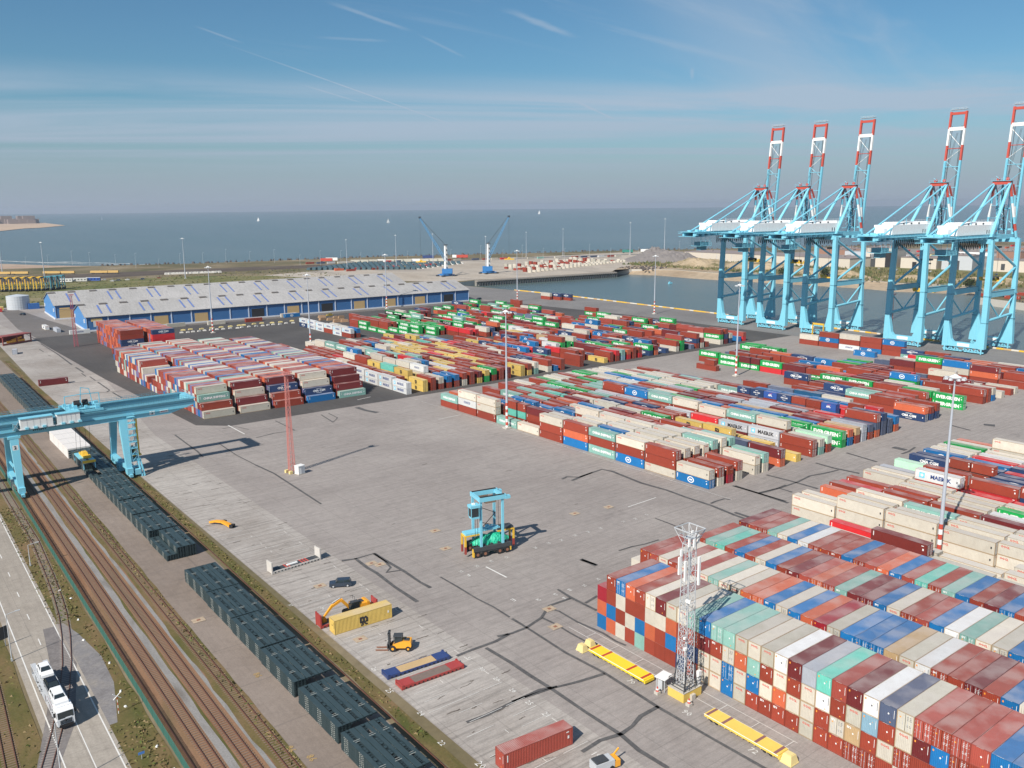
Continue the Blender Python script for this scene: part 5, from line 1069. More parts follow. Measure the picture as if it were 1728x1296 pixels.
# yellow spare beam left of the yard, and long yellow trailers by the near block
g = MB()
for s in (0, 1):
    pts = [(-3.6, .35), (-1.6, .95), (.6, 1.15), (2.6, .7), (3.9, .25)]
    for a, b in zip(pts[:-1], pts[1:]): g.beam((a[0], -.6*s*a[0]*.18-.35*s, a[1]), (b[0], -.6*s*b[0]*.18-.35*s, b[1]), .55, .5, 0)
    g.box(3.9, -.8*s, .5, .9, .5, .8, 1, .3)
g.box(.6, .7, .8, .9, .7, .8, 1); o = g.build('spare_arm', [OY, W_['black']]); o.location = (-37.6, 100, .05); o.rotation_euler = (0, 0, R(-60)); tag(o, 'curved orange machine arm lying on the pale strip', 'machine part')
def trailer(x, y, lab, worn):
    e = empty('flat_trailer', (x, y, .05), math.pi/2, lab, 'trailer', 'long yellow flat trailers beside the near block'); yp = W_['yel2'] if not worn else paint('worn_yellow', (.70, .50, .10), .5, .4, (.4, .3, .15))
    g = MB(); g.box(0, 0, .95, 13.6, 2.5, .16, 0); g.build('deck', yp, e)
    g = MB()
    for s in (-1, 1):
        g.box(0, s*1.2, .72, 13.6, .12, .3, 0); g.box(0, s*1.28, .98, 13.7, .05, .08, 1)
        for k in range(12): g.box(-6+k*1.1, s*1.24, .6, .12, .1, .3, 0)
    g.box(-6.9, 0, .6, .3, 2.3, .5, 0); g.build('side_rail', [yp, W_['white']], e)
    for xx in (-6.2, -2.8, 3.3, 6.3): g = MB(); g.box(xx, 0, 1.05, .45, 2.45, .05); g.build('cross_plate', paint('plate_red' if not worn else 'plate_brown', (.42, .045, .03) if not worn else (.22, .10, .10), .6), e)
    for xx in (-5.4, -4.3, 4.6, 5.6):
        for s in (-.8, .8): g = MB(); g.tube((xx, s-.2, .42), (xx, s+.2, .42), .4, 12); g.build('wheel', W_['black'], e)
    return e
trailer(-7.3, -13.6, 'bright yellow flat trailer with dark red cross plates beside the near block', False)
trailer(-7.0, -40.0, 'worn yellow flat trailer with brown cross plates beyond the lattice tower', True)
def blocky(name, x, y, z, s, mat, lab, cat, top=(.6, .7), rz=0, group=None):
    g = MB(); g.box(0, 0, s[2]/2, s[0], s[1], s[2]*.86, 0, 0, top); g.box(0, 0, s[2]*.06, s[0]*1.05, s[1]*1.05, s[2]*.1, 0); g.box(0, 0, s[2]*.94, s[0]*top[0]*.8, s[1]*top[1]*.8, s[2]*.1, 0)
    o = g.build(name, mat, None, (x, y, z)); o.rotation_euler = (0, 0, rz); return tag(o, lab, cat, group)
cy_ = paint('yellow_concrete', (.66, .54, .24), .8, .3)
blocky('concrete_block', -8.6, -5.2, .05, (1.5, 1.8, 1.3), cy_, 'pale yellow concrete block beside its twin at the left end of the first trailer', 'concrete block')
blocky('concrete_block', -6.4, -4.9, .05, (1.5, 1.8, 1.3), cy_, 'pale yellow concrete block nearer the containers at the first trailer', 'concrete block')
blocky('concrete_block', -7.0, -47.9, .05, (1.9, 1.9, 1.5), cy_, 'pale yellow concrete block at the near end of the worn yellow trailer', 'concrete block')
# wreck of a small machine cut by the lower edge
pmg = G(1016, 1299); e = empty('parked_machine', (pmg.x, pmg.y, .05), R(-10), 'small grey and yellow machine at the bottom edge of the view', 'machine'); g = MB(); g.box(0, 0, 1.0, 3.2, 1.8, 1.2, 0); g.box(-.4, 0, 1.7, 2.0, 1.5, .3, 1); g.build('body', [W_['galv'], W_['dark']], e)
g = MB(); g.box(2.1, 0, .8, 1.0, 1.7, 1.0); g.beam((2.3, .6, 1.2), (3.4, .8, 1.9), .2); g.build('arm', OY, e)
for xx in (-1.1, 1.1):
    for s in (-.85, .85): g = MB(); g.tube((xx, s-.15, .4), (xx, s+.15, .4), .4, 10); g.build('wheel', W_['black'], e)
# ------------------------------------------------------------------ car transporter on the road
TX, TY = -88.0, 37.2; tk = empty('car_transporter', (TX, TY, .09), R(.8)-math.pi/2, 'white car transporter truck with cars on deck driving down the road', 'truck')
wp = base_mat('truck_white', (.80, .81, .82), .25)
g = MB(); g.side([(7.6, .7), (10.2, .7), (10.25, 1.9), (10.0, 3.0), (9.6, 3.45), (7.6, 3.45)], -1.24, 1.24, 0); g.b2(7.9, -1.15, 3.46, 9.3, 1.15, 3.6, 0); g.b2(10.2, -1.0, .55, 10.35, 1.0, 1.0, 1)
for k in range(6): g.b2(10.22, -.85, 1.1+.13*k, 10.29, .85, 1.16+.13*k, 1)
for s in (-1, 1): g.b2(10.2, s*1.05-.15, .75, 10.33, s*1.05+.15, .95, 2); g.b2(9.7, s*1.5-.12, 2.3, 9.85, s*1.5+.12, 3.0, 1); g.beam((9.6, s*1.2, 2.9), (9.8, s*1.45, 2.8), .06, .06, 1)
g.build('cab', [wp, W_['black'], W_['galv']], tk)
g = MB(); x_ = [(10.24, 2.0), (10.02, 3.02)]; g.add([(10.27, -1.12, 2.0), (10.27, 1.12, 2.0), (10.07, 1.1, 2.98), (10.07, -1.1, 2.98)], [(0, 1, 2, 3)]); g.b2(8.9, -1.26, 2.0, 9.9, -1.245, 2.8); g.b2(8.9, 1.245, 2.0, 9.9, 1.26, 2.8); g.build('windscreen', W_['glass'], tk)
g = MB(); ring = [(.16*math.cos(2*math.pi*i/16), .16*math.sin(2*math.pi*i/16)) for i in range(16)]; inn = [(a*.8, b*.8) for a, b in ring]
g.add([(10.30, a, 1.62+b) for a, b in ring]+[(10.30, a, 1.62+b) for a, b in inn], [(i, (i+1) % 16, 16+(i+1) % 16, 16+i) for i in range(16)])
for k in range(3): a = math.pi/2+k*2*math.pi/3; g.beam((10.305, 0, 1.62), (10.305, .14*math.cos(a), 1.62+.14*math.sin(a)), .035)
g.build('emblem', W_['black'], tk)
g = MB(); g.b2(-10, -1.25, .75, 8, 1.25, .95, 0)
for s in (-1, 1):
    for a, b in ((-10, 7.6),): g.b2(a, s*1.25-.06, 2.55, b, s*1.25+.06, 2.72, 0)
    for x in (-9.8, -6.4, -2.5, 1.2, 4.6, 7.4): g.beam((x, s*1.22, .9), (x+.3, s*1.22, 2.6), .14)
    g.b2(-9.8, s*.85-.3, 2.72, 7.5, s*.85+.3, 2.78, 0); g.b2(5.2, s*.85-.3, 3.35, 9.8, s*.85+.3, 3.42, 0) if False else None
g.b2(-10.2, -1.2, .9, -9.9, 1.2, 1.1); g.build('car_deck', W_['galv'], tk)
for xx in (8.9, 5.5, -3.2, -4.6, -6.0):
    for s in (-1, 1): g = MB(); g.tube((xx, s*1.0-.17, .5), (xx, s*1.0+.17, .5), .5, 16, 0); g.tube((xx, s*1.18, .5), (xx, s*1.19, .5), .25, 10, 1); g.build('wheel', [W_['black'], W_['galv']], tk)
def oncar(dx, z, col, lab, **k):
    car('carried_car', TX, TY-dx, .09+z, math.pi/2+R(.8), col, lab, group='cars on the car transporter', **k)
oncar(6.4, 3.05, (.80, .81, .82), 'white estate car on the upper deck right behind the truck cab roof', L=4.9, W=1.95, H=1.55, suv=True)
oncar(1.3, 2.8, (.012, .014, .018), 'black car in the middle of the upper transporter deck', L=4.6)
oncar(-4.8, 2.8, (.80, .81, .82), 'white car with dark glass roof at the rear of the transporter deck', L=4.5)
oncar(3.4, .95, (.25, .02, .02), 'dark red car on the lower transporter deck', L=4.4)
oncar(-7.4, .95, (.03, .035, .04), 'dark car low at the tail of the transporter', L=4.4)
# road lamps, signs
def lamp(x, y, h, lab, arm=1.5, rz=0):
    e = empty('street_lamp', (x, y, .05), rz, lab, 'street lamp', 'thin street lamps along the road'); g = MB(); g.tube((0, 0, 0), (0, 0, h), .11, 8, 0, .06); g.box(0, 0, .25, .3, .3, .5); g.beam((0, 0, h), (arm, 0, h+.25), .08); g.build('pole', W_['galv'], e); g = MB(); g.box(arm+.35, 0, h+.27, .8, .25, .12); g.build('lamp_head', W_['galv'], e); return e
lamp(-91.2, 56.2, 9, 'slim grey street lamp on the grass verge left of the road, the upper one')
lamp(-91.4, 12, 10, 'slim grey street lamp rising from the verge in the lower left corner')
lamp(-80.8, 102, 5, 'short pale lamp post in the grass right of the road')
e = empty('road_sign', (-92.3, 63, .05), R(20), 'large dark road sign panel seen at the left edge', 'road sign'); g = MB(); [g.tube((s, 0, 0), (s, 0, 4), .07, 6) for s in (-1.2, 1.2)]; g.build('sign_post', W_['galv'], e); g = MB(); g.b2(-1.8, -.06, 1.4, 1.8, .0, 3.9, 0); g.b2(-1.85, -.08, 1.35, 1.85, -.065, 3.95, 1) if False else None; g.build('sign_panel', W_['dark'], e)
e = empty('level_crossing_signal', (-80.4, 26.5, .05), 0, 'white and red dotted railway signal by the crossing kerb', 'signal'); g = MB(); [g.tube((0, 0, .5*k), (0, 0, .5*k+.5), .06, 6, k % 2) for k in range(6)]; g.build('post', [WH, W_['red']], e); g = MB(); [g.beam((-.6*s, 0, 2.6), (.6*s, 0, 3.6), .16, .06) for s in (-1, 1)]; g.build('cross_board', WH, e)
e = empty('small_sign', (-80.8, 11.8, .05), 0, 'small blue sign in the grass near the bottom edge', 'sign'); g = MB(); g.tube((0, 0, 0), (0, 0, .9), .04, 6); g.build('post', W_['galv'], e); g = MB(); g.b2(-.45, -.04, .8, .45, 0, 1.2); g.build('sign_panel', paint('sign_blue', (.08, .22, .55)), e)
for i in range(9):
    x, y = rnd.uniform(-79.5, -76.8), 5+10*i+rnd.uniform(-3, 3); g = MB(); g.box(0, 0, .1, .5, .35, .2, 0, rnd.uniform(0, 3), (.7, .7)); o = g.build('litter', WH, None, (x, y, .06))
    tag(o, 'scrap of white litter in the verge beside the green fence', 'litter', 'litter along the fence')
# tufts of taller grass
tf = MB(); rt = random.Random(3)
for k in range(4200):
    z = rt.random(); y = rt.uniform(-10, 150)
    x = SX(rt.choice([rt.uniform(-82, -76.2), rt.uniform(-82, -76.2), rt.gauss(-78.2, .5), rt.uniform(-63.2, -61.6), rt.uniform(-45, -43.3), rt.uniform(-103, -91)]), y)
    if -83.5 < x < -78.2 and 23 < y < 67: continue
    h = rt.uniform(.1, .35); a = rt.uniform(0, 6.28); w_ = rt.uniform(.15, .45); tf.add([(x-w_*math.cos(a), y-w_*math.sin(a), .06), (x+w_*math.cos(a), y+w_*math.sin(a), .06), (x+rt.uniform(-.2, .2), y+rt.uniform(-.2, .2), .06+h)], [(0, 1, 2)], rt.choice([0, 1, 1, 2, 2]))
tag(tf.build('grass_tufts', [base_mat('tuft_green', (.075, .105, .02), .9), base_mat('tuft_olive', (.14, .13, .04), .9), base_mat('tuft_dry', (.22, .16, .08), .9)]), 'rough green and brown grass tufts along the tracks and road verge', 'grass', kind='stuff')
# ------------------------------------------------------------------ ship to shore quay cranes
XL, XW, HW2 = 368.0, 400.0, 9.6
def quay_crane(yc, lab, first=None):
    e = empty('quay_crane', (384, yc, 0), 0, lab, 'quay crane', 'pale blue quay cranes with raised booms')
    def B(mb, nm, mats, par=None): mb.v = [(x-384, y, z) for x, y, z in mb.v]; return mb.build(nm, mats, par or e)
    for x in (XL, XW):
        for s in (-1, 1):
            y = s*HW2; g = MB(); land = x == XL
            if land: g.beam((x, y, 3), (x, y, 17), 3.0, 3.0, 0, 2.7, 2.7); g.beam((x, y, 17), (x, y, 31), 2.7, 2.7); g.beam((x, y, 31), (x+.4, y*.93, 60), 2.7, 2.7, 0, 2.2, 2.2); g.side([(x-1.2, 3.2), (x+1.2, 3.2), (x+1.2, 13), (x-1.2, 13)], y-s*4.6, y-s*1.3) if False else None; g.profx([(y-s*1.3, 4.5), (y-s*5.2, 4.5), (y-s*3.0, 7.0), (y-s*1.3, 15.5)], x-1.2, x+1.2)
            else: g.beam((x, y, 3), (x, y, 18), 4.2, 2.6, 0, 2.3, 2.3); g.beam((x, y, 18), (x-.3, y*.93, 60), 2.3, 2.3, 0, 2.1, 2.1); g.profx([(y-s*1.2, 3.5), (y-s*6.2, 3.5), (y-s*1.2, 20)], x-1.0, x+1.0)
            for z in (17, 31): g.box(x, y, z, 3.0, 3.0, .3, 1)
            B(g, 'leg', [CR, CD])
    for x in (XL, XW):
        g = MB(); g.b2(x-1.2, -HW2-1, 3.1, x+1.2, HW2+1, 5.6, 0); g.b2(x-1.26, -3.4, 3.6, x-1.2, 3.0, 5.2, 1); B(g, 'sill_beam', [CR, W_['white']])
        for s in (-1, 1):
            g = MB()
            for k in range(3): g.beam((x, s*(HW2-4.2)+k*3.0-1.6, 2.9), (x, s*(HW2-4.2)+k*3.0-2.6, 1.3), 1.0, .6); g.beam((x, s*(HW2-4.2)+k*3.0-1.6, 2.9), (x, s*(HW2-4.2)+k*3.0-.6, 1.3), 1.0, .6)
            for k in range(6): g.box(x, s*(HW2-4.0)-4.2+k*1.7, 1.0, 1.0, 1.5, .7); g.tube((x-.3, s*(HW2-4.0)-4.2+k*1.7, .45), (x+.3, s*(HW2-4.0)-4.2+k*1.7, .45), .42, 10, 1)
            g.b2(x-1.5, s*HW2-.5, .3, x-1.3, s*HW2+.2, 3.2, 0); B(g, 'bogie', [CR, W_['black']])
        g = MB(); y = HW2*.93; g.b2(x-1.0, -y, 58.2, x+1.0, y, 60.6, 0); B(g, 'top_cross_beam', CR)
    for s in (-1, 1):
        y = s*HW2; g = MB(); g.b2(XL, y-.7, 30.2, XW, y+.7, 33.0, 0); g.b2(XL+2, y-.9, 33.05, XW-2, y+.9, 33.15, 1); B(g, 'portal_beam', [CR, CD])
        g = MB(); g.tube((XL, y, 17.6), (XW, y, 19.6), .75, 10); g.tube((XL, y*.94, 58.5), (XW-1, y*.97, 45), .65, 8); g.tube((XW-1, y*.97, 45), (XL+1, y, 33), .65, 8); g.tube((XL, y, 30), ((XL+XW)/2, y, 18.6), .4, 8); g.tube((XW, y, 30), ((XL+XW)/2, y, 18.6), .4, 8)
        B(g, 'diagonal_brace', CR)
        g = MB()
        for k in range(18): g.beam((XL+2+k*1.6, y-.9, 33.1), (XL+2+k*1.6, y-.9, 34.2), .07)
        g.beam((XL+2, y-.9, 34.2), (XW-2, y-.9, 34.2), .07); B(g, 'walkway_rail', CR)
        y = s*4.3; g = MB(); g.b2(322, y-.6, 59.6 if False else 60.0, 405, y+.6, 62.3, 0); B(g, 'main_girder', CR)
        # raised boom
        hx, hz_, tx, tz = 404.0, 62.0, 410.2, 130.0; P0, P1 = Vector((hx, y, hz_)), Vector((tx, y, tz)); L = (P1-P0).length; q = lambda f: P0+(P1-P0)*f
        g = MB()
        for a, b, m in ((0, .60, 0), (.60, .725, 1), (.725, .86, 2), (.86, 1.0, 1)): g.beam(q(a), q(b), 1.0, 1.45, m)
        g.tube(q(.03)+Vector((-1.1, 0, 0)), q(.6)+Vector((-1.1, 0, 0)), .25, 6, 0)
        B(g, 'boom_beam', [CR, W_['red'], W_['white']])
        g = MB(); A = Vector((394.5, s*4.0, 89.5))
        g.tube(A, (328.5, s*5.0, 62.4), .42, 6); g.tube(A, (372, s*6.5, 61), .85, 8); g.tube((352, s*5, 62.3), (352, s*5, 71.2), .16, 5); g.tube((340, s*5, 62.3), (340, s*5, 66.6), .16, 5); B(g, 'backstay', CR)
        g = MB(); zs = [60.6+(89.5-60.6)*k/8 for k in range(9)]
        for k in range(8): g.beam((399-(4.5)*k/8, s*(8.0-4.0*k/8), zs[k]), (399-4.5*(k+1)/8, s*(8.0-4.0*(k+1)/8), zs[k+1]), 1.0, 1.0, [0, 1, 0, 2, 2, 0, 1, 1][k])
        g.beam((403.6, s*3.6, 62), (395.5, s*3.8, 88.5), .5, .5, 0); B(g, 'frame_post', [CR, W_['red'], W_['white']])
        # folded forestay links, red and white
        g = MB(); pts = [(397, 88.5, 0), (400.5, 83, 1), (401.5, 77, 0), (402.6, 71, 2), (403.2, 66, 1), (404, 62.5, 1)]
        for a, b in zip(pts[:-1], pts[1:]): g.beam((a[0], s*4.6, a[1]), (b[0], s*4.6, b[1]), .8, .8, b[2])
        B(g, 'forestay_link', [CR, W_['red'], W_['white']])
    g = MB(); g.b2(393.2, -4.6, 88.6, 396, 4.6, 90.4, 0); g.b2(392.6, -5.2, 90.45, 397, 5.2, 90.6, 1)
    for s in (-1, 1): g.tube((394.5, s*2.4, 91.4), (395.3, s*2.4, 91.4), .9, 12, 0)
    for k in range(9): g.beam((392.7, -5.1+k*1.27, 90.6), (392.7, -5.1+k*1.27, 91.7), .07, .07, 1)
    g.beam((392.7, -5.1, 91.7), (392.7, 5.1, 91.7), .07, .07, 1); g.tube((394, 1.5, 91.6), (394.2, 3.4, 93.0), .12, 6, 1); B(g, 'apex_platform', [W_['red'], CR])
    g = MB()
    for f, wd, m in ((.86, 1.9, 2), (.985, 1.4, 1), (.70, .35, 1), (.55, .3, 0), (.38, .3, 0), (.2, .4, 0), (.04, .9, 0)):
        p = Vector((404+6.2*f, 0, 62+68*f)); g.b2(p.x-.8, -4.3, p.z-wd/2, p.x+.6, 4.3, p.z+wd/2, m)
    for a, b, s in ((.70, .60, 1), (.60, .50, -1), (.50, .38, 1), (.38, .28, -1), (.28, .18, 1), (.18, .06, -1), (.83, .70, -1)): g.tube((404+6.2*a, -4.3*s, 62+68*a), (404+6.2*b, 4.3*s, 62+68*b), .16, 5, 2 if a > .6 else 0)
    g.b2(408.6, -4.6, 131.0, 411.6, 4.6, 131.15, 3)
    for k in range(10): g.beam((408.7+(k % 2)*2.8, -4.5+k, 131.1), (408.7+(k % 2)*2.8, -4.5+k, 132.1), .07, .07, 3)
    g.beam((408.7, -4.5, 132.1), (408.7, 4.5, 132.1), .07, .07, 3); g.beam((411.5, -4.5, 132.1), (411.5, 4.5, 132.1), .07, .07, 3); B(g, 'boom_cross_frame', [CR, W_['red'], W_['white'], W_['galv']])
    g = MB()                                                   # ropes and ladder inside the raised boom
    for y in (-2.2, -1.6): g.tube((394.5, y, 90), (406.3, y, 118), .09, 4)
    for y in (-3.2, -2.6, 2.6): g.tube((404.9, y, 64), (409.2, y, 122), .16, 4)
    g.tube((395.5, 0, 88.5), (402.5, 0, 63), .35, 5); B(g, 'hoist_rope', W_['dark'])
    g = MB()
    for k in range(12):
        z0, z1 = 62+2.2*k, 64.2+2.2*k
        for s in (-1, 1): g.beam((399.5, s*2.2, z0), (399.5, s*2.2, z1), .45)
        g.beam((399.5, -2.2 if k % 2 else 2.2, z0), (399.5, 2.2 if k % 2 else -2.2, z1), .18); g.beam((397.5, 3.2, z0), (401, 3.2, z1), .14); 
        if k % 3 == 0: g.b2(396, 2.4, z1, 402, 5.8, z1+.15)
    g.beam((399.5, -4.5, 76), (399.5, 4.5, 76), .5); B(g, 'stair_tower', CR)
    g = MB(); g.b2(338.0, -5.2, 62.9, 380.2, 5.2, 67.9, 0); g.profx([(-5.2, 67.9), (5.2, 67.9), (3.0, 69.3), (-3.0, 69.3)], 344.5, 374.0, 0); g.b2(374.5, -5.0, 67.9, 380, 5.0, 69.2, 0)
    for k in range(12): g.b2(340+k*3.4, -5.25, 63.2, 340.05+k*3.4, -5.2, 67.6, 1)
    g.b2(337.94, -2.5, 63.4, 338.0, -.6, 66.2, 1); g.b2(376.3, -5.27, 64, 378.8, -5.2, 67, 1)
    for x in (349, 357, 365): g.b2(x, -5.24, 67.95 if False else 68.2, x+1.1, -4.9, 68.9, 2)
    for x in (369.8, 372.2): g.b2(x, -5.3, 63.3, x+.6, -5.2, 65.2, 2)
    for k in range(26): g.beam((338.5+k*1.65, -4.9, 69.2 if 4 < k < 24 else 68), (338.5+k*1.65, -4.9, 70.4 if 4 < k < 24 else 69), .06, .06, 0)
    g.beam((344.5, -4.9, 70.4), (379, -4.9, 70.4), .07, .07, 0); B(g, 'machinery_house', [base_mat('house_white', (.88, .87, .85), .45), W_['galv'], W_['dark']])
    g = MB(); g.b2(321, -7.8, 61.5, 382, -5.4, 61.65); g.b2(321, 5.4, 61.5, 382, 7.8, 61.65); g.b2(320.5, -7.0, 59.6, 334, 7.0, 59.8); g.b2(321, -6, 62.3, 337, 6, 62.6)
    for k in range(38): g.beam((321+k*1.6, -7.7, 61.6), (321+k*1.6, -7.7, 62.9), .08); g.beam((321+k*1.6, 7.7, 61.6), (321+k*1.6, 7.7, 62.9), .08)
    for yy in (-7.7, 7.7):
        for z in (62.25, 62.9): g.beam((321, yy, z), (382, yy, z), .08)
    for k in range(10): g.box(323+k*1.4, rnd.uniform(-5, 5), 63.2, 1.0, 2.0, rnd.uniform(.5, 1.4)); g.box(322+k*5.5, -6.6, 60.8, 2.6, 1.6, 1.0)
    B(g, 'walkway', CR)
    g = MB(); g.b2(326.5, -6.5, 53.6, 337, 1.5, 53.8, 0); g.b2(328, -5.4, 54, 335.5, .2, 56.2, 1)
    for k in range(8):
        g.beam((326.6+k*1.45, -6.4, 53.7), (326.6+k*1.45, -6.4, 59.5 if k % 3 == 0 else 56), .14); g.beam((326.6+k*1.45, 1.4, 53.7), (326.6+k*1.45, 1.4, 59.5), .12)
    for z in (55, 56, 57.3): g.beam((326.6, -6.4, z), (337, -6.4, z), .12)
    g.b2(329, -4.5, 51.0, 334.5, -1, 53.4, 1); B(g, 'hanging_cabin_platform', [CR, CD])
    g = MB()
    for k in range(16):                                        # festoon cable loops
        x = 346+k*2.0; g.tube((x, -2.6, 59.8), (x+.9, -2.6, 55.2+.5*(k % 2)), .18, 5); g.tube((x+.9, -2.6, 55.2+.5*(k % 2)), (x+1.9, -2.6, 59.8), .18, 5)
    B(g, 'festoon_cable', W_['black'])
    g = MB(); tx = 388; g.b2(tx-6.2, -1.2, 41.6, tx+6.2, 1.2, 42.4, 0) if False else g.b2(tx-1.2, -6.2, 41.0, tx+1.2, 6.2, 41.8, 0); g.b2(tx-1.0, -3, 41.9, tx+1.0, 3, 43.6, 1)
    for s in (-6, -2.5, 2.5, 6): g.b2(tx-1.3, s-.5, 41.82, tx+1.3, s+.5, 43.0, 0)
    for s in (-2, 2): g.tube((tx, s, 43), (tx, s, 60), .08, 4, 1)
    g.b2(tx-2, -2.5, 59.0, tx+2, 2.5, 59.9, 1); B(g, 'container_spreader', [W_['yellow'], W_['dark']])
    return e
CQ = [(258.5, 'pale blue quay crane with raised boom, leftmost of the group of three'), (226.0, 'pale blue quay crane with raised boom, middle of the group of three'), (193.2, 'pale blue quay crane with raised boom, rightmost of the group of three'),
      (137.0, 'pale blue quay crane with raised boom, left one of the right hand pair'), (103.0, 'pale blue quay crane with raised boom, at the right edge of the view')]
q0 = quay_crane(CQ[0][0], CQ[0][1]); kids = [c for c in C.objects if c.parent == q0]
for i, (y, lb) in enumerate(CQ[1:]):
    r = q0.copy(); C.objects.link(r); r.location = (384-(i > 1)*1.0, y, 0); r['label'] = lb
    for c in kids:
        d = c.copy(); C.objects.link(d); d.parent = r
        if d.name.startswith('container_spreader'): d.location.z = [0, -7, -12, -4][i]; d.location.x = [4, -8, 0, 6][i]
g = MB(); g.b2(-1, -4.2, 0, 0, -3.8, 6.6, 0); g.b2(-1, 3.2, 0, 0, 3.6, 7.4, 0); g.b2(-1, -4.2, 6.6, 0, 3.6, 7.6, 0); g.b2(-1.2, -4.6, 0, .2, -3.4, .5, 0); g.b2(-1.2, 2.8, 0, .2, 4, .5, 0); o = g.build('portal_hoist', YE, None, (364.2, 189.5, .07)); tag(o, 'yellow portal hoist at the foot of the third quay crane', 'hoist')
# kerb with yellow and white blocks along the quay edge
kb = MB(); E_ = [(388, -300), (393, 81), (397, 161), (405, 298), (407, 363), (411, 494), (408, 547)]; tot = 0
for a, b in zip(E_[:-1], E_[1:]):
    a, b = Vector(a), Vector(b); L = (b-a).length; d = (b-a)/L; n = int(L/4); rz = math.atan2(d.y, d.x)
    for i in range(n):
        p = a+d*(i+.5)*L/n; kb.box(p.x-1.0, p.y, .45, L/n*.98, .8, .8, [0, 0, 1, 0, 2][(i*7) % 5] if rnd.random() < .8 else 1, rz)
tag(kb.build('quay_kerb', [W_['yellow'], paint('kerb_white', (.62, .58, .5), .7), paint('kerb_orange', (.55, .36, .16), .7)]), kind='structure')
# ------------------------------------------------------------------ mobile harbour cranes
def mob(x, y, dx, dy, lab, hook):
    e = empty('harbour_crane', (x, y, .13), 0, lab, 'harbour crane', 'blue and white mobile harbour cranes'); bl = paint('crane_blue', (.03, .17, .42), .4, .2); lb = paint('boom_blue', (.09, .30, .55), .4, .2)
    g = MB(); g.box(0, 0, 2, 13, 7, 2.2, 0); [g.box(a, b, .8, 3, 3, 1.6, 1) for a in (-8, 8) for b in (-6, 6)]; [g.beam((a*.5, b*.5, 2), (a, b, 1.6), 1) for a in (-8, 8) for b in (-6, 6)]; g.build('chassis', [bl, W_['dark']], e)
    g = MB(); g.box(-dx*.05, -dy*.05, 6, 12, 7, 5.5, 0, math.atan2(dy, dx)); g.build('counterweight_house', bl, e)
    g = MB(); g.beam((0, 0, 4), (0, 0, 36), 3.4, 3.4, 0, 2.4, 2.4); g.box(0, 0, 36.3, 4.5, 4.5, .5, 1); [g.box(0, -1.9, 10+5*k, 1.0, .3, 2.2, 1) for k in range(5)]; g.build('tower', [WH, W_['dark']], e)
    g = MB(); B0, B1 = Vector((0, 0, 18)), Vector((dx, dy, 67)); d = (B1-B0).normalized(); sd = Vector((-dy, dx, 0)).normalized()*1.5; uu = sd.cross(d).normalized()*1.3; ps = [sd+uu, sd-uu, -sd-uu, -sd+uu]; n = 14
    for i in range(n):
        f0, f1 = i/n, (i+1)/n; t0, t1 = (1-.55*f0), (1-.55*f1)
        for k in range(4): a, b = B0+(B1-B0)*f0+ps[k]*t0, B0+(B1-B0)*f1+ps[k]*t1; g.beam(a, b, .34); g.beam(a, B0+(B1-B0)*f1+ps[(k+1) % 4]*t1, .2)
    g.build('lattice_boom', lb, e)
    g = MB(); g.box(dx, dy, 67.5, 2, 2, 2); g.beam((0, 0, 36), (dx*.97, dy*.97, 67), .2); g.beam((0, .8, 36), (dx*.97, dy*.97+.8, 67), .2); g.beam((dx, dy, 67), (dx, dy, hook+3), .15); g.build('rope', W_['dark'], e)
    g = MB(); g.box(dx, dy, hook, 12, 2.2, 1.2, 0, math.atan2(r2.y, r2.x)); g.box(dx, dy, hook+1.6, 4, 2, 2, 0, 0, (.3, .3)); g.build('spreader', W_['yellow'], e)
mob(455, 738, -.79*29, .61*29, 'blue mobile harbour crane with boom leaning left, the left of two', 17); mob(515, 736, .79*25, -.61*25, 'blue mobile harbour crane with boom leaning right, the right of two', 17)
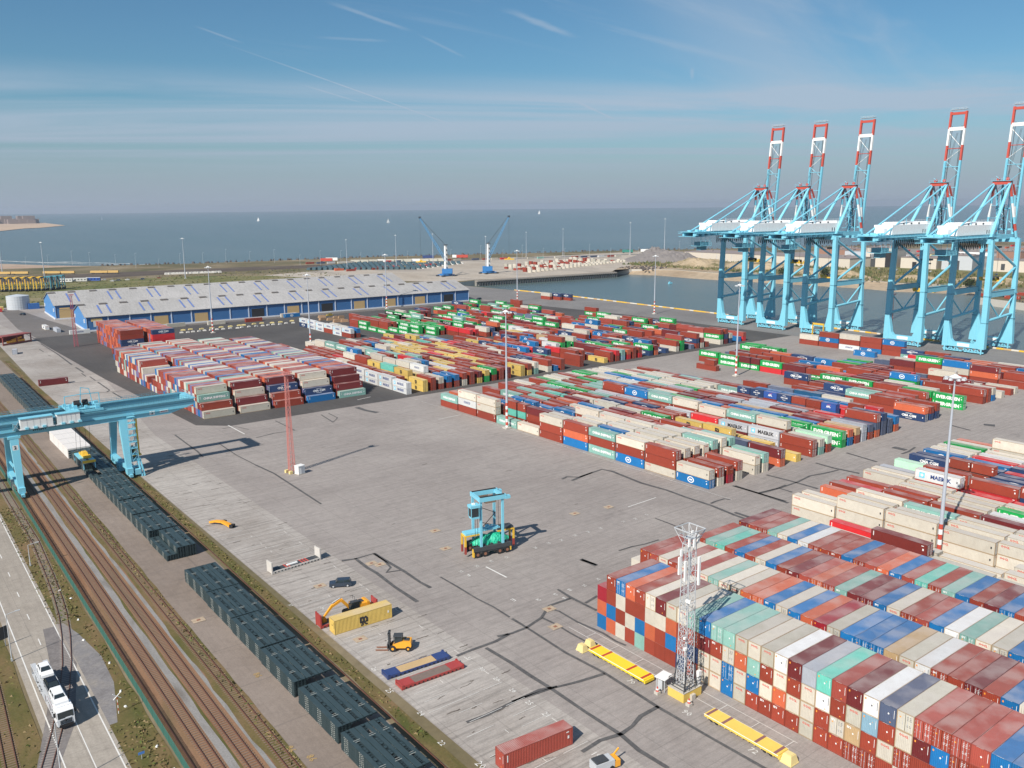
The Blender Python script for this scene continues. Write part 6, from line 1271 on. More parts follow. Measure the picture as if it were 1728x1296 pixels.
# ------------------------------------------------------------------ long blue transit sheds
def shed(x, y, ang, L, D, eave, ridge, lab, n, doors, group=None):
    e = empty('transit_shed', (x, y, 0), ang, lab, 'shed', 'long blue transit sheds'); blu = paint('blue_cladding', (.035, .125, .30), .55, .15, (.05, .1, .2), .15); blu2 = paint('blue_gable', (.07, .23, .50), .55, .12, (.08, .15, .3), .15)
    rfm = yard_mat('pale_fibre_roof', (.36, .35, .34), (.42, .41, .40), (.47, .455, .445), .35, 1, 3.1)
    g = MB(); g.b2(.3, .2, .6, L-.3, .6, eave, 0); g.b2(.3, D-.6, .6, L-.3, D-.2, eave, 0); g.build('long_wall', blu, e)
    for xx in (0, L-.5): g = MB(); g.profx([(.2, .5), (D-.2, .5), (D-.2, eave), (D/2, ridge-.3), (.2, eave)], xx, xx+.5, 0); g.build('gable_wall', blu2, e)
    g = MB()
    for s in (0, 1): 
        a, b = (-.8, D/2) if s == 0 else (D+.8, D/2); g.add([(-.8, a, eave-.1), (L+.8, a, eave-.1), (L+.8, b, ridge), (-.8, b, ridge), (-.8, a, eave+.15), (L+.8, a, eave+.15), (L+.8, b, ridge+.25), (-.8, b, ridge+.25)], [(0, 3, 2, 1), (4, 5, 6, 7), (0, 1, 5, 4), (2, 3, 7, 6), (1, 2, 6, 5), (3, 0, 4, 7)], 0)
    rf = g.build('roof', rfm, e); zof = lambda y: eave+.15+(ridge-eave)*(y/(D/2) if y < D/2 else (D-y)/(D/2))
    for i in range(n):
        xb = L*(i+.5)/n; g = MB()
        for dx in (-3.0, 3.0):
            for y0, y1 in ((D*.08, D*.40),): g.add([(xb+dx-.6, y0, zof(y0)+.42), (xb+dx+.6, y0, zof(y0)+.42), (xb+dx+.6, y1, zof(y1)+.3), (xb+dx-.6, y1, zof(y1)+.3)], [(0, 1, 2, 3)])
        g.build('skylight_strip', paint('skylight_blue', (.13, .19, .42), .4), rf)
        g = MB()
        for dx in (-7, 7): g.box(xb+dx-6, D*.44, zof(D*.44)+.5, 5, 2.2, .8)
        g.build('roof_ventilator', paint('vent_grey', (.19, .17, .16), .7), rf)
    for i in range(n*2+1): g = MB(); xx = L*i/(n*2); g.b2(max(.2, xx-.35), -.15, .1, min(L-.2, xx+.35), .2, eave-.1); g.build('pilaster', W_['white'] if False else paint('pale_pilaster', (.50, .56, .66), .6), e)
    g = MB(); g.b2(-.4, -.3, -.0, L+.4, .15, 1.0); g.b2(-.5, -.3, 0, .1, D+.3, 1.1); g.build('plinth', paint('white_plinth', (.55, .57, .6), .7), e)
    for i, op in doors:
        xx = L*(i+.5)/(n*2); g = MB(); g.b2(xx-4.6, .0, .3, xx+4.6, .3, 7.2, 0); g.b2(xx-4.9, -.1, 7.2, xx+4.9, .35, 7.5, 1); g.build('sliding_door', [W_['black'] if op else paint('tan_door', (.46, .32, .15), .6), blu], e)
    g = MB(); g.b2(3, -.1, 6.5, 10, .15, 8.6); g.build('sign_panel', paint('tan_sign', (.55, .38, .16), .6), e)
    g = MB(); g.b2(-.6, 4, 5.5, -.05, 5.5, 8); g.b2(-.6, D-6, 5.5, -.05, D-4.5, 8); g.build('gable_hatch', WH, e)
    return e
ang = math.atan2(498.4-514, 319-19.8)
shed(19.8, 514, ang, 300, 48, 9.6, 16.4, 'long blue shed with pale roof, the front one facing the yard', 11, [(i, i in (8, 12, 20)) for i in (3, 5, 8, 10, 12, 14, 16, 18, 20) if i < 22][:] )
shed(17, 600, ang, 292, 58, 10.5, 18.3, 'blue shed with pale roof standing behind the front shed', 10, [(0, False)])
g = MB(); g.b2(0, 0, 3, 6.5, .2, 7); o = g.build('notice_board', paint('board', (.55, .56, .58), .6)); o.location = (24, 513.2, 0); tag(o, 'large pale notice board on the blue shed wall behind the orange containers', 'notice board')
# ------------------------------------------------------------------ floodlight masts
def mast_proto(banded, dome=False):
    e = empty('floodlight_mast', (0, 0, 0)); H = 43.0; g = MB(); rad = lambda z: .52-.36*z/H
    zs = [0]+([1.2*k for k in range(1, 9)] if banded else [])+[H]
    for i, (a, b) in enumerate(zip(zs[:-1], zs[1:])): g.tube((0, 0, a), (0, 0, b), rad(a), 14, ((2 if i % 2 else 1) if banded and i < len(zs)-2 else 0), rad(b))
    g.build('pole', [paint('mast_grey', (.40, .43, .48), .45, .2), WH, W_['red']], e)
    g = MB(); g.box(0, 0, .25, 2.4, 2.4, .5); g.build('base_block', W_['conc'], e)
    g = MB()
    for k in range(12): a = 2*math.pi*k/12; b = 2*math.pi*(k+1)/12; g.beam((1.5*math.cos(a), 1.5*math.sin(a), H-.3), (1.5*math.cos(b), 1.5*math.sin(b), H-.3), .12); (g.beam((0, 0, H-.6), (1.5*math.cos(a), 1.5*math.sin(a), H-.3), .08) if k % 3 == 0 else None)
    g.tube((0, 0, H-.2), (0, 0, H+.35), 1.25, 12, 1, .25); g.tube((0, 0, H), (0, 0, H+(4.5 if dome else 1.5)), .05, 5); g.build('head_ring', [W_['galv'], WH], e)
    for k in range(8):
        a = 2*math.pi*k/8; g = MB(); g.box(1.85*math.cos(a), 1.85*math.sin(a), H-.5, .8, .65, .45, 0, a, (.7, .7)); g.build('floodlight', W_['galv'], e)
    return e
MP = {True: mast_proto(True), False: mast_proto(False)}; MK = {k: [c for c in C.objects if c.parent == v] for k, v in MP.items()}; mused = {True: False, False: False}
def mast(x, y, banded, lab, s=1.0, kids=True):
    if not mused[banded]: mused[banded] = True; e = MP[banded]
    else:
        e = MP[banded].copy(); C.objects.link(e)
        for c in MK[banded]:
            if not kids and c.name.startswith('floodlight.') : continue
            d = c.copy(); C.objects.link(d); d.parent = e
    e.location = (x, y, .06); e.scale = (s, s, s); tag(e, lab, 'floodlight mast', 'floodlight masts over the yard'); return e
for x, y, lab in ((79.0, 131.5, 'tall grey floodlight mast, red and white foot, in front of the middle block'), (79.2, -26.6, 'tallest grey floodlight mast with red and white foot amid the cream containers'), (221.9, 140.3, 'floodlight mast with striped foot standing in the gap behind the middle block'),
                  (369.3, 329.9, 'floodlight mast with striped foot near the quay edge, harbour water behind'), (82.4, 451.8, 'striped foot floodlight mast in front of the left half of the blue shed'), (101.2, 344.2, 'striped foot floodlight mast behind the stepped tall container block'),
                  (237.3, 495.7, 'striped foot floodlight mast before the right half of the blue shed'), (347, 466.3, 'striped foot floodlight mast at the right end of the blue shed near the basin')): mast(x, y, True, lab)
for i, (px, py, h, lab) in enumerate(((313, 470, 1.08, 'plain floodlight mast in the grass field behind the sheds'), (77.5, 487, 1.1, 'plain floodlight mast beside the parked straddle carriers'), (4, 460, 1.1, 'plain floodlight mast at the far left edge'), (586, 455, .9, 'plain mast left of the dark frame field'), (669, 452, 1.0, 'plain mast standing in the dark frame field'),
                        (731, 448, 1.0, 'plain mast behind the left harbour crane'), (820, 452, .95, 'plain mast just left of the right harbour crane'), (888, 433, .9, 'plain mast behind the cream container rows'), (950, 432, 1.0, 'plain mast at the far side of the opposite terminal'), (1063, 430, 1.2, 'plain mast near the green trailer on the back road'), (1121, 425, 1.3, 'plain mast at the right end of the opposite terminal'))):
    g_ = G(px, py); mast(g_.x, g_.y, False, lab, h, False)
# ------------------------------------------------------------------ lattice radio towers
def lattice(name, x, y, H, w0, w1, mat, lab, head=True, n=22):
    e = empty(name, (x, y, .05), 0, lab, 'radio tower'); g = MB(); wz = lambda z: w0+(w1-w0)*z/H
    for k in range(n):
        z0, z1 = H*k/n, H*(k+1)/n; a, b = wz(z0)/2, wz(z1)/2; c0 = [(-a, -a), (a, -a), (a, a), (-a, a)]; c1 = [(-b, -b), (b, -b), (b, b), (-b, b)]
        for i in range(4):
            j = (i+1) % 4; g.beam((*c0[i], z0), (*c1[i], z1), .11); g.beam((*c0[i], z0), (*c1[j], z1), .055); g.beam((*c1[i], z1), (*c1[j], z1), .055); g.beam((*c0[j], z0), (*c1[i], z1), .055) if k < n*.6 else None
    g.build('lattice_mast', mat, e); g = MB(); g.beam((-w0/2-.1, .2, 0), (-w1/2-.1, .1, H), .06); g.beam((-w0/2-.1, -.2, 0), (-w1/2-.1, -.1, H), .06); g.beam((w0/2+.5, 0, 0), (w1/2+.3, 0, H*.55), .08); g.build('ladder', mat, e)
    if head:
        g = MB(); g.box(0, 0, H+.1, 1.9, 1.9, .1)
        for s in (-1, 1):
            for z in (.6, 1.1): g.beam((-.95, s*.95, H+z), (.95, s*.95, H+z), .06); g.beam((s*.95, -.95, H+z), (s*.95, .95, H+z), .06)
            for t_ in (-.95, 0, .95): g.beam((t_, s*.95, H), (t_, s*.95, H+1.1), .06)
        for k in range(5): g.box(-1.2+.6*k, -1.15, H+.9, .35, .3, .4)
        g.build('head_platform', mat, e)
    return e
t1 = lattice('radio_tower', -4.6, 131.0, 30.5, 1.6, .75, W_['lred'], 'faded red lattice tower with white cabinet at its foot in the open yard')
g = MB(); [g.box(a, b, .45, 1.0, .8, .9, 0, .2) for a, b in ((-1.3, .9), (.9, -1.6), (-.9, -1.2))]; g.build('base_block', cy_, t1)
lattice('radio_tower', -.1, 449.3, 30, 1.9, .9, paint('magenta_red', (.42, .10, .13), .5, .2), 'dark red lattice tower at the left corner of the blue shed')
lattice('radio_tower', 391.5, 158, 25, 1.5, .8, W_['lred'], 'faded red lattice tower on the quay between the two crane groups', True, 16)
e = empty('equipment_cabinet', (-3.2, 128.3, .05), .2, 'white equipment cabinet beside the faded red lattice tower', 'cabinet'); g = MB(); g.box(0, 0, 1.35, 2.3, 2.0, 2.5, 0); g.box(0, 0, 2.66, 2.5, 2.2, .12, 0); g.box(0, 0, .1, 2.5, 2.2, .2, 1); g.build('housing', [WH, W_['conc']], e)
g = MB(); g.box(.2, -1.04, 1.3, .9, .08, 1.9); g.box(1.2, .2, 1.6, .15, .7, .6); g.build('door', W_['galv'], e)
nt_ = lattice('telecom_tower', -5.2, -26.5, 26.5, 2.0, 1.5, W_['galv'], 'grey lattice telecom tower on a yellow base before the near block', False, 16)
g = MB(); g.box(0, 0, .8, 4.4, 3.4, 1.6, 0); g.box(0, 0, 1.62, 4.5, 3.5, .1, 1); g.box(-.2, -1.9, .5, .9, .5, 1.0, 1); g.build('base_block', [paint('tower_base_yellow', (.66, .46, .10), .8, .3), W_['conc']], nt_)
g = MB()
for s in (-1, 1):
    for z in (2.1, 2.7, 3.3): g.beam((-2.1, s*1.6, z), (2.1, s*1.6, z), .07); g.beam((s*2.1, -1.6, z), (s*2.1, 1.6, z), .07)
    for t_ in (-2.1, -.7, .7, 2.1): g.beam((t_, s*1.6, 1.6), (t_, s*1.6, 3.3), .08)
for a, b in ((-1, -1), (1, -1), (1, 1), (-1, 1)): g.beam((a*1.5, b*1.3, 1.6), (a*.9, b*.9, 6), .14)
g.beam((1.8, 1.3, 1.6), (3.4, 2.6, 5.4), .12); g.beam((2.3, .7, 1.6), (3.9, 2.0, 5.4), .12); [g.beam((1.8+.2*k, 1.3+.16*k, 1.6+.47*k), (2.3+.2*k, .7+.16*k, 1.6+.47*k), .07) for k in range(8)]
g.build('base_railing', W_['dark'], nt_)
g = MB(); g.box(1.9, -1.3, 2.9, .7, .5, 2.6); g.build('cabinet', WH, nt_)
g = MB(); hz0 = 26.5
for f, z in ((.8, 0), (1.75, 2.6)):
    for s in (-1, 1): g.beam((-f, s*f, hz0+z), (f, s*f, hz0+z), .12); g.beam((s*f, -f, hz0+z), (s*f, f, hz0+z), .12)
for a, b in ((-1, -1), (1, -1), (1, 1), (-1, 1), (0, 1), (0, -1), (1, 0), (-1, 0)): g.beam((a*.8, b*.8, hz0), (a*1.75, b*1.75, hz0+2.6), .09); g.beam((a*.8, b*.8, hz0), (-b*1.75, a*1.75, hz0+2.6), .05)
for s in (-1, 1): g.beam((-1.3, s*1.3, hz0+1.4), (1.3, s*1.3, hz0+1.4), .08); g.beam((s*1.3, -1.3, hz0+1.4), (s*1.3, 1.3, hz0+1.4), .08)
g.box(0, 0, hz0+1.0, 1.6, 1.6, .06); g.build('head_basket', W_['galv'], nt_)
for a, b, z, h in ((-1.5, -.6, 22.4, 3.4), (1.0, -1.3, 22.0, 4.8), (-1.0, 1.1, 22.6, 3.0), (1.4, .9, 22.4, 3.6), (-1.5, .3, 25.2, 1.1), (1.0, -.9, 27.3, 1.3), (-.5, -1.4, 27.2, 1.4), (-1.2, -1.0, 27.2, 1.2), (1.4, .6, 27.5, 1.3)):
    g = MB(); g.box(a, b, z, .42, .28, h, 0); g.beam((a*.85, b*.85, z-h/2), (a*.85, b*.85, z+h/2), .08, .08, 1); g.beam((a*.3, b*.3, z), (a*.85, b*.85, z), .07, .07, 1); g.build('panel_antenna', [WH, W_['galv']], nt_)
g = MB(); g.beam((-1.5, -1.2, 9.0), (-.6, -.8, 9.2), .1); g.box(-1.6, -1.2, 9.2, .5, .4, .4); g.box(-1.6, -1.0, 11, .4, .35, .35); g.beam((-1.7, -1.2, 1.6), (-1.6, -1.2, 9), .07); g.box(-1.5, -1.4, 17.5, .3, .9, .5); g.build('side_lamp', W_['white'], nt_)
e = empty('equipment_shelter', (-6.6, -23.2, .05), .15, 'small shelter with white roof beside the telecom tower', 'shelter'); g = MB(); [g.beam((a, b, 0), (a, b, 2.3), .1) for a in (-1, 1) for b in (-.8, .8)]; g.box(0, .3, 1.1, 1.5, .9, 2.0, 0); g.build('frame', W_['galv'], e); g = MB(); g.box(0, 0, 2.38, 2.6, 2.1, .12); g.build('roof_sheet', WH, e)
for k, (x, y, l) in enumerate(((-8.6, -23.6, 'red and white gas bottle cluster left of the telecom tower shelter'), (-7.2, -29.2, 'red and white warning post at the front corner of the yellow tower base'))):
    e = empty('warning_post', (x, y, .05), 0, l, 'warning post'); g = MB(); g.tube((0, 0, .5), (0, 0, 1.3), .28, 10, 0, .1); g.tube((0, 0, .8), (0, 0, 1.0), .29, 10, 1, .25); g.build('marker', [W_['red'], WH], e); g = MB(); g.box(0, 0, .25, .8, .8, .5); g.build('foot', W_['conc'], e)
# ------------------------------------------------------------------ concrete blocks and odds before the shed
wb = paint('white_block', (.60, .58, .54), .8, .3)
def onepiece(name, pts, s, mat, lab, cat, group, z=.08):
    proto = None
    for i, (x, y) in enumerate(pts):
        if proto is None:
            g = MB(); g.box(0, 0, s[2]/2, s[0], s[1], s[2], 0, 0, (.8, .7)); g.box(0, 0, s[2]+.08, s[0]*.3, .2, .16); proto = g.build(name, mat); o = proto
        else: o = proto.copy(); C.objects.link(o)
        o.location = (x, y, z); o.rotation_euler = (0, 0, rnd.uniform(-.25, .25)); tag(o, lab, cat, group)
P = lambda a, b: tuple(G(a, b)[:2])
onepiece('concrete_block', [P(305+10.5*i+rnd.uniform(-2, 2), 562.5-(10.5*i)*.090+rnd.uniform(-.4, .4)) for i in range(19)], (2.4, 1.0, .8), wb, 'white concrete block in the dotted line before the blue shed', 'concrete block', 'white blocks lined up before the shed')
onepiece('barrier_block', [P(310+15*i+rnd.uniform(-4, 4), 558-(15*i)*.085+rnd.uniform(-.5, .5)) for i in range(13)], (3.2, .9, .8), cy_, 'yellow barrier block in the line closer to the blue shed', 'barrier block', 'yellow blocks lined up before the shed')
onepiece('timber_stack', [P(540+rnd.uniform(0, 42), 535+rnd.uniform(0, 9)) for i in range(11)], (5.5, 2.2, 1.8), paint('timber', (.30, .19, .11), .9, .5, (.1, .07, .05), 1.2), 'brown timber stack in the dark pile before the shed', 'timber stack', 'timber stacks before the shed')
onepiece('white_bag', [P(281+6*i, 463.5-i*.22) for i in range(16)], (4.2, 3, 2.4), wb, 'white sack in the dotted row across the grass field', 'sack', 'white sacks in the grass')
for i, (px, py, col, lab) in enumerate(((38, 532, (.02, .02, .025), 'black car parked on the shed apron by the round silo'), (190, 475, (.6, .6, .6), 'white car, first in the field car park'), (199, 474, (.05, .06, .08), 'dark car, second in the field car park'), (215, 473, (.62, .62, .6), 'white van shape in the middle of the field car park'), (240, 472, (.04, .05, .1), 'dark blue car alone in the field car park'),
                             (268, 470, (.35, .12, .05), 'reddish brown car at the right end of the field car park'), (175, 473, (.6, .6, .6), 'white car left of the field car park'), (556, 533, (.5, .35, .05), 'yellow vehicle by the timber stacks'), (808, 506, (.02, .02, .02), 'dark car at the shed corner'))):
    g_ = G(px, py); car('far_car', g_.x, g_.y, .1, R(-60+i*9), col, lab, 5.2, 2.1, 1.8, i % 2 == 0, group='cars parked behind the yard')
for i, (a, b, col, lab) in enumerate(((103, 477, (.6, .6, .58), 'white trailer body at the left of the field trailers'), (128, 476, (.5, .5, .48), 'pale grey trailer body in the middle of the field trailers'), (150, 475, (.02, .08, .35), 'blue sided trailer body, right one of the field trailers'))):
    g_ = G(a+8, b); e = empty('site_cabin', (g_.x, g_.y, .1), R(-32), lab, 'trailer', 'trailers in the field'); g = MB(); g.box(0, 0, 2.6, 15, 3, 3.4, 0); g.box(0, 0, 4.4, 15.2, 3.2, .2, 1); g.build('body', [base_mat('cabin', col, .5), WH], e); g = MB(); [g.box(-5+3.5*k, -1.52, 2.8, 1.6, .06, 1.1) for k in range(4)]; g.build('windows', W_['glass'], e)
e = empty('red_shelter', (-27, 489, .05), R(30), 'long red open shelter with yellow machine inside', 'shelter'); g = MB(); g.box(0, 0, 5.2, 20, 7, .5, 0); [g.box(a, b, 2.5, .5, .5, 5, 0) for a in (-9.5, 0, 9.5) for b in (-3.2, 3.2)]; g.box(0, 3.2, 3, 19.5, .2, 4, 0); g.box(0, -3.2, .6, 19.5, .2, 1, 0); g.build('frame', paint('shelter_red', (.25, .06, .05), .6), e)
e = empty('yellow_machine', (-26, 487.5, .05), R(30), 'yellow machine standing inside the red open shelter', 'machine'); g = MB(); g.box(0, 0, 1.6, 11, 2, 1.4, 0); g.beam((-3, 0, 2.3), (4, 0, 3.6), .9); g.build('body', OY, e)
e = empty('storage_tank', (8, 701, .05), 0, 'round pale steel silo tank behind the left end of the sheds', 'tank'); g = MB(); g.tube((0, 0, 0), (0, 0, 11), 8.5, 28, 0); g.tube((0, 0, 11), (0, 0, 12.2), 8.5, 28, 0, .5); [g.tube((0, 0, 2*k), (0, 0, 2*k+.15), 8.58, 28, 1) for k in range(1, 6)]; g.build('shell', [paint('tank_steel', (.50, .53, .56), .35, .25), W_['galv']], e); g = MB(); g.b2(6, -9, 0, 14, -5, 4.5); g.build('pump_house', paint('pump_blue', (.03, .13, .38)), e)
for i, (x, y, cd, lab) in enumerate(((1, 548, 'C', 'white box container, rear one of two beside the shed gable'), (4.5, 529, 's', 'pale grey box container, nearer one of two beside the shed gable'), (-7, 690, 'R', 'red box beside the round silo'), (-4, 705, 'Y', 'yellow box behind the round silo'))):
    c = dict(ax='Y', x=x, y=y, z=.07, L=12.192 if i < 2 else 6.058, H=2.6, code=cd, tint=1.0, flip=False, var=0); make_container(c, lab, 'boxes by the shed end')
# parked straddle carriers beyond the grass
def strad(x, y, ylw, lab, rz):
    e = empty('parked_straddle_carrier', (x, y, .1), rz, lab, 'straddle carrier', 'straddle carriers parked in a row'); m = YE if ylw else paint('dim_teal', (.07, .26, .33), .5); g = MB()
    for b in (-2.4, 2.4): g.box(0, b, 1.6, 10, .9, 1.3, 1); [g.box(a, b, 7.5, .8, .7, 11.5, 0) for a in (-3.6, 3.6)]; g.b2(-5, b-.5, 13, 5, b+.5, 14.2, 1 if ylw else 0)
    for a in (-3.6, 3.6): g.b2(a-.4, -2.6, 13.2, a+.4, 2.6, 14.4, 0)
    g.b2(-3, -1.5, 4, 3, 1.5, 4.8, 1); g.b2(4, -2.9, 10.5, 6, -1, 12.8, 1); g.build('frame', [m, W_['dark']], e)
    for a in (-3.6, -1.4, 1.4, 3.6):
        for b in (-2.4, 2.4): g = MB(); g.tube((a, b-.4, .8), (a, b+.4, .8), .8, 10); g.build('wheel', W_['black'], e)
kk = 0
for i in range(7): strad(14+6.6*i, 893-3.6*i, True, 'yellow and black straddle carrier, %s from left in the parked row' % OR[i], R(-118))
for i in range(3): strad(62+6*i, 872+3*i, False, 'teal straddle carrier, %s at the right end of the parked row' % OR[i], R(-118))
# rows of dark frames, pier piles, train of yellow wagons
fd = MB()
for r_ in range(11):
    for i in range(20):
        a = 566+i*9.3+r_*4-(10-r_)*11*.4; b = 455.5-r_*1.05-(i*.05); 
        if a > 815-r_*4 or a < 500 or rnd.random() < .06: continue
        g_ = G(a, b); fd.box(g_.x, g_.y, 1.4, 11, 4.5, 2.7, 0, .9); fd.box(g_.x+4, g_.y-4, .6, 2, 2, 1.0, 1)
tag(fd.build('stacked_frames', [paint('slate_frames', (.055, .105, .125), .6, .3), WH]), 'field of dark slate coloured stacked frames behind the sheds on the far terminal', 'stacked frames', kind='stuff')
e = empty('pier', (500, 660, 0), 0, 'dark timber pier edge of the terminal across the basin', 'pier'); g = MB(); A_, B_ = Vector((446, 666, 0)), Vector((641, 648, 0))
for k in range(60): p = A_+(B_-A_)*k/59; g.tube((p.x-500, p.y-660-3.0, -8), (p.x-500, p.y-660-3.0, -1.2), .7, 6)
g.build('piles', W_['dark'], e); g = MB(); rz = math.atan2(B_.y-A_.y, B_.x-A_.x); g.box((A_.x+B_.x)/2-500, (A_.y+B_.y)/2-660-1.5, -.55, (B_-A_).length, 5, 1.3, 0, rz); g.build('deck_beam', paint('pier_beam', (.28, .25, .22), .9), e)
def wagon(px, py, L, mat, lab, h=4, rz=None, cat='wagon', grp='wagons and trailers along the back road'):
    g_ = G(px, py); e = empty('rail_wagon', (g_.x, g_.y, .15), R(-38) if rz is None else rz, lab, cat, grp); g = MB(); g.box(0, 0, 1.2+h/2, L, 3.2, h); g.box(0, 0, 1.2+h+.1, L*.98, 2.6, .25); g.build('body', mat, e); g = MB(); [g.box(a*L*.38, 0, .6, 3, 2.6, 1.1) for a in (-1, 1)]; g.build('bogie', W_['dark'], e)
wy = paint('wagon_yellow', (.55, .36, .12), .6, .3)
for i, px in enumerate((4, 34, 88, 112, 168, 186)): wagon(px, 464-px*.012, 22, wy, 'yellow wagon, %s from left on the tracks behind the field' % OR[i], 2.4)
for i, (px, py, m, l) in enumerate(((1059, 427, paint('trailer_green', (.03, .20, .16)), 'dark green trailer on the back road behind the gravel heap'), (1090, 426, WH, 'white trailer on the back road beside the green one'), (1096, 432, W_['rust'], 'dark red wagon below the white trailer'), (551, 442, W_['red'], 'red wagon behind the dark frames'), (560, 441, WH, 'white wagon next to the red one behind the dark frames'), (723, 437, navy, 'navy wagon left of the harbour crane tower'), (773, 436, WH, 'white wagon right of the left harbour crane tower'), (780, 436, W_['red'], 'red wagon just right of the white one'))): wagon(px, py, 18, m, l)
for i in range(11): wagon(600+i*14.5, 444.5-i*.25, 13.5, paint('wagon_tan', (.48, .46, .38), .7) if i % 4 != 3 else WH, 'tan wagon, %s from left in the long train' % OR[i], 3.6)
lamps = [(43+38*i+rnd.uniform(-8, 8), 451-(38*i)*.018+rnd.uniform(-3, 6)) for i in range(34)]
lp = None
for a, b in lamps:
    if a > 1190: b = 424+rnd.uniform(-4, 3)
    g_ = G(a, b)
    if lp is None: g = MB(); g.tube((0, 0, 0), (0, 0, 17), .16, 6, 0, .08); g.box(1, 0, 17, 2.4, .5, .25); lp = g.build('road_lamp', W_['galv']); o = lp
    else: o = lp.copy(); C.objects.link(o)
    o.location = (g_.x, g_.y, .1); s = rnd.uniform(.7, 1.25); o.scale = (1, 1, s); tag(o, 'thin grey road lamp on the far side of the sheds and basin', 'road lamp', 'thin road lamps along the sea wall')
# buildings beyond the basin
def bldg(name, x, y, ang, L, D, H, mat, lab, doors=(), roof=True, cat='building'):
    e = empty(name, (x, y, .1), ang, lab, cat, 'industrial buildings beyond the basin'); g = MB(); g.b2(0, 0, 0, L, D, H); g.build('wall', mat, e); g = MB(); g.b2(-.5, -.5, H, L+.5, D+.5, H+.6); [g.box(L*(k+.5)/5, D*.5, H+1.2, 3, 3, 1.2) for k in range(5)]; g.build('roof', paint('flat_roof', (.24, .20, .19), .9, .3), e)
    for a, b, h0, h1, m in doors: g = MB(); g.b2(a, -.25, h0, b, .05, h1); g.build('door' if h0 < 1 else 'window', m, e)
    return e
bd = W_['beige']; al = math.atan2(489-720, 905-877)
bldg('warehouse', 878, 745, math.atan2(-262, 4), 262, 60, 12, bd, 'long low beige warehouse wall behind the sand dunes', [(k*26+6, k*26+6.5, 1, 11, W_['galv']) for k in range(10)])
bldg('assembly_hall', 930, 490, math.atan2(-38, 7), 38, 34, 24, bd, 'tall beige hall with dark doorway between the crane groups', [(5, 12, .1, 16, W_['dark']), (24, 33, .1, 20, W_['black']), (6, 11, 10, 18, W_['galv'])])
bldg('workshop', 938, 448, math.atan2(-40, 6), 42, 26, 13, bd, 'lower beige workshop attached right of the tall hall', [(14, 19, .1, 8, W_['black']), (28, 36, 6, 7.5, W_['glass'])])
bldg('workshop', 948, 402, math.atan2(-34, 5), 34, 30, 17, W_['galv'], 'grey workshop block behind the right crane pair', [(8, 20, .1, 11, W_['dark'])])
bldg('workshop', 956, 352, math.atan2(-80, 16), 95, 34, 13, bd, 'long beige workshop at the right behind the right crane pair', [(14, 18, 2, 9, W_['dark']), (50, 60, .1, 9, W_['galv'])])
bldg('workshop', 985, 245, math.atan2(-80, 16), 60, 34, 12, bd, 'beige workshop wall at the far right edge')
for i in range(30):
    x = 1120+rnd.uniform(0, 720); y = 640-(x-1120)*.72+rnd.uniform(-110, 130); m = rnd.choice([WH, W_['galv'], bd, paint('far_roof', (.45, .47, .5)), paint('far_brick', (.30, .17, .12))])
    bldg('far_hall', x, y, rnd.uniform(-1.7, -1.3), rnd.uniform(18, 70), rnd.uniform(12, 30), rnd.uniform(4, 10), m, 'low industrial hall far behind the quay cranes')
for i in range(26):
    x, y = 902-rnd.uniform(0, 20), 520-i*11+rnd.uniform(-3, 3); car('far_car', x+6, y, .15, rnd.uniform(0, 3), rnd.choice([(.6, .6, .6), (.05, .05, .06), (.3, .05, .04), (.05, .09, .2)]), 'tiny car parked before the beige halls beyond the basin', 5, 2.2, 1.7, True, group='tiny cars before the far halls') if i % 2 == 0 else None
# trees and bushes
leafm = [base_mat('leaf_dark', (.03, .05, .02), .9), base_mat('leaf_mid', (.06, .085, .03), .9)]
def bush(x, y, h, lab):
    e = empty('pine_tree', (x, y, 0), 0, lab, 'tree'); g = MB(); g.tube((0, 0, 0), (0, 0, h*.6), .5, 8, 0, .2); [g.beam((0, 0, h*.3), (rnd.uniform(-2, 2), rnd.uniform(-2, 2), h*.6), .25) for k in range(4)]; g.build('trunk', W_['rust'], e); g = MB()
    for k in range(900):
        a, b = rnd.uniform(0, 6.28), rnd.uniform(-1, 1); r = h*.48*(rnd.random()**.4)*(1+.25*math.sin(3*a)); p = Vector((r*math.cos(a)*math.sqrt(1-b*b), r*math.sin(a)*math.sqrt(1-b*b), h*.55+r*b*.8)); u = Vector((rnd.uniform(-1, 1), rnd.uniform(-1, 1), rnd.uniform(-1, 1))).normalized()*.5; v = u.cross(Vector((rnd.uniform(-1, 1), .3, 1))).normalized()*.5; g.add([p-u, p+v, p+u, p-v], [(0, 1, 2, 3)], rnd.choice([0, 0, 1]))
    g.build('crown', leafm, e)
for px, py, h, l in ((1321, 466, 11, 'dark round tree on the shore seen between the first crane legs'), (1391, 468, 11, 'dark round tree on the shore seen left of the third crane'), (1636, 489, 12, 'dark round tree on the shore behind the right crane pair')): g_ = G(px, py); bush(g_.x, g_.y, h, l)
sb = MB(); rs = random.Random(8)
for k in range(4200):
    x = rs.uniform(740, 900); y = rs.uniform(240, 740); h = rs.uniform(.5, 2.2); a = rs.uniform(0, 6.3); w_ = rs.uniform(1, 3); sb.add([(x-w_*math.cos(a), y-w_*math.sin(a), 0), (x+w_*math.cos(a), y+w_*math.sin(a), 0), (x, y, h+1.5)], [(0, 1, 2)], rs.choice([0, 1, 1]))
for k in range(2600):
    x = rs.uniform(-100, 380); y = rs.uniform(700, 990); h = rs.uniform(.3, 1.2); a = rs.uniform(0, 6.3); w_ = rs.uniform(.6, 2.4); sb.add([(x-w_*math.cos(a), y-w_*math.sin(a), 0), (x+w_*math.cos(a), y+w_*math.sin(a), 0), (x, y, h)], [(0, 1, 2)], rs.choice([0, 1, 1]))
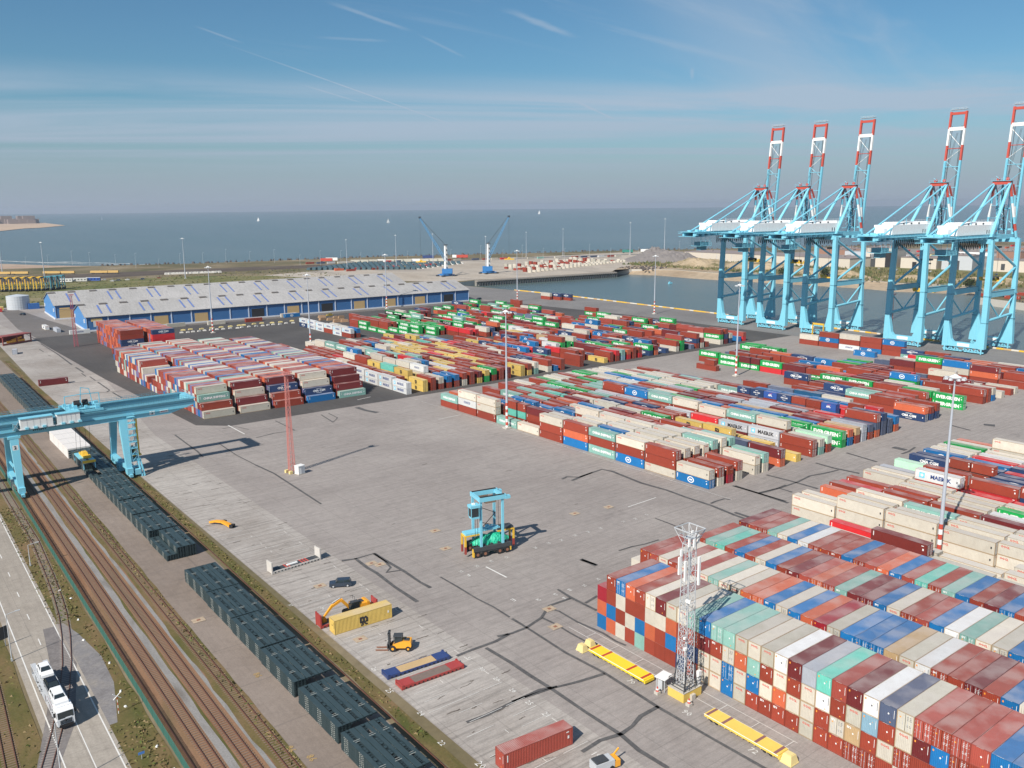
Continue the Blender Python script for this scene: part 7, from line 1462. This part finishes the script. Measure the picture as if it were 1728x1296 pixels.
tag(sb.build('scrub', [base_mat('scrub_green', (.08, .10, .03), .9), base_mat('scrub_dry', (.17, .15, .07), .9)]), 'low scrub scattered over the dunes and the field', 'scrub', kind='stuff')
# right hand pier with red boxes, sailing boats, far town
g = MB(); [g.tube((644+k*5, 186+k*4.2, -8), (644+k*5, 186+k*4.2, 1), .6, 6) for k in range(10)]; tag(g.build('mooring_pile', W_['dark']), 'dark mooring piles in front of the pier at the right edge', 'mooring piles', kind='stuff')
for i, (x, y) in enumerate(((668, 226), (672, 214), (664, 202), (672, 196))): c = dict(ax='Y', x=x, y=y, z=.1+2.6*(i % 2), L=12.192, H=2.6, code='r', tint=1.0, flip=False, var=0); make_container(c, 'brick red container, %s on the pier at the right edge' % OR[i], 'containers on the small pier')
def boat(px, py, lab, s=1):
    g_ = G(px, py, WZ); e = empty('sailing_boat', (g_.x, g_.y, WZ), rnd.uniform(0, 3), lab, 'boat'); g = MB(); g.side([(-6*s, 1.2*s), (-5*s, -.3), (4.5*s, -.3), (7*s, 1.6*s)], -1.6*s, 1.6*s); g.build('hull', WH, e); g = MB(); g.tube((0, 0, 1), (0, 0, 17*s), .2, 5); g.side([(.4, 2.4*s), (.3, 16.5*s), (-5.5*s, 2.6*s)], -.08, .08); g.side([(.8, 2*s), (.5, 14*s), (5.8*s, 2*s)], -.08, .08); g.build('sail', WH, e)
boat(655, 376, 'tiny white sailing boat in the middle of the sea left of the harbour cranes', 1.6); boat(436, 373, 'tiny sailing boat, second from left on the horizon', 1.6); boat(910, 361, 'tiny sailing boat close to the horizon above the basin', 2.6); boat(172, 371, 'faint sailing boat close to the horizon at the left', 1.8)
g = MB(); g.box(0, 0, .8, 5, 1.8, 1.6); g.box(-1, 0, 2, 1.6, 1.2, 1.2); o = g.build('work_boat', CR, None, tuple(G(1131, 479, WZ))); tag(o, 'tiny turquoise boat afloat in the harbour basin', 'boat')
tw = MB()
for i in range(70):
    f = rnd.random(); g_ = G(-30+88*f, 376.5-f*1.2+rnd.uniform(-.6, .6)); tw.box(g_.x, g_.y, 8, rnd.uniform(25, 70), rnd.uniform(25, 70), rnd.uniform(14, 40) if rnd.random() < .85 else 75, 0)
tag(tw.build('far_town', paint('town_grey', (.25, .20, .18), .9)), 'hazy town skyline on the coast at the far left', 'town', kind='stuff')
# ------------------------------------------------------------------ haze: the air over the whole place
hb = MB(); hb.b2(-26500, -26500, -10.5, 26500, 26500, 134.5); hm = bpy.data.materials.new('haze_air'); hm.use_nodes = True; hn = hm.node_tree; hn.nodes.clear(); ho = hn.nodes.new('ShaderNodeOutputMaterial'); hv = hn.nodes.new('ShaderNodeVolumePrincipled')
hv.inputs['Color'].default_value = (.80, .88, 1.0, 1); hv.inputs['Density'].default_value = HAZE; hv.inputs['Anisotropy'].default_value = .25; hn.links.new(hv.outputs[0], ho.inputs['Volume'])
o = hb.build('haze', hm); tag(o, 'thin pale blue haze over the whole harbour and the sea', 'haze', kind='stuff')
